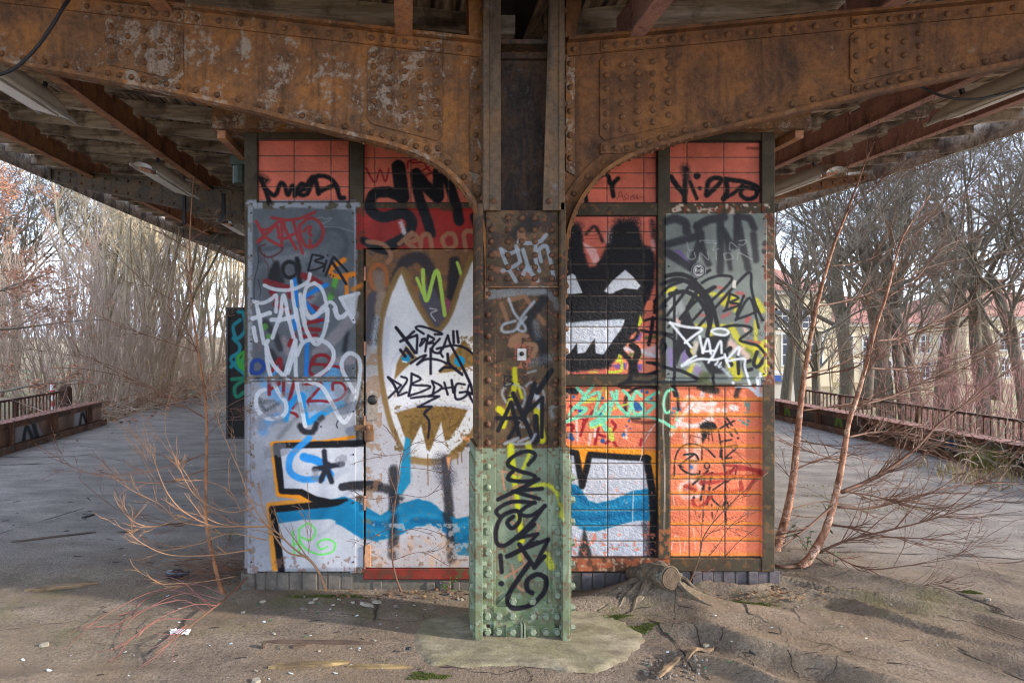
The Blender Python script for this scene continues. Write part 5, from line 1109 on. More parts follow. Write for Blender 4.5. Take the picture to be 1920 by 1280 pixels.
def g_at(px, py, up=0.0):
    p = G(px, py)
    for _ in range(3): p = G(px, py, gz_at(p.x, p.y) if p.y < 9 else 0)
    p.z += up; return p
def grid_obj(name, xs, ys, hf, m, smooth=True):
    X, Yy = np.meshgrid(xs, ys); Z = hf(X, Yy); nx, ny = len(xs), len(ys)
    v = np.stack([X, Yy, Z], -1).reshape(-1, 3); idx = np.arange(nx * ny).reshape(ny, nx)
    f = np.stack([idx[:-1, :-1], idx[:-1, 1:], idx[1:, 1:], idx[1:, :-1]], -1).reshape(-1, 4)
    me = bpy.data.meshes.new(name); me.vertices.add(len(v)); me.vertices.foreach_set('co', v.ravel())
    me.loops.add(f.size); me.loops.foreach_set('vertex_index', f.ravel().astype(np.int32))
    me.polygons.add(len(f)); me.polygons.foreach_set('loop_start', np.arange(0, f.size, 4, dtype=np.int32)); me.update(calc_edges=True); me.validate()
    if smooth: me.polygons.foreach_set('use_smooth', np.ones(len(f), bool))
    me.materials.append(m); o = bpy.data.objects.new(name, me); COL.objects.link(o); return o
t = NT('old_tarmac')
n1 = t.noise(.7, 6, .6); n2 = t.noise(3.2, 8, .65); n3 = t.noise(60, 4, .7); n4 = t.noise(14, 6, .7)
c = t.ramp(n2, [(.30, s2l((98, 88, 79))), (.5, s2l((118, 105, 93))), (.72, s2l((146, 132, 117)))])
c = t.mix(t.ramp(n1, [(.48, 0.0), (.66, .4)]), c, s2l((134, 124, 104)))
c = t.mix(.8, c, t.ramp(n3, [(.32, (.42, .42, .42)), (.5, (1, 1, 1)), (.72, (1.4, 1.38, 1.34))]), 'MULTIPLY')
sl = t.noise(1.3, 7, .65, stretch=(1, 1.6, 1)); c = t.mix(t.ramp(sl, [(.46, 0.0), (.60, .6)]), c, s2l((130, 112, 92)))
pt = t.voro(55); c = t.mix(t.math('MULTIPLY', t.ramp(pt, [(.12, 1.0), (.2, 0.0)]), t.ramp(t.noise(4, 3, .6), [(.45, 0.0), (.6, .6)])), c, s2l((60, 52, 46)))
c = t.mix(t.ramp(n4, [(.60, 0.0), (.72, .5)]), c, s2l((86, 78, 66)))
sy = t.n.new('ShaderNodeSeparateXYZ'); t.L(t.pos, sy.inputs[0])
wob_ = t.math('MULTIPLY', t.math('SUBTRACT', t.noise(1.1, 5, .6), .5), 2.4)
far_ = t.ramp(t.math('MULTIPLY', t.math('ADD', sy.outputs['Y'], wob_), .1), [(.44, 0.0), (.54, 1.0)])
grey = t.mix(.8, t.ramp(t.noise(2.1, 7, .65, stretch=(1, 2, 1)), [(.3, s2l((110, 104, 101))), (.5, s2l((140, 133, 127))), (.7, s2l((164, 156, 148)))]), t.ramp(n3, [(.32, (.5, .5, .5)), (.5, (1, 1, 1)), (.72, (1.3, 1.3, 1.3))]), 'MULTIPLY')
c = t.mix(t.math('MULTIPLY', far_, .85), c, grey)
n5 = t.noise(170, 3, .75); c = t.mix(.7, c, t.ramp(n5, [(.34, (.5, .5, .5)), (.5, (1, 1, 1)), (.68, (1.35, 1.34, 1.3))]), 'MULTIPLY')
# mossy film near the kiosk foot and the column pad
sx = t.n.new('ShaderNodeSeparateXYZ'); t.L(t.pos, sx.inputs[0])
yd = t.math('ABSOLUTE', t.math('SUBTRACT', sx.outputs['Y'], 4.0)); near = t.ramp(t.math('MULTIPLY', yd, .8), [(.12, 1.0), (.5, 0.0)])
mo = t.math('MULTIPLY', near, t.ramp(t.noise(2.4, 6, .65), [(.50, 0.0), (.66, .6)]))
c = t.mix(mo, c, s2l((98, 96, 58)))
sp = t.voro(38); spn = t.noise(9, 2, .5)
c = t.mix(t.math('MULTIPLY', t.ramp(sp, [(.045, 1.0), (.08, 0.0)]), t.ramp(spn, [(.52, 0.0), (.6, .9)])), c, s2l((196, 192, 182)))
sd = t.voro(23); c = t.mix(t.math('MULTIPLY', t.ramp(sd, [(.06, 1.0), (.12, 0.0)]), t.ramp(t.noise(6, 2, .5), [(.52, 0.0), (.6, .85)])), c, s2l((48, 42, 36)))
wn = t.n.new('ShaderNodeTexNoise'); wn.inputs['Scale'].default_value = 2.5; wn.inputs['Detail'].default_value = 5
mv = t.n.new('ShaderNodeMix'); mv.data_type = 'VECTOR'; mv.inputs[0].default_value = .42; t.L(t.pos, mv.inputs[4]); t.L(wn.outputs['Color'], mv.inputs[5])
ck = t.voro(.95, 'DISTANCE_TO_EDGE', vec=mv.outputs[1])
ckm = t.math('MULTIPLY', t.ramp(ck, [(.0015, 1.0), (.006, 0.0)]), t.ramp(t.noise(1.7, 4, .6), [(.53, 0.0), (.60, 1.0)]))
c = t.mix(t.math('MULTIPLY', ckm, .85), c, s2l((40, 34, 30)))
h = t.math('ADD', t.math('ADD', t.math('MULTIPLY', n3, .8), t.math('MULTIPLY', n4, .6)), t.math('MULTIPLY', ckm, -1.2))
M['tarmac'] = t.out(c, .88, t.bump(h, .9, .014), spec=.18)
def cluster(a, b, fine, coarse, c, d):
    return np.unique(np.concatenate([np.arange(a, c, coarse), np.arange(c, d, fine), np.arange(d, b + .001, coarse)]))
xs = cluster(XL - .02, XR + .02, .022, .12, -2.4, 4.2); ys = np.unique(np.concatenate([np.arange(-3, 2.9, .25), np.arange(2.9, 5.2, .02), np.arange(5.2, 9, .06), np.arange(9, 40, .4)]))
deck = grid_obj('platform', xs, ys, gh, M['tarmac']); tag(deck, kind='structure')
mb = MB(); mb.box((XL - .02, -3, -.9), (XR + .02, 40, -.16)); o = mb.build('platform_slab', M['mortar']); tag(o, kind='structure')
# terrain sheet
def th(x, y):
    x = np.asarray(x, float); y = np.asarray(y, float)
    l = -.42 + .5 * (fbm(x * .15, y * .15, 3) - .5) + .06 * sstep(20, 60, y) * (fbm(x * .05, y * .05, 2)) * 40 * .3
    l = l + 3.2 * np.exp(-((x + 3) / 6.0) ** 2) * sstep(26, 40, y)
    r = -2.7 + .4 * (fbm(x * .2, y * .2, 3) - .5) + .9 * sstep(12, 9, x) * sstep(11, 8, y)
    m = sstep(5.6, 8.6, x)
    h = l * (1 - m) + r * m
    under = sstep(XL - .5, XL - .1, x) * sstep(XR + .5, XR + .1, x) * sstep(41, 39, y)
    return h * (1 - under) + (-1.0) * under
t = NT('woodland_floor'); a = t.noise(.5, 6, .6); b = t.noise(6, 6, .7); d = t.noise(40, 3, .7)
c = t.ramp(b, [(.3, s2l((84, 66, 50))), (.5, s2l((132, 108, 82))), (.72, s2l((160, 140, 108)))])
c = t.mix(t.ramp(a, [(.48, 0.0), (.62, .8)]), c, s2l((112, 118, 70))); c = t.mix(.6, c, t.ramp(d, [(.3, (.45, .45, .45)), (.6, (1.1, 1.1, 1.1))]), 'MULTIPLY')
M['soil'] = t.out(c, .95, t.bump(d, .7, .05))
xs = np.unique(np.concatenate([np.linspace(-160, -30, 20), np.arange(-30, 30, .8), np.linspace(30, 180, 24)])); ys = np.unique(np.concatenate([np.arange(-30, 50, .9), np.linspace(50, 320, 30)]))
ter = grid_obj('terrain', xs, ys, th, M['soil']); tag(ter, kind='structure')
def tz(x, y): return float(th(np.array([x]), np.array([y]))[0])
# concrete pad round the column foot
t = NT('pad_concrete'); a = t.noise(5, 8, .65, stretch=(1, 2.2, 1)); b = t.noise(70, 3, .7); g_ = t.noise(2.5, 5, .6)
c = t.ramp(a, [(.3, s2l((98, 89, 72))), (.5, s2l((131, 122, 101))), (.72, s2l((162, 154, 132)))]); c = t.mix(t.ramp(g_, [(.45, 0.0), (.65, .6)]), c, s2l((118, 114, 78))); c = t.mix(t.ramp(t.noise(11, 8, .7), [(.5, 0.0), (.62, .55)]), c, s2l((96, 86, 70)))
M['pad'] = t.out(t.mix(.5, c, t.ramp(b, [(.3, (.6, .6, .6)), (.6, (1.05, 1.05, 1.05))]), 'MULTIPLY'), .9, t.bump(t.math('ADD', a, b), .45, .008))
edge = [(800, 1158), (764, 1192), (778, 1235), (850, 1252), (990, 1250), (1080, 1262), (1160, 1250), (1215, 1205), (1200, 1176), (1140, 1150), (1075, 1146), (1000, 1140), (890, 1143)]
q = dense(edge + [edge[0]], 12)[:-1]; cen = q.mean(0); mb = MB(); n = len(q); vs = []; rings = 14
for i in range(rings + 1):
    f = i / rings
    for a_ in q:
        wob = 1 + (.16 * (float(fbm(a_[0] / 26, a_[1] / 12, 5)) - .5)) * f
        p = G(*(cen + (a_ - cen) * f * wob)); nn_ = float(fbm(p.x * 7, p.y * 7, 4)) - .5; hh = max(.008 + .016 * nn_, gz_at(p.x, p.y) + .005 + .008 * nn_) if i < rings else gz_at(p.x, p.y) - .01
        vs.append((p.x, p.y, hh))
mb.add(vs, [(i * n + k, i * n + (k + 1) % n, (i + 1) * n + (k + 1) % n, (i + 1) * n + k) for i in range(rings) for k in range(n)])
o = mb.build('concrete_pad', M['pad'], None, True); tag(o, kind='structure')
# grass: far verge tufts as ground cover
def blades(name, spots, m, n_per, hgt, spread, seed=1):
    r_ = random.Random(seed); mb = MB()
    for c_ in spots:
        for k in range(n_per):
            a = r_.uniform(0, 6.28); d_ = spread * math.sqrt(r_.random()); x = c_[0] + d_ * math.cos(a); y = c_[1] + d_ * math.sin(a); z = c_[2]
            h_ = hgt * r_.uniform(.5, 1.2); lx, ly = r_.uniform(-.6, .6) * h_, r_.uniform(-.6, .6) * h_; w_ = r_.uniform(.002, .005) * (1 + hgt * 2); b_ = r_.uniform(0, 3.14); wx, wy = w_ * math.cos(b_), w_ * math.sin(b_)
            mb.add([(x - wx, y - wy, z), (x + wx, y + wy, z), (x + lx * .5 + wx * .6, y + ly * .5 + wy * .6, z + h_ * .65), (x + lx * .5 - wx * .6, y + ly * .5 - wy * .6, z + h_ * .65), (x + lx, y + ly, z + h_ * .95)], [(0, 1, 2, 3), (3, 2, 4)])
    return mb.build(name, m)
M['grass'] = flat('dry_green_grass', (126, 128, 62), .7, .45, 6, 0); M['drygrass'] = flat('dry_straw_grass', (176, 156, 108), .8, .3, 6, 0); M['leaf'] = flat('fresh_leaf', (74, 112, 44), .5, .35, 30, 0); M['moss'] = flat('moss', (76, 84, 34), .95, .4, 60, .8)
# ================================================================ PARAPET GIRDERS AND RAILINGS
par_m = rusty('parapet_rust', (66, 54, 48), (108, 82, 68), (142, 98, 74), (140, 134, 132), 2.2, .58)
par_top = rusty('parapet_cap_rust', (76, 52, 44), (120, 80, 66), (146, 98, 80), (140, 128, 120), 4, .62)
def parapet(name, x, y0, y1, hgt, side, lab, capw):
    e = empty(name, (x, (y0 + y1) / 2, 0), lab, 'parapet')
    cv = Canvas(0, 0, (y1 - y0) * 60, hgt * 60 + 10, 1, (136, 104, 86)); cv.a *= (.6 + .8 * fbm(cv.X / 14, cv.Y / 30, 5))[..., None]; cv.k = 1
    if side < 0:
        for yy, w in ((7.95, 34), (9.45, 46), (11.1, 40)):
            X = (yy - y0) * 60; cv.poly([(X, 4), (X + w * .5, 1), (X + w, 24), (X + w * .8, 30), (X - 6, 30)], (176, 176, 182), 2, .9, wob=4); cv.st([(X + 8, 26), (X + 14, 8), (X + 26, 22)], 5, (30, 30, 36), 1); cv.st([(X + 24, 6), (X + 34, 24)], 6, (40, 40, 46), 1)
        cv.worn(0, 0, 400, 40, (150, 150, 156), .60, .6, 16, 3)
    else:
        cv.a *= .55
        for yy in (8.6, 10.9, 12.4): X = (yy - y0) * 60; cv.st([(X, 26), (X + 8, 4), (X + 14, 22)], 5, (66, 92, 140) if yy < 9 else (110, 140, 40), 1.5)
    ny = int((y1 - y0) / .02); nz = 18; ysg = np.linspace(y0, y1, ny); zsg = np.linspace(-.02, hgt - .02, nz); YY, ZZ = np.meshgrid(ysg, zsg)
    v = np.stack([np.full(YY.shape, x), YY, ZZ], -1).reshape(-1, 3); colr = cv.sample((YY - y0) * 60, (hgt - ZZ) * 60).reshape(-1, 3); idx = np.arange(ny * nz).reshape(nz, ny)
    f = np.stack([idx[:-1, :-1], idx[:-1, 1:], idx[1:, 1:], idx[1:, :-1]], -1).reshape(-1, 4)
    b = MB(); b.add(v, f.tolist()); o = b.build('web', M['sheet'], e); so = o.modifiers.new('thick', 'SOLIDIFY'); so.thickness = .02; so.offset = 1 if side > 0 else -1
    at = o.data.attributes.new('paint', 'FLOAT_COLOR', 'POINT'); at.data.foreach_set('color', np.hstack([colr, np.ones((len(colr), 1))]).astype(np.float32).ravel())
    b = MB(); b.box((x - (capw if side < 0 else .06), y0, hgt - .018), (x + (.06 if side < 0 else capw), y1, hgt)); b.build('cap_plate', par_top, e)
    b = MB(); b.box((x + side * .001 - side * .10, y0 + .01, -.01), (x - side * .002, y1 - .01, .09)); b.box((x - side * .012, y0 + .01, hgt - .10), (x - side * .001, y1 - .01, hgt - .0185)); b.build('angle', par_m, e)
    for k, y in enumerate(np.arange(y0 + .35, y1, 1.15)):
        b = MB(); b.box((x - side * .07, y, .09), (x - side * .001, y + .016, hgt - .02)); b.box((x - side * .014, y - .05, .092), (x - side * .002, y - .0005, hgt - .102)); b.build('stiffener', par_m, e)
    b = MB()
    for y in np.arange(y0 + .1, y1 - .05, .16):
        for xx in ((x - side * .045, x + side * capw * .6)): b.lathe([(.014, 0), (.012, .007), (.005, .011)], (xx, y, hgt), 'z', 6)
        b.lathe([(.014, 0), (.012, .007), (.005, .011)], (x - side * .012, y, hgt - .06), 'x' if side < 0 else '-x', 6)
    b.build('cap_rivets', par_m, e)['kind'] = 'stuff'
    return e
parapet('parapet_girder', XL, 2.0, 12.05, .405, -1, 'low riveted rust girder parapet with grey paint patches along the left platform edge', .20)
parapet('parapet_girder', XR, 2.0, 16.5, .335, 1, 'low dark riveted girder parapet with a rusty cap along the right platform edge', .24)
def railing(x, y0, y1, zb, zt, sp, lab, post_m):
    e = empty('railing', (x, (y0 + y1) / 2, zb), lab, 'railing')
    b = MB(); b.box((x - .03, y0, zt - .035), (x + .03, y1, zt)); b.build('top_rail', post_m, e)
    b = MB(); b.box((x - .02, y0 + .01, zb + .10), (x + .02, y1 - .01, zb + .125)); b.build('bottom_rail', post_m, e)
    ps = list(np.arange(y0, y1 + .1, 1.9))
    for y in ps: b = MB(); b.box((x - .035, y - .035, zb - .5), (x + .035, y + .035, zt - .036)); b.build('post', post_m, e)
    bal = [y for y in np.arange(y0 + sp, y1, sp) if min(abs(y - q) for q in ps) > .06]
    b = MB(); b.box((-.009, -.009, 0), (.009, .009, zt - zb - .16)); me = mesh_of(b, 'baluster', post_m, False)
    near_ = sorted(bal)[:96]
    for y in near_: place('baluster', me, (x, y, zb + .1255), e)
    if len(bal) > 96:
        b = MB()
        for y in sorted(bal)[96:]: b.box((x - .009, y - .009, zb + .1255), (x + .009, y + .009, zt - .036))
        b.build('balusters', post_m, e)['kind'] = 'stuff'
rail_m = rusty('railing_rust', (48, 40, 36), (84, 62, 52), (110, 74, 58), (100, 92, 86), 6, .64)
railing(-6.45, 5.5, 12.7, -.35, .54, .115, 'rusty iron railing beyond the left parapet, ending at a thick post', rail_m)
b = MB(); b.box((-6.53, 12.72, -.6), (-6.35, 12.9, .58)); b.lathe([(.10, 0), (.10, .03), (.02, .07)], (-6.44, 12.81, .58), 'z', 8); o = b.build('gate_post', rail_m, bevel=.01); tidy(o, (-6.44, 12.81, -.6)); tag(o, 'thick dark end post where the left railing stops in the thicket', 'post')
b = MB(); b.tube([(-7.3, 14.0, -.6), (-7.3, 14.0, .62)], [.05, .05], 10); o = b.build('marker_post', None, None, True); tidy(o, (-7.3, 14, -.6))
t = NT('red_white_bands'); sx = t.n.new('ShaderNodeSeparateXYZ'); t.L(t.pos, sx.inputs[0]); w = t.math('FRACT', t.math('MULTIPLY', sx.outputs['Z'], 4.5)); o.data.materials.append(t.out(t.ramp(w, [(.5, s2l((206, 202, 200))), (.52, s2l((170, 52, 44)))]), .6)); tag(o, 'slim red and white banded marker post behind the left railing', 'post')
railing(8.0, 5.0, 13.9, -.53, .475, .115, 'long rusty iron railing beyond the right parapet', rail_m)
b = MB(); b.box((7.25, 3, -.72), (8.2, 15, -.56)); o = b.build('side_walkway', M['mortar']); tag(o, kind='structure')
# lower walkway bits seen near the kiosk corner
# ================================================================ TREES
def perp(d):
    u = d.cross(Vector((.3, .2, .9)))
    if u.length < .1: u = d.cross(Vector((1, 0, 0)))
    u.normalize(); return u, d.cross(u).normalized()
def grow(rnd, start, d, length, r0, r1, n, wob, up):
    pts = [Vector(start)]; rad = [r0]; d = d.normalized()
    for i in range(1, n + 1):
        u, w = perp(d); d = (d + u * rnd.gauss(0, wob) + w * rnd.gauss(0, wob) + Vector((0, 0, up))).normalized()
        pts.append(pts[-1] + d * (length / n)); rad.append(r0 + (r1 - r0) * i / n)
    return pts, rad
def along(pts, rad, t):
    f = t * (len(pts) - 1); i = min(int(f), len(pts) - 2); f -= i
    return pts[i].lerp(pts[i + 1], f), rad[i] + (rad[i + 1] - rad[i]) * f, (pts[i + 1] - pts[i]).normalized()
def gen_tree(seed, H, r0, kind):
    """two meshes: trunk with limbs, crown of twigs. kinds: slim (tall pale thicket trees), broad (old park trees), shrub (many upright stems), beech"""
    rnd = random.Random(seed); T = MB(); C_ = MB(); L_ = []
    def twigs(pts, rad, lv, n, ln, ang, up, rmin):
        for k in range(n):
            t_ = rnd.uniform(.25, 1.0); p, r, d = along(pts, rad, t_); u, w = perp(d); a = rnd.uniform(0, 6.283)
            nd = d * math.cos(ang) + (u * math.cos(a) + w * math.sin(a)) * math.sin(ang)
            l_ = ln * rnd.uniform(.5, 1.2) * (1.15 - .5 * t_); rr = max(rmin, min(r * .6, l_ * .012))
            q, qr = grow(rnd, p, nd, l_, rr, rmin * .7, 4 if lv > 1 else 3, .16, up)
            C_.tube(q, qr, 4 if rr > .015 else 3, False)
            if lv > 0: twigs(q, qr, lv - 1, {3: 5, 2: 5, 1: 5}[lv], l_ * .58, ang * 1.05, up * .8, rmin)
            elif kind == 'beech' and rnd.random() < .9: L_.append((q[-1], (q[-1] - q[0]).normalized()))
    if kind == 'slim':
        q, qr = grow(rnd, (0, 0, -.3), Vector((rnd.gauss(0, .12), rnd.gauss(0, .12), 1)), H, r0, .014, 12, .04, .025); T.tube(q, qr, 7)
        for k in range(2):
            p, r, d = along(q, qr, rnd.uniform(.04, .3)); a = rnd.uniform(0, 6.283); l2, lr = grow(rnd, p, d + Vector((math.cos(a), math.sin(a), .4)) * .35, H * rnd.uniform(.5, .75), r * .75, .012, 10, .05, .05); T.tube(l2, lr, 6, False); twigs(l2, lr, 2, 12, H * .13, .7, .06, .005)
        for k in range(9):
            p, r, d = along(q, qr, rnd.uniform(.35, .97)); u, w = perp(d); a = rnd.uniform(0, 6.283); nd = d * .8 + (u * math.cos(a) + w * math.sin(a)) * .6
            l_ = H * rnd.uniform(.16, .34); b, br = grow(rnd, p, nd, l_, r * .55, .008, 6, .09, .08); T.tube(b, br, 5, False); twigs(b, br, 1, 11, l_ * .42, .7, .05, .005)
        twigs(q, qr, 1, 26, H * .13, .75, .08, .005)
    elif kind == 'broad':
        q, qr = grow(rnd, (0, 0, -.3), Vector((rnd.gauss(0, .05), rnd.gauss(0, .05), 1)), H * .5, r0, r0 * .6, 7, .05, .02); T.tube(q, qr, 9)
        for k in range(8):
            p, r, d = along(q, qr, rnd.uniform(.55, 1.0)); u, w = perp(d); a = 2.4 * k + rnd.uniform(-.5, .5); s = rnd.uniform(.5, .95); nd = d * .75 + (u * math.cos(a) + w * math.sin(a)) * s
            l_ = H * rnd.uniform(.3, .55); b, br = grow(rnd, p, nd, l_, r * .40, .018, 9, .15, .07); T.tube(b, br, 6, False)
            for j in range(7):
                p2, r2, d2 = along(b, br, rnd.uniform(.25, 1)); u, w = perp(d2); a = rnd.uniform(0, 6.283); nd = d2 * .7 + (u * math.cos(a) + w * math.sin(a)) * .75
                l2 = l_ * rnd.uniform(.3, .55); c_, cr = grow(rnd, p2, nd, l2, max(.02, r2 * .6), .012, 6, .17, .06); T.tube(c_, cr, 5, False); twigs(c_, cr, 2, 5, l2 * .5, .75, .03, .006)
    elif kind == 'shrub':
        for k in range(20):
            a = rnd.uniform(0, 6.283); d_ = Vector((math.cos(a) * .5, math.sin(a) * .5, rnd.uniform(.9, 2))); q, qr = grow(rnd, (math.cos(a) * .25 * rnd.random(), math.sin(a) * .25 * rnd.random(), -.1), d_, H * rnd.uniform(.55, 1.05), r0 * rnd.uniform(.5, 1), .004, 7, .07, .04); T.tube(q, qr, 5)
            twigs(q, qr, 1, 8, H * .2, .55, .06, .0045)
    elif kind == 'beech':
        q, qr = grow(rnd, (0, 0, -.3), Vector((.05, 0, 1)), H, r0, .03, 10, .04, .02); T.tube(q, qr, 8)
        for k in range(24):
            p, r, d = along(q, qr, rnd.uniform(.12, .98)); u, w = perp(d); a = rnd.uniform(0, 6.283); nd = d * .25 + (u * math.cos(a) + w * math.sin(a))
            l_ = H * rnd.uniform(.2, .42); b, br = grow(rnd, p, nd, l_, r * .4, .008, 7, .10, .02); T.tube(b, br, 5, False); twigs(b, br, 2, 6, l_ * .4, .8, -.02, .0055)
    return T, C_, L_
BARK = {'slim': flat('pale_bark', (162, 148, 122), .85, .35, 9, .5, stretch=(3, 3, .6)), 'slim2': flat('grey_olive_bark', (130, 120, 96), .85, .4, 9, .5, stretch=(3, 3, .6)), 'broad': flat('grey_brown_bark', (86, 78, 64), .9, .45, 6, .7, stretch=(3, 3, .6)), 'shrub': flat('pinkish_shrub_bark', (164, 144, 126), .8, .3, 14, .3), 'shrubR': flat('reddish_twig_bark', (126, 88, 80), .8, .3, 14, .3), 'beech': flat('beech_bark', (112, 102, 86), .85, .3, 8, .4)}
TW = {'slim': flat('pale_twigs', (160, 146, 122), .85, .2, 5, 0), 'broad': flat('dark_twigs', (92, 82, 70), .85, .25, 5, 0), 'shrub': flat('pink_twigs', (162, 143, 127), .85, .2, 5, 0), 'shrubR': flat('red_twigs', (134, 96, 88), .85, .2, 5, 0), 'beech': flat('beech_twigs', (128, 108, 92), .85, .2, 5, 0)}
M['beechleaf'] = flat('withered_beech_leaf', (178, 130, 102), .75, .45, 4, 0)
def make_tree(name, seed, H, r0, kind, bark, tw):
    T, C_, L_ = gen_tree(seed, H, r0, kind)
    root = empty(name, (0, 0, 0), 'tree', 'tree'); T.build('trunk', bark, root, True); C_.build('crown', tw, root)
    if L_:
        rnd = random.Random(seed + 5); b = MB()
        for p, d in L_:
            for k in range(4):
                c = p - d * rnd.uniform(0, .35) + Vector((rnd.gauss(0, .05), rnd.gauss(0, .05), rnd.gauss(0, .05))); a = Vector((rnd.gauss(0, 1), rnd.gauss(0, 1), rnd.gauss(0, 1))).normalized(); u, w = perp(a); s = rnd.uniform(.022, .045)
                b.add([c - u * s, c + w * s * .6 + a * .01, c + u * s * 1.2, c - w * s * .6 + a * .012], [(0, 1, 2, 3)])
        b.build('foliage', M['beechleaf'], root)
    return root
_first = {}
def put(proto, x, y, rz, sc, label, cat, group, zz=None):
    key = proto.name
    if key not in _first: o = proto; _first[key] = 1
    else: o = copy_tree(proto)
    o.location = (x, y, (tz(x, y) if zz is None else zz)); o.rotation_euler = (0, 0, rz); o.scale = (sc, sc, sc); o['label'] = label; o['category'] = cat; o['group'] = group
    return o
rt = random.Random(21)
slim = [make_tree('slender_tree', 100 + k, 10 + 1.2 * k, .05 + .009 * k, 'slim', BARK['slim' if k % 2 == 0 else 'slim2'], TW['slim']) for k in range(4)]
broad = [make_tree('park_tree', 200 + k, 15 + 1.5 * k, .27 + .03 * k, 'broad', BARK['broad'], TW['broad']) for k in range(3)]
shrub = [make_tree('bare_shrub', 300 + k, 4.2 + .5 * k, .022, 'shrub', BARK['shrub'], TW['shrub']) for k in range(2)]
shrubR = make_tree('bare_shrub', 310, 4.6, .02, 'shrub', BARK['shrubR'], TW['shrubR'])
beech = make_tree('beech_tree', 400, 8.5, .16, 'beech', BARK['beech'], TW['beech'])
LT = 'one of the tall bare pale trunked trees massed beyond the left platform end'
# left thicket: trunks placed by the picture's columns
for k in range(32):
    px = rt.choice([rt.uniform(150, 460), rt.uniform(240, 450)]); Y = rt.uniform(15.5, 36)
    x = (px - U0) * Y / F
    if x > XL - .5 and Y < 40: x = min(x, XL - rt.uniform(.4, 1.6))
    put(slim[k % 4], x, Y, rt.uniform(0, 6.28), rt.uniform(.75, 1.15), LT, 'tree', 'tall bare trees left of the platform')
for k in range(9):
    px = rt.uniform(-250, 330); Y = rt.uniform(26, 46); put(broad[k % 3], (px - U0) * Y / F, Y, rt.uniform(0, 6.28), rt.uniform(.7, .95), 'one of the spreading bare trees in the background behind the left railing', 'tree', 'spreading bare trees far left')
for k, (px, Y, s) in enumerate(((165, 13.8, 1.0), (230, 14.6, 1.05), (120, 15.5, 1.0), (200, 16.5, 1.1), (290, 17.0, .8), (60, 17, 1.0), (330, 19.5, .7), (255, 15.6, .75), (370, 22, .6), (395, 25, .6), (340, 24, .8), (140, 19, 1.1), (300, 26, 1.0), (230, 28, 1.2), (160, 27, 1.3), (90, 25, 1.3), (20, 26, 1.3), (370, 30, 1.0), (420, 31, 1.0), (440, 34, 1.2), (270, 33, 1.4), (0, 21, 1.1))):
    x = min((px - U0) * Y / F, XL - .3); put(shrub[k % 2], x, Y, rt.uniform(0, 6.28), s, 'one of the pinkish many stemmed bare shrubs behind the left railing', 'shrub', 'bare shrubs left')
for k, (px, Y, s) in enumerate(((-110, 12.4, .78), (-60, 17.5, .85))):
    put(beech, (px - U0) * Y / F, Y, k * 2.2 + 1, s, ['beech holding withered orange leaves at the left picture edge', 'beech with orange leaves farthest left behind the railing'][k], 'tree', 'beeches with withered leaves')
# right side
for k, (px, Y, s) in enumerate(((1580, 26, .95), (1668, 28, 1.0), (1700, 27.5, .9), (1765, 30, 1.1), (1500, 34, .95), (1850, 27, 1.0), (1935, 31, 1.1), (1620, 38, 1.0), (1470, 30, .9), (2020, 26, 1), (1870, 44, 1.1), (1545, 22, .62), (1730, 23, .66), (1640, 40, 1.0), (1790, 36, 1.0), (1925, 24, .8))):
    put(broad[(k + 1) % 3], (px - U0) * Y / F, Y, rt.uniform(0, 6.28), s, 'one of the big bare dark trunked trees in front of the cream building', 'tree', 'big bare trees on the right')
for k, (px, Y, s) in enumerate(((1800, 12.5, .9), (1895, 13.5, 1.0), (1850, 16.5, 1.1), (1770, 19, 1.0))):
    put(shrubR if True else None, (px - U0) * Y / F, Y, rt.uniform(0, 6.28), s, 'one of the reddish twiggy bare shrubs behind the right railing', 'shrub', 'reddish bare shrubs on the right')
for k in range(6):
    px = 1480 + k * 80; Y = rt.uniform(33, 48); put(slim[k % 4], (px - U0) * Y / F, Y, rt.uniform(0, 6.28), .9, 'one of the thin bare trees between the big trees on the right', 'tree', 'thin bare trees on the right')
for k, (x, Y) in enumerate(((-7.5, 43), (-3.5, 46), (1, 44), (5, 47), (9.5, 43), (13, 48), (-1, 52), (8, 54))): put(broad[k % 3], x, Y, rt.uniform(0, 6.28), rt.uniform(.75, 1.0), 'one of the bare trees closing off the far end of the platform', 'tree', 'bare trees at the far platform end', -.6)
# undergrowth and leaf litter at the end of the left parapet, brushwood right
br = MB(); rb = random.Random(5)
def brush(mb, c, n, ln, r, flat_=.6):
    for k in range(n):
        a = rb.uniform(0, 6.28); d_ = Vector((math.cos(a), math.sin(a), rb.uniform(-.1, flat_))); p = Vector(c) + Vector((rb.gauss(0, .35), rb.gauss(0, .5), rb.uniform(0, .15))); q, qr = grow(rb, p, d_, ln * rb.uniform(.4, 1.2), r, r * .4, 5, .25, -.03); mb.tube(q, qr, 3, False)
for Y in np.arange(12.4, 24, .55): brush(br, (XL - .35 - .02 * (Y - 12), Y, .05), 22, .9, .009)
o = br.build('brushwood', BARK['shrub']); tag(o, kind='stuff')
br = MB()
for k in range(14): Y = rb.uniform(5.2, 9.5); brush(br, (XR - rb.uniform(.0, .7) * (Y < 8), Y, .1), 14, .8, .006, 1.4)
o = br.build('dry_brambles', BARK['beech']); tag(o, kind='stuff')
b = MB()
for k in range(2600):
    Y = rb.uniform(12.2, 30); x = XL - 1.5 * rb.random() ** 1.3 if rb.random() < .9 else XL + rb.random() * .6; c = Vector((x, Y, rb.uniform(.01, .35) if x < XL - .1 else .015)); a = Vector((rb.gauss(0, 1), rb.gauss(0, 1), rb.gauss(0, 1.5))).normalized(); u, w = perp(a); s = rb.uniform(.02, .05); b.add([c - u * s, c + w * s * .7, c + u * s, c - w * s * .7], [(0, 1, 2, 3)])
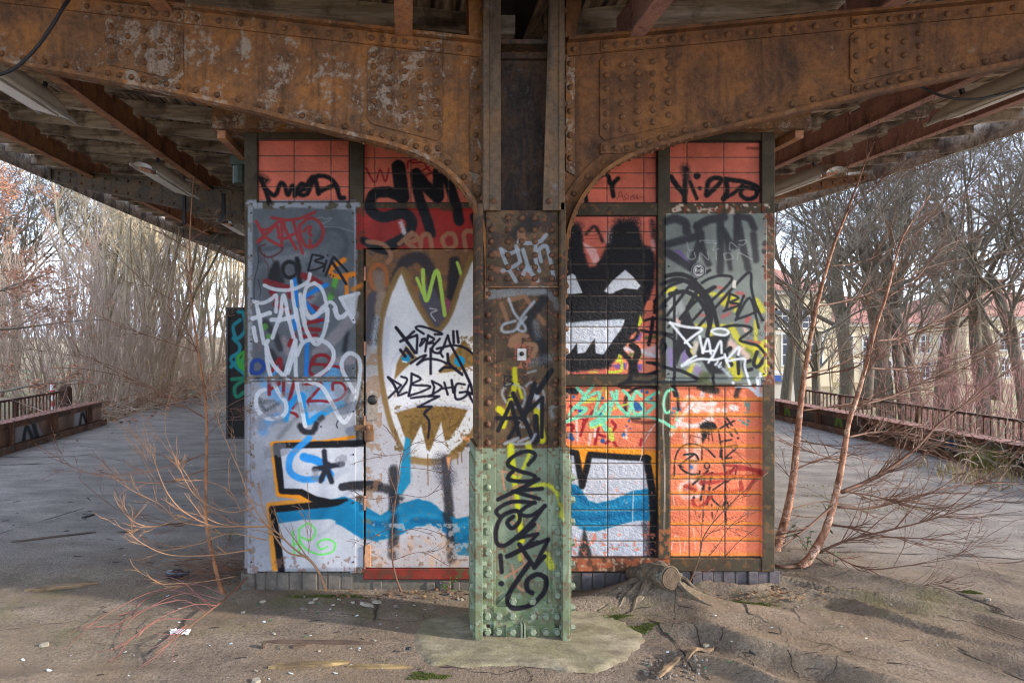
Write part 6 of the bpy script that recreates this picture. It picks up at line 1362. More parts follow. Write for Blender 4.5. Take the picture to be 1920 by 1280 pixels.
o = b.build('leaf_litter', flat('leaf_litter', (150, 112, 88), .85, .4, 9, 0)); tag(o, kind='stuff')
o = blades('dry_grass', [(XR - rb.uniform(0, 1.1), rb.uniform(7.0, 8.2), .0) for k in range(8)], M['drygrass'], 40, .16, .22, 2); tag(o, kind='stuff')
# ================================================================ BUILDINGS on the right
cream = flat('cream_render', (186, 174, 146), .9, .08, 2, .1); rooft = flat('red_roof_tile', (134, 88, 74), .8, .2, 3, .3, stretch=(8, 8, 8)); winw = flat('white_window', (184, 182, 176), .5, .05); glass = flat('dark_pane', (60, 66, 76), .15, .2, 3, 0); trim = flat('pale_trim', (182, 176, 164), .8, .05)
def house(x0, x1, y0, y1, zb, ze, zr, lab, wins, hip=True):
    e = empty('apartment_house', ((x0 + x1) / 2, y0, zb), lab, 'building')
    b = MB(); b.box((x0, y0, zb), (x1, y1, ze)); b.build('wall', cream, e)
    b = MB(); b.box((x0 - .35, y0 - .35, ze + .001), (x1 + .35, y1 + .35, ze + .3)); b.box((x0 - .05, y0 - .06, ze - 3.3), (x1 + .05, y0 - .001, ze - 3.05)); b.build('cornice', trim, e)
    ym = (y0 + y1) / 2; hx = min(4, (x1 - x0) * .3) if hip else 0
    b = MB(); b.add([(x0 - .5, y0 - .5, ze + .301), (x1 + .5, y0 - .5, ze + .301), (x1 + .5, y1 + .5, ze + .301), (x0 - .5, y1 + .5, ze + .301), (x0 + hx, ym, zr), (x1 - hx, ym, zr)], [(0, 1, 5, 4), (1, 2, 5), (2, 3, 4, 5), (3, 0, 4), (3, 2, 1, 0)]); rf = b.build('roof', rooft, e)
    for cx in (x0 + (x1 - x0) * .35, x0 + (x1 - x0) * .7):
        b = MB(); b.box((cx - .4, ym - .3, zr - 1.2), (cx + .4, ym + .3, zr + .8)); b.build('chimney', rooft, rf)
    for (wx, wz, ww, wh) in wins:
        b = MB(); b.box((wx - ww / 2 - .12, y0 - .07, wz - wh / 2 - .12), (wx + ww / 2 + .12, y0 - .002, wz + wh / 2 + .12))
        f = b.build('window', winw, e)
        b = MB(); nx, nz = 2, 3
        for i in range(nx):
            for j in range(nz): b.box((wx - ww / 2 + ww * i / nx + .05, y0 - .085, wz - wh / 2 + wh * j / nz + .05), (wx - ww / 2 + ww * (i + 1) / nx - .05, y0 - .072, wz - wh / 2 + wh * (j + 1) / nz - .05))
        b.build('pane', glass, f)
    return e
Yh = 56.0; pxX = lambda px, Y: (px - U0) * Y / F; pz = lambda py, Y: EYE - (py - V0) * Y / F
house(pxX(1380, Yh), pxX(1560, Yh), Yh, Yh + 11, -3, pz(552, Yh), pz(498, Yh + 5), 'cream building with a red roof close right of the kiosk', [(pxX(q, Yh), pz(w, Yh), 1.1, 1.5) for q in (1442, 1466, 1516) for w in (598,)] + [(pxX(q, Yh), pz(w, Yh), 1.0, 2.6) for q in (1405, 1478, 1530) for w in (655,)])
house(pxX(1562, 60), pxX(1810, 60), 60, 72, -3, pz(612, 60), pz(556, 66), 'long cream building with a low red roof behind the big trees', [(pxX(1590 + 36 * k, 60), pz(w, 60), .8, 1.5) for k in range(6) for w in (645, 692)])
house(pxX(1812, 58), pxX(2060, 58), 58, 70, -3, pz(600, 58), pz(540, 64), 'cream house with white windows behind the reddish shrubs', [(pxX(1842 + 40 * k, 58), pz(w, 58), .8, 1.5) for k in range(5) for w in (640, 690)])
b = MB(); b.box((pxX(1440, 40), 40, -2.7), (pxX(1500, 40), 43, pz(700, 40))); b.box((pxX(1436, 40), 39.8, pz(712, 40)), (pxX(1504, 40), 39.99, pz(700, 40))); o = b.build('kiosk_hut', trim); tidy(o, (pxX(1470, 40), 41.5, -2.7)); tag(o, 'low pale hut with a blue fascia in front of the cream building', 'hut')
fb = MB(); fb.box((pxX(1440, 40), 39.75, pz(714, 40)), (pxX(1474, 40), 39.79, pz(703, 40))); fb.build('fascia', flat('blue_fascia', (40, 78, 150), .5, .1), o)
# ================================================================ SAPLINGS
bark_or = flat('orange_sapling_bark', (196, 142, 102), .65, .25, 18, .3, stretch=(4, 4, .5)); bark_pk = rusty('peeling_birch_bark', (100, 64, 48), (146, 98, 74), (184, 136, 106), (222, 192, 170), 13, .555)
bark_dk = flat('dark_twig_bark', (104, 74, 58), .7, .25, 18, .2); bark_rd = flat('red_twig_bark', (134, 84, 76), .6, .2, 18, .2); bark_yl = flat('yellow_brown_bark', (150, 114, 84), .65, .25, 18, .3)
def pl(pts, Y, dy=0.0):
    n = len(pts); return [P(x, y, Y + dy * i / max(1, n - 1)) for i, (x, y) in enumerate(pts)]
def smooth3(pts, n=5):
    a = np.array([tuple(p) for p in pts]); q = np.vstack([2 * a[0] - a[1], a, 2 * a[-1] - a[-2]]); out = []
    for i in range(1, len(q) - 2):
        for t_ in np.linspace(0, 1, n + 1)[:-1]: out.append(.5 * (2 * q[i] + (q[i + 1] - q[i - 1]) * t_ + (2 * q[i - 1] - 5 * q[i] + 4 * q[i + 1] - q[i + 2]) * t_ ** 2 + (3 * q[i] - q[i - 1] - 3 * q[i + 1] + q[i + 2]) * t_ ** 3))
    return [Vector(o) for o in out + [a[-1]]]
def sapling(name, lab, cat, trunk, branches, tm, bm, r0, r1, Y, seed, tw_n=9, tw_l=.3, group=None, bend=0.0, seg=1.0, ang=.6, up=.05, tops=1):
    """trunk/branches: [(px,py)..] traced on the sapling's own upright plane at depth Y; branches carry depth drift and radius"""
    rnd = random.Random(seed); tp = smooth3(pl(trunk, Y, bend)); base = tp[0].copy()
    e = empty(name, base, lab, cat, group)
    tr = [r0 + (r1 - r0) * (i / (len(tp) - 1)) ** .8 for i in range(len(tp))]
    tr[0] *= 1.5; tr[1] *= 1.15
    tr = [q * (1 + .22 * (float(fbm(i * .9 + seed * 7, seed, 3)) - .5)) for i, q in enumerate(tr)]
    b = MB(); b.tube(tp, tr, 9); b.build('trunk', tm, e, True)
    Tw = MB()
    def fine(pts, rad, n, ln, lv):
        for k in range(n):
            p, r, d = along(pts, rad, rnd.uniform(.12, 1)); u, w = perp(d); a = rnd.uniform(0, 6.283); nd = d * math.cos(ang) + (u * math.cos(a) + w * math.sin(a) * .7) * math.sin(ang)
            l_ = ln * rnd.uniform(.45, 1.2); rr = max(.0013, min(r * .65, .004)); q, qr = grow(rnd, p, nd, l_, rr, .0009, 5, .13, up); Tw.tube(q, qr, 4, False)
            if lv: fine(q, qr, 4, l_ * .5, lv - 1)
    for br_ in branches:
        pts, ra, dy = br_[0], br_[1], br_[2]
        # start each branch at the trunk's own depth
        y0 = min(tp, key=lambda p: (p - P(pts[0][0], pts[0][1], p.y)).length).y
        ra *= .66 * seg; q = smooth3(pl(pts, y0, dy)); qr = [ra + (.0016 - ra) * (i / (len(q) - 1)) for i in range(len(q))]
        b = MB(); b.tube(q, qr, 6, True); b.build('branch', bm, e, True)
        L_ = sum((q[i + 1] - q[i]).length for i in range(len(q) - 1)); fine(q, qr, int(tw_n * max(.5, L_)), tw_l * min(1, .5 + L_ * .4), 1)
    fine(tp[len(tp) // 3:], tr[len(tp) // 3:], int(tw_n * tops), tw_l, 1)
    tw_ = Tw.build('twigs', bm, e); tw_['kind'] = 'stuff'; return e
sapling('sapling', 'thin dark sapling rising straight at the left corner of the kiosk', 'sapling', [(417, 1112), (409, 1085), (396, 1030), (386, 970), (386, 900), (388, 830), (386, 770), (378, 700), (366, 620), (358, 550), (356, 470), (357, 420), (363, 330)],
        [([(387, 785), (330, 752), (250, 712), (160, 692), (90, 690)], .0075, -.3), ([(383, 760), (300, 735), (220, 690), (130, 665)], .006, .4), ([(374, 660), (310, 640), (240, 615), (180, 590)], .005, -.2), ([(360, 575), (300, 550), (240, 500), (210, 470)], .005, .3), ([(357, 470), (310, 440), (270, 425)], .004, -.1), ([(357, 450), (390, 430), (420, 415)], .004, .1),
         ([(386, 795), (430, 760), (470, 740)], .004, -.1), ([(387, 850), (330, 870), (240, 890), (100, 880)], .005, -.4), ([(386, 880), (300, 905), (180, 890), (90, 855)], .006, -.5), ([(384, 960), (330, 985), (230, 960), (150, 900)], .006, .2), ([(370, 640), (410, 600), (440, 590)], .004, -.1), ([(388, 815), (420, 790), (460, 786)], .003, -.2)],
        rusty('sapling_trunk_bark', (92, 66, 50), (134, 92, 64), (160, 110, 72), (150, 130, 108), 6, .60), bark_dk, .0155, .003, 4.2, 1, 7, .30, ang=.65)
sapling('leaning_shrub', 'yellowish bare shrub leaning left across the grey steel sheet of the kiosk', 'shrub', [(612, 1108), (604, 1085), (590, 1060), (576, 1045)],
        [([(578, 1048), (548, 1025), (522, 1000), (500, 985), (470, 940), (452, 890), (430, 840), (410, 790), (395, 730)], .010, -.1), ([(577, 1044), (540, 1035), (515, 1005), (500, 988), (460, 986), (400, 985), (350, 962), (318, 930), (295, 880), (268, 790)], .0095, -.35), ([(400, 985), (340, 978), (300, 945), (250, 920), (203, 888)], .006, -.2), ([(350, 962), (300, 985), (255, 980), (225, 950), (213, 928)], .006, -.3),
         ([(470, 1030), (400, 1040), (320, 1040), (270, 1020), (240, 995)], .0065, -.3), ([(500, 1012), (430, 1000), (370, 1020), (300, 1030), (260, 1000)], .0055, .1), ([(430, 975), (390, 950), (350, 890), (330, 860)], .0045, -.3), ([(320, 932), (285, 890), (262, 850)], .004, .1), ([(508, 990), (490, 940), (484, 905)], .004, .1), ([(577, 1044), (582, 1000), (576, 900)], .003, -.05), ([(440, 1080), (380, 1090), (300, 1095)], .004, -.2), ([(455, 965), (430, 920), (380, 900), (340, 905)], .004, -.25), ([(480, 950), (430, 960), (380, 940), (350, 905), (308, 810)], .005, -.3)],
        bark_yl, bark_yl, .0095, .0075, 4.14, 2, 9, .26, ang=.55, tops=.2)
sapling('sapling', 'spindly dark sapling growing in front of the pale kiosk door', 'sapling', [(752, 1108), (742, 1080), (735, 1040), (736, 980), (744, 920), (750, 870), (758, 845)],
        [([(758, 845), (735, 815), (718, 795)], .003, -.1), ([(758, 845), (780, 830), (820, 825), (855, 852)], .003, -.15), ([(756, 850), (700, 858), (670, 866)], .003, .03), ([(752, 875), (800, 880), (840, 890)], .0025, -.2), ([(745, 925), (800, 930), (835, 895)], .003, -.2), ([(742, 930), (700, 935), (672, 930)], .0025, -.1), ([(737, 985), (700, 1005), (676, 1010)], .003, -.1), ([(736, 1000), (790, 990), (850, 1010)], .003, -.2), ([(736, 1050), (790, 1035), (840, 1060)], .0025, -.2), ([(800, 835), (845, 800), (862, 790)], .0025, -.2)],
        bark_dk, bark_dk, .0062, .0028, 4.12, 3, 5, .16)
sapling('sapling', 'thin brown sapling leaning over the orange tiles beside the stump', 'sapling', [(1284, 1110), (1300, 1075), (1312, 1040), (1320, 1005), (1345, 970), (1390, 925), (1440, 885)],
        [([(1312, 1040), (1318, 960), (1322, 900)], .003, -.1), ([(1305, 1065), (1340, 1030), (1370, 985), (1405, 960)], .003, -.1), ([(1300, 1080), (1340, 1060), (1385, 1015), (1425, 985)], .003, -.2), ([(1325, 1000), (1370, 990), (1420, 1000)], .0025, -.1)], bark_dk, bark_dk, .0055, .002, 4.14, 4, 6, .2)
bZ = 5.0
sapling('birch_sapling', 'pale peeling birch sapling nearest the right kiosk corner', 'sapling', [(1452, 1034), (1464, 1000), (1478, 950), (1488, 890), (1495, 820), (1502, 750), (1512, 680), (1524, 610), (1540, 540), (1560, 470), (1585, 405), (1608, 345), (1622, 305), (1640, 265)],
        [([(1528, 590), (1500, 560), (1470, 530), (1452, 515)], .006, .2), ([(1532, 575), (1600, 560), (1680, 530), (1760, 495), (1900, 470)], .008, .6), ([(1512, 700), (1560, 690), (1620, 660), (1700, 640), (1790, 610)], .007, .5), ([(1508, 710), (1545, 700), (1600, 690), (1640, 655)], .008, -.3), ([(1500, 770), (1570, 760), (1660, 745), (1760, 720), (1880, 640)], .008, .8), ([(1550, 500), (1620, 490), (1700, 450), (1760, 400), (1830, 350)], .006, .3), ([(1590, 400), (1640, 350), (1700, 300), (1780, 285), (1834, 260)], .006, .1), ([(1495, 825), (1560, 835), (1640, 830), (1700, 800)], .006, -.3), ([(1490, 880), (1540, 860), (1590, 855), (1650, 870)], .007, .2), ([(1605, 350), (1580, 330), (1600, 300)], .004, .1), ([(1486, 900), (1460, 870), (1440, 860)], .004, .2), ([(1600, 370), (1650, 340), (1720, 310)], .005, .2), ([(1478, 955), (1540, 940), (1600, 945), (1680, 930)], .006, .5)],
        bark_pk, bark_dk, .034, .0022, bZ, 5, 13, .5, seg=1.35, ang=.6, tops=1.2)
sapling('birch_sapling', 'orange barked leaning birch sapling with a forked branch right of the kiosk', 'sapling', [(1500, 1066), (1522, 1040), (1545, 1000), (1560, 955), (1572, 905), (1582, 850), (1592, 790), (1608, 740), (1622, 690), (1640, 620), (1660, 560), (1676, 500), (1690, 450), (1715, 408), (1745, 365)],
        [([(1578, 922), (1620, 905), (1665, 880), (1715, 842), (1760, 795), (1830, 742), (1900, 688), (1990, 640)], .0165, .25), ([(1572, 950), (1630, 952), (1700, 935), (1790, 912), (1870, 905), (1960, 915)], .011, .2), ([(1558, 983), (1600, 990), (1660, 1005), (1740, 1010), (1830, 1020)], .009, -.4), ([(1536, 1035), (1590, 1012), (1660, 995), (1740, 975), (1830, 945), (1930, 912)], .011, -.3), ([(1588, 820), (1640, 810), (1700, 812), (1780, 830), (1880, 850)], .008, .5), ([(1640, 640), (1700, 630), (1780, 590), (1870, 540), (1960, 520)], .008, .6), ([(1610, 760), (1680, 740), (1780, 690), (1870, 640), (1950, 560)], .009, .4), ([(1625, 690), (1700, 690), (1800, 660), (1920, 640)], .007, .5), ([(1582, 865), (1530, 850), (1480, 830), (1450, 815)], .006, -.2), ([(1565, 945), (1500, 1000), (1455, 1030)], .010, -.3), ([(1660, 560), (1720, 520), (1760, 470), (1800, 450)], .005, .3), ([(1545, 1030), (1620, 1065), (1700, 1060), (1800, 1045)], .007, -.4), ([(1530, 1045), (1600, 1085), (1680, 1100), (1750, 1095)], .006, -.4), ([(1570, 920), (1640, 930), (1740, 960), (1850, 980)], .007, -.2)],
        bark_pk, bark_dk, .031, .002, 4.66, 6, 16, .5, seg=1.45, ang=.6, tops=1.2)
# its creeping root and the leaves at the foot
b = MB(); q = smooth3([g_at(1440, 1062, .03), g_at(1465, 1072, .035), g_at(1490, 1070, .03), g_at(1503, 1067, .02)]); b.tube(q, [.012] * len(q), 7); o = b.build('root', bark_dk, None, True); tidy(o, q[0]); tag(o, 'creeping root between the kiosk corner and the leaning birch foot', 'root')
# fallen red twigged branch on the left foreground
rnd = random.Random(9)
fb = empty('fallen_branch', g_at(470, 1095), 'fallen branch with thin red twigs lying left of the column foreground', 'branch')
stem = smooth3([g_at(486, 1082, .10), g_at(455, 1112, .07), g_at(420, 1140, .05), g_at(380, 1168, .04), g_at(330, 1205, .03), g_at(290, 1232, .02)]); b = MB(); b.tube(stem, list(np.linspace(.008, .003, len(stem))), 6); b.build('stem', bark_dk, fb, True)
b = MB()
for pts in ([(430, 1135), (360, 1118), (290, 1122), (235, 1150), (207, 1178)], [(420, 1142), (350, 1136), (280, 1148), (225, 1170), (200, 1195)], [(405, 1152), (360, 1160), (290, 1175), (240, 1205), (205, 1242)], [(395, 1158), (350, 1120), (310, 1090), (280, 1088), (215, 1110)], [(365, 1180), (300, 1190), (240, 1215), (215, 1235)], [(350, 1190), (330, 1215), (300, 1235), (252, 1248)], [(400, 1155), (360, 1130), (340, 1100), (300, 1070)], [(345, 1195), (330, 1225), (322, 1250)], [(410, 1148), (300, 1130), (180, 1175), (150, 1192)], [(385, 1165), (340, 1150), (260, 1160), (205, 1215)]):
    q = smooth3([g_at(x, y, .03 + .05 * math.sin(i * 1.3 + .5)) for i, (x, y) in enumerate(pts)]); b.tube(q, list(np.linspace(.0024, .0009, len(q))), 5)
    for k in range(5):
        p, r, d = along(q, [.003] * len(q), rnd.uniform(.2, .95)); g2_, gr = grow(rnd, p, d + Vector((rnd.gauss(0, .5), rnd.gauss(0, .5), rnd.gauss(0, .1))), rnd.uniform(.06, .2), .0012, .0007, 4, .12, -.02); b.tube([Vector((v.x, v.y, max(v.z, gz_at(v.x, v.y) + .002))) for v in g2_], gr, 4, False)
b.build('twigs', bark_rd, fb)['kind'] = 'stuff'
# tangle of dead twigs and leaves at the kiosk's left foot
b = MB()
for k in range(120):
    p = g_at(rnd.uniform(330, 470), rnd.uniform(1060, 1105), rnd.uniform(.005, .10)); a = rnd.uniform(0, 6.28); q, qr = grow(rnd, p, Vector((math.cos(a), math.sin(a) * .5, rnd.uniform(-.05, .35))), rnd.uniform(.1, .4), rnd.uniform(.001, .003), .001, 4, .2, -.04); b.tube([Vector((v.x, v.y, max(v.z, gz_at(v.x, v.y) + .003))) for v in q], qr, 4, False)
o = b.build('twig_litter', bark_dk); tag(o, kind='stuff')
# ================================================================ STUMP
wood_end = flat('cut_wood', (74, 60, 46), .9, .5, 25, .5); barkm = rusty('stump_bark', (52, 46, 38), (92, 82, 68), (120, 104, 84), (140, 136, 122), 9, .58)
stp = empty('tree_stump', (ST.x, 4.15, 0), 'sawn log stump with rough roots leaning on the kiosk sill', 'stump')
A_ = P(1200, 1072, 4.22); B_ = P(1257, 1084, 3.98)
b = MB(); ax = (B_ - A_); q = [A_ + ax * f for f in np.linspace(0, 1, 9)]; b.tube(q, [.045, .055, .06, .064, .066, .067, .068, .069, .069], 18); 
for i, v in enumerate(b.v):
    nn = (float(fbm(v[0] * 22 + 3, v[2] * 22 + v[1] * 9, 3)) - .5) * .03; c_ = q[min(8, i // 18)]; b.v[i] = tuple(Vector(v) + (Vector(v) - c_).normalized() * nn)
b.build('log', barkm, stp, True)
d_ = ax.normalized(); u, w = perp(d_); vs = []; rg = 8; n = 24
for i in range(rg + 1):
    for k in range(n):
        a = k / n * 6.28318; rr = .064 * i / rg * (1 + .05 * math.sin(3 * a)); vs.append(B_ + d_ * (.004 - .0012 * (i % 2)) + (u * math.cos(a) + w * math.sin(a)) * rr)
b = MB(); b.add(vs, [(i * n + k, i * n + (k + 1) % n, (i + 1) * n + (k + 1) % n, (i + 1) * n + k) for i in range(rg) for k in range(n)]); o = b.build('cut_face', wood_end, stp); so = o.modifiers.new('thick', 'SOLIDIFY'); so.thickness = .006
lump = MB(); cL = Vector((ST.x - .03, 4.12, .03)); n = 22
for i in range(9):
    for k in range(n):
        f = i / 8; a = k / n * 6.2832; rr = (.16 * math.cos(f * 1.45) + .02) * (1 + .5 * (float(fbm(a * 2.2 + 9, f * 3, 4)) - .5)); lump.v.append((cL.x + rr * 1.15 * math.cos(a), cL.y + rr * .62 * math.sin(a), cL.z - .05 + .15 * math.sin(f * 1.5) * (1 + .5 * (float(fbm(a * 3 + 2, f * 5, 3)) - .5))))
lump.f += [(i * n + k, i * n + (k + 1) % n, (i + 1) * n + (k + 1) % n, (i + 1) * n + k) for i in range(8) for k in range(n)] + [tuple(range(8 * n, 9 * n))]
lump.build('root_crown', barkm, stp)
for k in range(15):
    a = -math.pi * (k + .5) / 15 + rnd.gauss(0, .1); L_ = rnd.uniform(.16, .46); p0 = Vector((cL.x + .09 * math.cos(a), cL.y + .05 * math.sin(a), .075)); pts = [p0]
    for i in range(1, 7): a += rnd.gauss(0, .22); x_ = pts[-1].x + L_ / 6 * math.cos(a); y_ = pts[-1].y + L_ / 6 * .8 * math.sin(a); pts.append(Vector((x_, y_, max(.06 - .03 * i, gz_at(x_, y_) + .012 - .004 * i))))
    r_ = rnd.uniform(.012, .026); q = smooth3(pts, 3); b = MB(); b.tube(q, [r_ * (1 - .8 * i / len(q)) * (1 + .4 * (float(fbm(i * .8, k * 3.3, 2)) - .5)) for i in range(len(q))], 7); b.build('root', barkm, stp)
b = MB(); q = smooth3([P(1185, 1075, 4.25), P(1200, 1076, 4.16), P(1225, 1086, 4.08)]); b.tube(q, list(np.linspace(.05, .03, len(q))), 9); b.build('branch_stub', barkm, stp, True)
# rotten hole with chips at the front edge of the pad
b = MB()
for k in range(90):
    p = g_at(rnd.uniform(1205, 1330), rnd.uniform(1225, 1276)); s = rnd.uniform(.003, .011); p.z += s * .3; b.lathe([(s * rnd.uniform(.7, 1.2), -s), (s * 1.1, 0), (s * .6, s * .6)], p, 'z', 5)
o = b.build('rubble', flat('dark_rubble', (112, 102, 92), .9, .45, 40, .3)); tag(o, kind='stuff')
# ================================================================ LITTER: planks, sticks, shards, stones
def plank(name, p0, p1, w, h, lab, cat, m, seed, up=.0):
    r_ = random.Random(seed); a = g_at(*p0); c = g_at(*p1); d = (c - a); L_ = d.length; d.normalize(); s = Vector((-d.y, d.x, 0)).normalized(); n = 9; vs = []
    for i in range(n):
        f = i / (n - 1); tp = min(1, f / .12 + .25, (1 - f) / .2 + .15) * (1 + r_.uniform(-.12, .12)); p = a + d * L_ * f; z = max(gz_at(p.x, p.y), gz_at(p.x + s.x * w, p.y + s.y * w)) - .002; jog = r_.uniform(-.08, .08) * w
        for sx_, hz in ((-1, 0), (1, 0), (1, 1), (-1, 1)): q = p + s * (sx_ * w * tp / 2 + jog); vs.append((q.x, q.y, max(z, p.z - .002) + hz * h * (.55 + .45 * tp) + up))
    fs = []
    for i in range(n - 1):
        o_ = 4 * i
        for k in range(4): fs.append((o_ + k, o_ + (k + 1) % 4, o_ + 4 + (k + 1) % 4, o_ + 4 + k))
    fs += [(3, 2, 1, 0), (4 * n - 4, 4 * n - 3, 4 * n - 2, 4 * n - 1)]
    b = MB(); b.add(vs, fs); o = b.build(name, m); tidy(o, a); tag(o, lab, cat); return o
M['stick'] = wood_mat('old_stick', (58, 46, 38), (112, 90, 72), (2, 14, 14)); M['plankY'] = wood_mat('yellow_splinter', (104, 86, 54), (182, 156, 108), (2, 14, 14))
plank('plank', (46, 1108), (183, 1093), .050, .018, 'pale splintered plank lying in the left foreground', 'plank', M['plank'], 1)
plank('stick', (20, 1017), (180, 998), .03, .012, 'long brown lath on the shaded left platform', 'stick', M['stick'], 2)
plank('stick', (494, 1204), (702, 1207), .024, .014, 'straight brown lath on the ground left of the column pad', 'stick', M['stick'], 3)
plank('plank', (503, 1252), (655, 1243), .036, .016, 'yellowish broken plank at the bottom left of the pad', 'plank', M['plankY'], 4)
plank('stick', (650, 1250), (775, 1251), .024, .012, 'pale lath running from the yellowish plank to the pad', 'stick', M['plankY'], 5)
plank('stick', (153, 971), (177, 964), .04, .012, 'short dark stick on the shaded platform far left', 'stick', M['black'], 6)
plank('stick', (218, 998), (262, 996), .02, .01, 'thin dark lath lying behind the fallen shrub', 'stick', M['stick'], 7)
plank('stick', (298, 986), (350, 981), .02, .012, 'dark lath under the leaning shrub branches', 'stick', M['stick'], 8)
plank('stick', (1236, 1278), (1275, 1240), .018, .014, 'split brown stick leaning into the rubble hole right of the pad', 'stick', M['plank'], 9, .02)
plank('stick', (1282, 1248), (1338, 1222), .016, .014, 'split brown stick right of the rubble hole', 'stick', M['plank'], 10, .015)
plank('stick', (494, 1211), (497, 1216), .02, .025, 'stub of wood at the left end of the straight lath', 'stick', M['stick'], 11)
plank('stick', (545, 1213), (580, 1209), .03, .008, 'thin wood flake below the straight lath', 'stick', M['stick'], 12)
plank('stick', (1405, 1222), (1418, 1228), .02, .012, 'short black stick at the end of the crack on the right', 'stick', M['black'], 13)
crk = flat('crack_dirt', (44, 38, 33), .95, .3, 40, .2); b = MB(); rc = random.Random(4)
def crack(pts, w0, w1):
    q = smooth3([g_at(x, y) for x, y in pts], 6); n = len(q); L_ = []
    for i, p in enumerate(q):
        d = (q[min(i + 1, n - 1)] - q[max(i - 1, 0)]).normalized(); s_ = Vector((-d.y, d.x, 0)); w = (w0 + (w1 - w0) * i / n) * rc.uniform(.4, 1.3) / 2; j_ = s_ * rc.gauss(0, .006); a_, c_ = p + j_ - s_ * w, p + j_ + s_ * w; L_ += [(a_.x, a_.y, gz_at(a_.x, a_.y) + .003), (c_.x, c_.y, gz_at(c_.x, c_.y) + .003)]
    b.add(L_, [(2 * i, 2 * i + 1, 2 * i + 3, 2 * i + 2) for i in range(n - 1)])
for pts, w0, w1 in (([(1392, 1130), (1400, 1145), (1412, 1152)], .016, .006), ([(1412, 1152), (1440, 1165), (1465, 1185), (1480, 1215), (1490, 1236), (1515, 1250), (1550, 1250), (1570, 1238), (1558, 1226)], .005, .003), ([(1395, 1208), (1412, 1212), (1420, 1225)], .004, .006), ([(1505, 1196), (1560, 1212), (1640, 1236), (1760, 1258)], .005, .003), ([(1580, 1172), (1620, 1192), (1665, 1210), (1720, 1228)], .006, .003), ([(1485, 1140), (1500, 1160), (1515, 1172)], .008, .003), ([(1240, 1175), (1262, 1200), (1285, 1230), (1330, 1275)], .012, .008), ([(1220, 1160), (1246, 1178), (1270, 1200)], .014, .006), ([(1300, 1165), (1325, 1195), (1345, 1215)], .006, .003), ([(1220, 1100), (1190, 1140), (1150, 1160)], .012, .006), ([(1530, 1036), (1650, 1036), (1780, 1041), (1920, 1048)], .012, .012), ([(1530, 1100), (1600, 1104), (1640, 1112), (1760, 1135)], .010, .004), ([(1760, 1150), (1830, 1165), (1920, 1200)], .005, .004), ([(1600, 1250), (1680, 1268), (1740, 1280)], .004, .004), ([(0, 856), (80, 857), (170, 852)], .03, .02), ([(0, 872), (60, 870), (130, 868)], .03, .02), ([(20, 1012), (110, 1012), (180, 1010)], .006, .004), ([(985, 1255), (1000, 1270), (992, 1280)], .006, .004), ([(800, 1240), (870, 1255), (930, 1262), (1010, 1252), (1100, 1262)], .006, .004), ([(0, 1182), (120, 1168), (230, 1160)], .004, .002), ([(640, 1150), (700, 1160), (780, 1165), (800, 1150)], .005, .003), ([(1700, 960), (1800, 965), (1920, 962)], .008, .006), ([(1820, 1075), (1870, 1085), (1920, 1102)], .006, .003)): crack(pts, w0, w1)
for k in range(26):
    x, y = rc.choice([(rc.uniform(1180, 1900), rc.uniform(1115, 1270)), (rc.uniform(1200, 1420), rc.uniform(1120, 1240)), (rc.uniform(0, 800), rc.uniform(1120, 1270))]); a = rc.uniform(-.5, 1.1); pts = [(x, y)]
    for i in range(3): a += rc.gauss(0, .5); pts.append((pts[-1][0] + rc.uniform(6, 22) * math.cos(a), pts[-1][1] + rc.uniform(4, 12) * math.sin(a)))
    crack(pts, rc.uniform(.002, .005), .001)
o = b.build('tarmac_cracks', crk); tag(o, kind='structure')
chip_m = flat('dark_bark_chip', (50, 42, 36), .9, .4, 20, .3)
for k in range(70):
    x, y = rc.choice([(rc.uniform(0, 450), rc.uniform(850, 1070)), (rc.uniform(0, 450), rc.uniform(930, 1070)), (rc.uniform(150, 880), rc.uniform(1110, 1270)), (rc.uniform(1250, 1900), rc.uniform(1110, 1270))]); p = g_at(x, y, .002); a = rc.uniform(-.5, .5); l_ = rc.uniform(.008, .04); w_ = rc.uniform(.0015, .004); q = MB(); dx, dy = math.cos(a), math.sin(a); q.add([(p.x - dx * l_ + dy * w_, p.y - dy * l_ - dx * w_, p.z), (p.x + dx * l_ + dy * w_ * .3, p.y + dy * l_ - dx * w_ * .3, p.z + .001), (p.x + dx * l_ * .9 - dy * w_, p.y + dy * l_ * .9 + dx * w_, p.z + .002), (p.x - dx * l_ - dy * w_ * .6, p.y - dy * l_ + dx * w_ * .6, p.z + .003), (p.x, p.y, p.z + .006)], [(0, 1, 4), (1, 2, 4), (2, 3, 4), (3, 0, 4), (3, 2, 1, 0)]); o = q.build('bark_chip', chip_m); tidy(o, p); tag(o, 'one of the small dark bark chips and twig ends scattered over the tarmac', 'bark chip', 'dark bark chips on the tarmac')
shard_m = flat('pale_glass_shard', (186, 194, 194), .2, .15, 20, 0); sh_g = flat('green_glass', (34, 104, 66), .15, .3, 20, 0); stone_m = flat('pale_stone', (142, 134, 118), .9, .3, 40, .5)
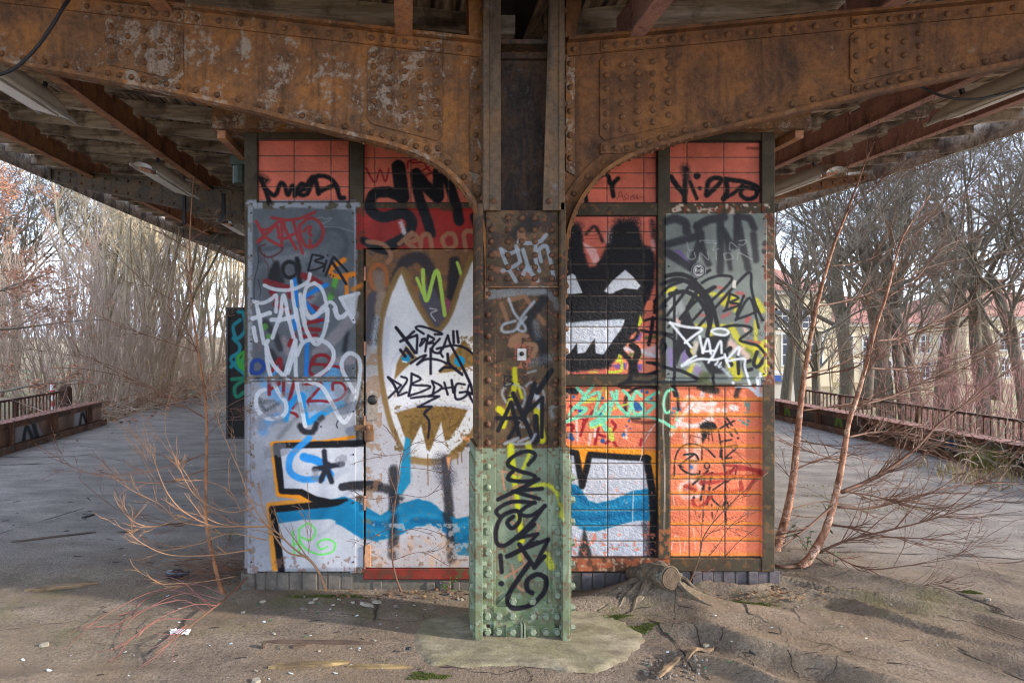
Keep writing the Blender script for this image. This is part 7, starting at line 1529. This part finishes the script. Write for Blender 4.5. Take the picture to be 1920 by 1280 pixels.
def shard(p, s, m, name, lab, cat, grp, r_, hgt=None):
    n = r_.choice((4, 5, 6)); a0 = r_.uniform(0, 6.28); h = hgt or s * r_.uniform(.10, .3); pts = [(math.cos(a0 + 6.283 * k / n + r_.uniform(-.4, .4)) * s * r_.uniform(.5, 1.3) * 1.4, math.sin(a0 + 6.283 * k / n) * s * r_.uniform(.5, 1.1)) for k in range(n)]
    tx, ty = r_.uniform(-.25, .25), r_.uniform(-.25, .25); b = MB(); lo = [(p.x + x, p.y + y, p.z + x * tx + y * ty) for x, y in pts]; hi_ = [(p.x + x * .85, p.y + y * .85, p.z + h + x * tx + y * ty) for x, y in pts]
    b.add(lo + hi_, [tuple(range(n))[::-1], tuple(range(n, 2 * n))] + [(k, (k + 1) % n, n + (k + 1) % n, n + k) for k in range(n)]); o = b.build(name, m); tidy(o, p); tag(o, lab, cat, grp); return o
r_ = random.Random(33)
for k in range(46):
    x, y = (r_.uniform(0, 760), r_.uniform(1090, 1275)) if k < 32 else (r_.uniform(0, 430), r_.uniform(860, 1050)); shard(g_at(x, y, .003), r_.uniform(.003, .010), shard_m, 'glass_shard', 'one of the pale slate and glass shards scattered left of the column', 'shard', 'pale shards on the left ground', r_)
for k in range(14): shard(g_at(r_.uniform(1230, 1900), r_.uniform(1130, 1275), .003), r_.uniform(.003, .008), shard_m, 'glass_shard', 'one of the few pale flakes scattered on the wavy tarmac right of the pad', 'shard', 'pale shards on the right ground', r_)
for k in range(22):
    x, y = r_.choice([(r_.gauss(545, 45), r_.gauss(1172, 12)), (r_.gauss(560, 40), r_.gauss(1135, 6)), (r_.gauss(1215, 25), r_.gauss(1190, 8)), (r_.gauss(1300, 60), r_.gauss(1240, 14))]); shard(g_at(x, y, .003), r_.uniform(.004, .010), sh_g, 'bottle_shard', 'one of the green bottle glass shards strewn on the ground', 'shard', 'green bottle shards', r_)
for k in range(44):
    x, y = (r_.uniform(470, 890), r_.uniform(1112, 1145)) if k < 30 else (r_.uniform(430, 760), r_.uniform(1150, 1270)); s = r_.uniform(.004, .015) if k < 30 else r_.uniform(.003, .008); shard(g_at(x, y, .002), s, stone_m if k % 3 else M['brickL'], 'stone', 'one of the small rubble stones along the kiosk foot and foreground', 'stone', 'small rubble stones', r_, s * .8)
shard(g_at(767, 1224, .02), .012, M['cable'], 'stone', 'single dark blue chip on the concrete pad', 'stone', None, r_, .01)
for x, y, s, lab in ((83, 1211, .02, 'grey white slate flake in the left foreground'), (690, 1137, .03, 'pale lumpy stone below the door sill'), (705, 1130, .024, 'mossy stone right of the pale lumpy one under the sill'), (456, 1149, .014, 'white pebble on the tarmac below the leaning shrub'), (480, 1278, .02, 'white slate flake at the bottom picture edge'), (1325, 1212, .02, 'white stone on the wavy tarmac ridge'), (1853, 1125, .016, 'white pebble alone on the far right tarmac')):
    shard(g_at(x, y, .002), s, stone_m, 'stone', lab, 'stone', None, r_, s * .6)
# crumpled plastic, bottle, moss, weeds
b = MB(); c = g_at(338, 1188, .0)
for i in range(7):
    for k in range(10): b.v.append((c.x + (k - 4.5) * .011 + rnd.gauss(0, .003), c.y + (i - 3) * .007 + rnd.gauss(0, .003), c.z + .004 + abs(rnd.gauss(0, .011))))
b.f = [(i * 10 + k, i * 10 + k + 1, i * 10 + k + 11, i * 10 + k + 10) for i in range(6) for k in range(9)]
o = b.build('plastic_scrap', flat('white_plastic', (214, 212, 216), .4, .05)); tidy(o, c); tag(o, 'crumpled white plastic scrap on the fallen red branch', 'litter'); so = o.modifiers.new('thick', 'SOLIDIFY'); so.thickness = .001
c = g_at(330, 1084, .03); b = MB(); b.tube([c + Vector((-.06, 0, 0)), c + Vector((.03, .01, 0)), c + Vector((.05, .012, 0)), c + Vector((.085, .016, 0))], [.028, .028, .012, .011], 12); o = b.build('bottle', flat('dark_bottle_glass', (46, 50, 60), .15, .1, 10, 0), None, True); tidy(o, c); tag(o, 'dark bottle lying at the twig tangle left of the kiosk', 'bottle')
for x, y, sx_, sy_, lab in ((800, 1268, .10, .035, 'brown moss cushion at the bottom edge of the pad'), (1400, 1114, .16, .03, 'dark moss strip along the right plinth bricks'), (1150, 1157, .10, .03, 'green moss in the gap between pad and heaved tarmac'), (1200, 1178, .10, .035, 'thick green moss strip right of the concrete pad'), (1820, 1110, .06, .03, 'small moss spot on the far right tarmac'), (620, 1118, .25, .03, 'olive moss along the left plinth')):
    c = g_at(x, y); b = MB(); q_ = random.Random(int(x))
    for k in range(int(900 * math.sqrt(sx_ * sy_) / .05)):
        a = q_.uniform(0, 6.283); f = math.sqrt(q_.random()) * (1 + .3 * math.sin(3 * a + x) + .2 * math.sin(7 * a)); X = c.x + sx_ * .9 * f * math.cos(a); Yy = c.y + sy_ * .9 * f * math.sin(a); z = gz_at(X, Yy) - .001; h_ = q_.uniform(.003, .012); w_ = q_.uniform(.0015, .004); a2 = q_.uniform(0, 3.14); dx, dy = w_ * math.cos(a2), w_ * math.sin(a2)
        b.add([(X - dx, Yy - dy, z), (X + dx, Yy + dy, z), (X + q_.gauss(0, .003), Yy + q_.gauss(0, .003), z + h_), (X - dy, Yy + dx, z)], [(0, 1, 2), (1, 3, 2), (3, 0, 2)])
    o = b.build('moss_cushion', M['moss']); tidy(o, c); tag(o, lab, 'moss')
def weed(p, n, s, m, lab, name='weed', cat='plant', seed=1):
    q_ = random.Random(seed); e = empty(name, p, lab, cat); L_ = MB(); S_ = MB()
    for k in range(n):
        a = q_.uniform(0, 6.28); h_ = q_.uniform(.3, 1) * s; tip = p + Vector((math.cos(a) * s * q_.uniform(.2, .9), math.sin(a) * s * .6, h_)); S_.tube([p, (p + tip) / 2 + Vector((0, 0, s * .15)), tip], [.0015, .0012, .001], 4)
        for j in range(3):
            c = tip.lerp(p, j * .22); d = Vector((math.cos(a + q_.uniform(-1.2, 1.2)), math.sin(a + q_.uniform(-1, 1)), q_.uniform(-.3, .5))).normalized(); u = d.cross(Vector((0, 0, 1))).normalized(); l_ = s * q_.uniform(.16, .3); L_.add([c, c + d * l_ * .45 + u * l_ * .33, c + d * l_ + Vector((0, 0, -l_ * .2)), c + d * l_ * .45 - u * l_ * .33], [(0, 1, 2, 3)])
    S_.build('stem', bark_dk, e); L_.build('leaves', m, e)
ivy = flat('dusty_ivy_leaf', (84, 104, 72), .5, .3, 20, 0)
weed(g_at(838, 1108), 9, .09, M['leaf'], 'small fresh green weed below the door sill', seed=2); weed(g_at(1512, 1030), 10, .16, ivy, 'dusty ivy runner between the two birch saplings', seed=3); weed(g_at(1562, 1062), 8, .14, ivy, 'dusty ivy runner right of the leaning birch foot', seed=4); weed(g_at(1470, 1020), 8, .18, ivy, 'bramble leaves at the foot of the pale birch', seed=5); weed(g_at(90, 828), 14, .2, M['grass'], 'yellow green weed at the foot of the left parapet', seed=6); weed(g_at(430, 1015), 8, .14, M['leaf'], 'green weed in the shade behind the leaning shrub', seed=7)
o = blades('grass_tuft', [(G(1878, 880).x + rb.gauss(0, .12), G(1878, 880).y + rb.gauss(0, .12), 0) for k in range(16)], M['grass'], 60, .26, .18, 4); tidy(o, G(1878, 880)); tag(o, 'green grass tuft by the right parapet at the picture edge', 'grass tuft')
o = blades('moss_grass', [tuple(G(x, y + rb.uniform(-1, 1))) for x in range(1510, 1760, 9) for y in ((955,) if x > 1580 else (912, 950, 930))], M['grass'], 5, .02, .06, 5); tag(o, kind='stuff')
b = MB(); c = g_at(640, 1100, .01)
for k in range(330):
    p = g_at(rnd.choice([rnd.uniform(620, 890), rnd.uniform(1270, 1470), rnd.uniform(1440, 1560)]), rnd.uniform(1102, 1124) + abs(rnd.gauss(0, 5)), rnd.uniform(.003, .02)); a = Vector((rnd.gauss(0, .5), rnd.gauss(0, .5), 1)).normalized(); u, w = perp(a); s = rnd.uniform(.006, .018); b.add([p - u * s, p + w * s * .6, p + u * s, p - w * s * .6], [(0, 1, 2, 3)])
o = b.build('dry_leaves', flat('brown_dry_leaf', (122, 92, 66), .85, .5, 30, 0)); tag(o, kind='stuff')
# ================================================================ CAMERA, SUN, SKY
cam = bpy.data.cameras.new('camera'); co = bpy.data.objects.new('camera', cam); COL.objects.link(co)
co.location = (0, 0, EYE); co.rotation_euler = (R(90), 0, 0); cam.sensor_width = 36; cam.lens = F / 1920 * 36
cam.shift_x = (960 - U0) / 1920; cam.shift_y = (V0 - 640) / 1920; cam.clip_end = 2000; cam.clip_start = .05
scene.camera = co
SD = Vector((-.94, .24, -.335)).normalized()       # direction the sunlight travels
sun = bpy.data.lights.new('sun', 'SUN'); sun.energy = 2.9; sun.angle = R(2.2); sun.color = (1, .92, .83)
so = bpy.data.objects.new('sun', sun); COL.objects.link(so); so.rotation_euler = SD.to_track_quat('-Z', 'Y').to_euler(); so.location = (20, -6, 20)
w = bpy.data.worlds.new('World'); scene.world = w; w.use_nodes = True; nt = w.node_tree
sky = nt.nodes.new('ShaderNodeTexSky'); sky.sky_type = 'NISHITA'; sky.sun_disc = False; sky.sun_elevation = math.asin(-SD.z); sky.sun_rotation = math.atan2(-SD.x, -SD.y); sky.dust_density = 2.0; sky.air_density = 1.0
# thin bright winter haze and cloud over the whole sky
tc = nt.nodes.new('ShaderNodeTexCoord'); nz = nt.nodes.new('ShaderNodeTexNoise'); nz.inputs['Scale'].default_value = 2.2; nz.inputs['Detail'].default_value = 6; nt.links.new(tc.outputs['Generated'], nz.inputs['Vector'])
rp = nt.nodes.new('ShaderNodeValToRGB'); rp.color_ramp.elements[0].position = .3; rp.color_ramp.elements[0].color = (.45, .45, .45, 1); rp.color_ramp.elements[1].position = .7; rp.color_ramp.elements[1].color = (.85, .85, .85, 1); nt.links.new(nz.outputs['Fac'], rp.inputs['Fac'])
mx = nt.nodes.new('ShaderNodeMix'); mx.data_type = 'RGBA'; nt.links.new(rp.outputs['Color'], mx.inputs['Factor']); nt.links.new(sky.outputs['Color'], mx.inputs[6]); mx.inputs[7].default_value = (7.2, 8.5, 11.2, 1)
bg = nt.nodes['Background']; bg.inputs['Strength'].default_value = .15; nt.links.new(mx.outputs[2], bg.inputs['Color'])
vs_ = scene.view_settings; vs_.view_transform = 'Standard'; vs_.look = 'None'; vs_.exposure = 1.45; vs_.gamma = 1; vs_.use_curve_mapping = False
scene.cycles.filter_width = 1.05; scene.cycles.max_bounces = 6; scene.cycles.diffuse_bounces = 4; scene.cycles.use_denoising = True
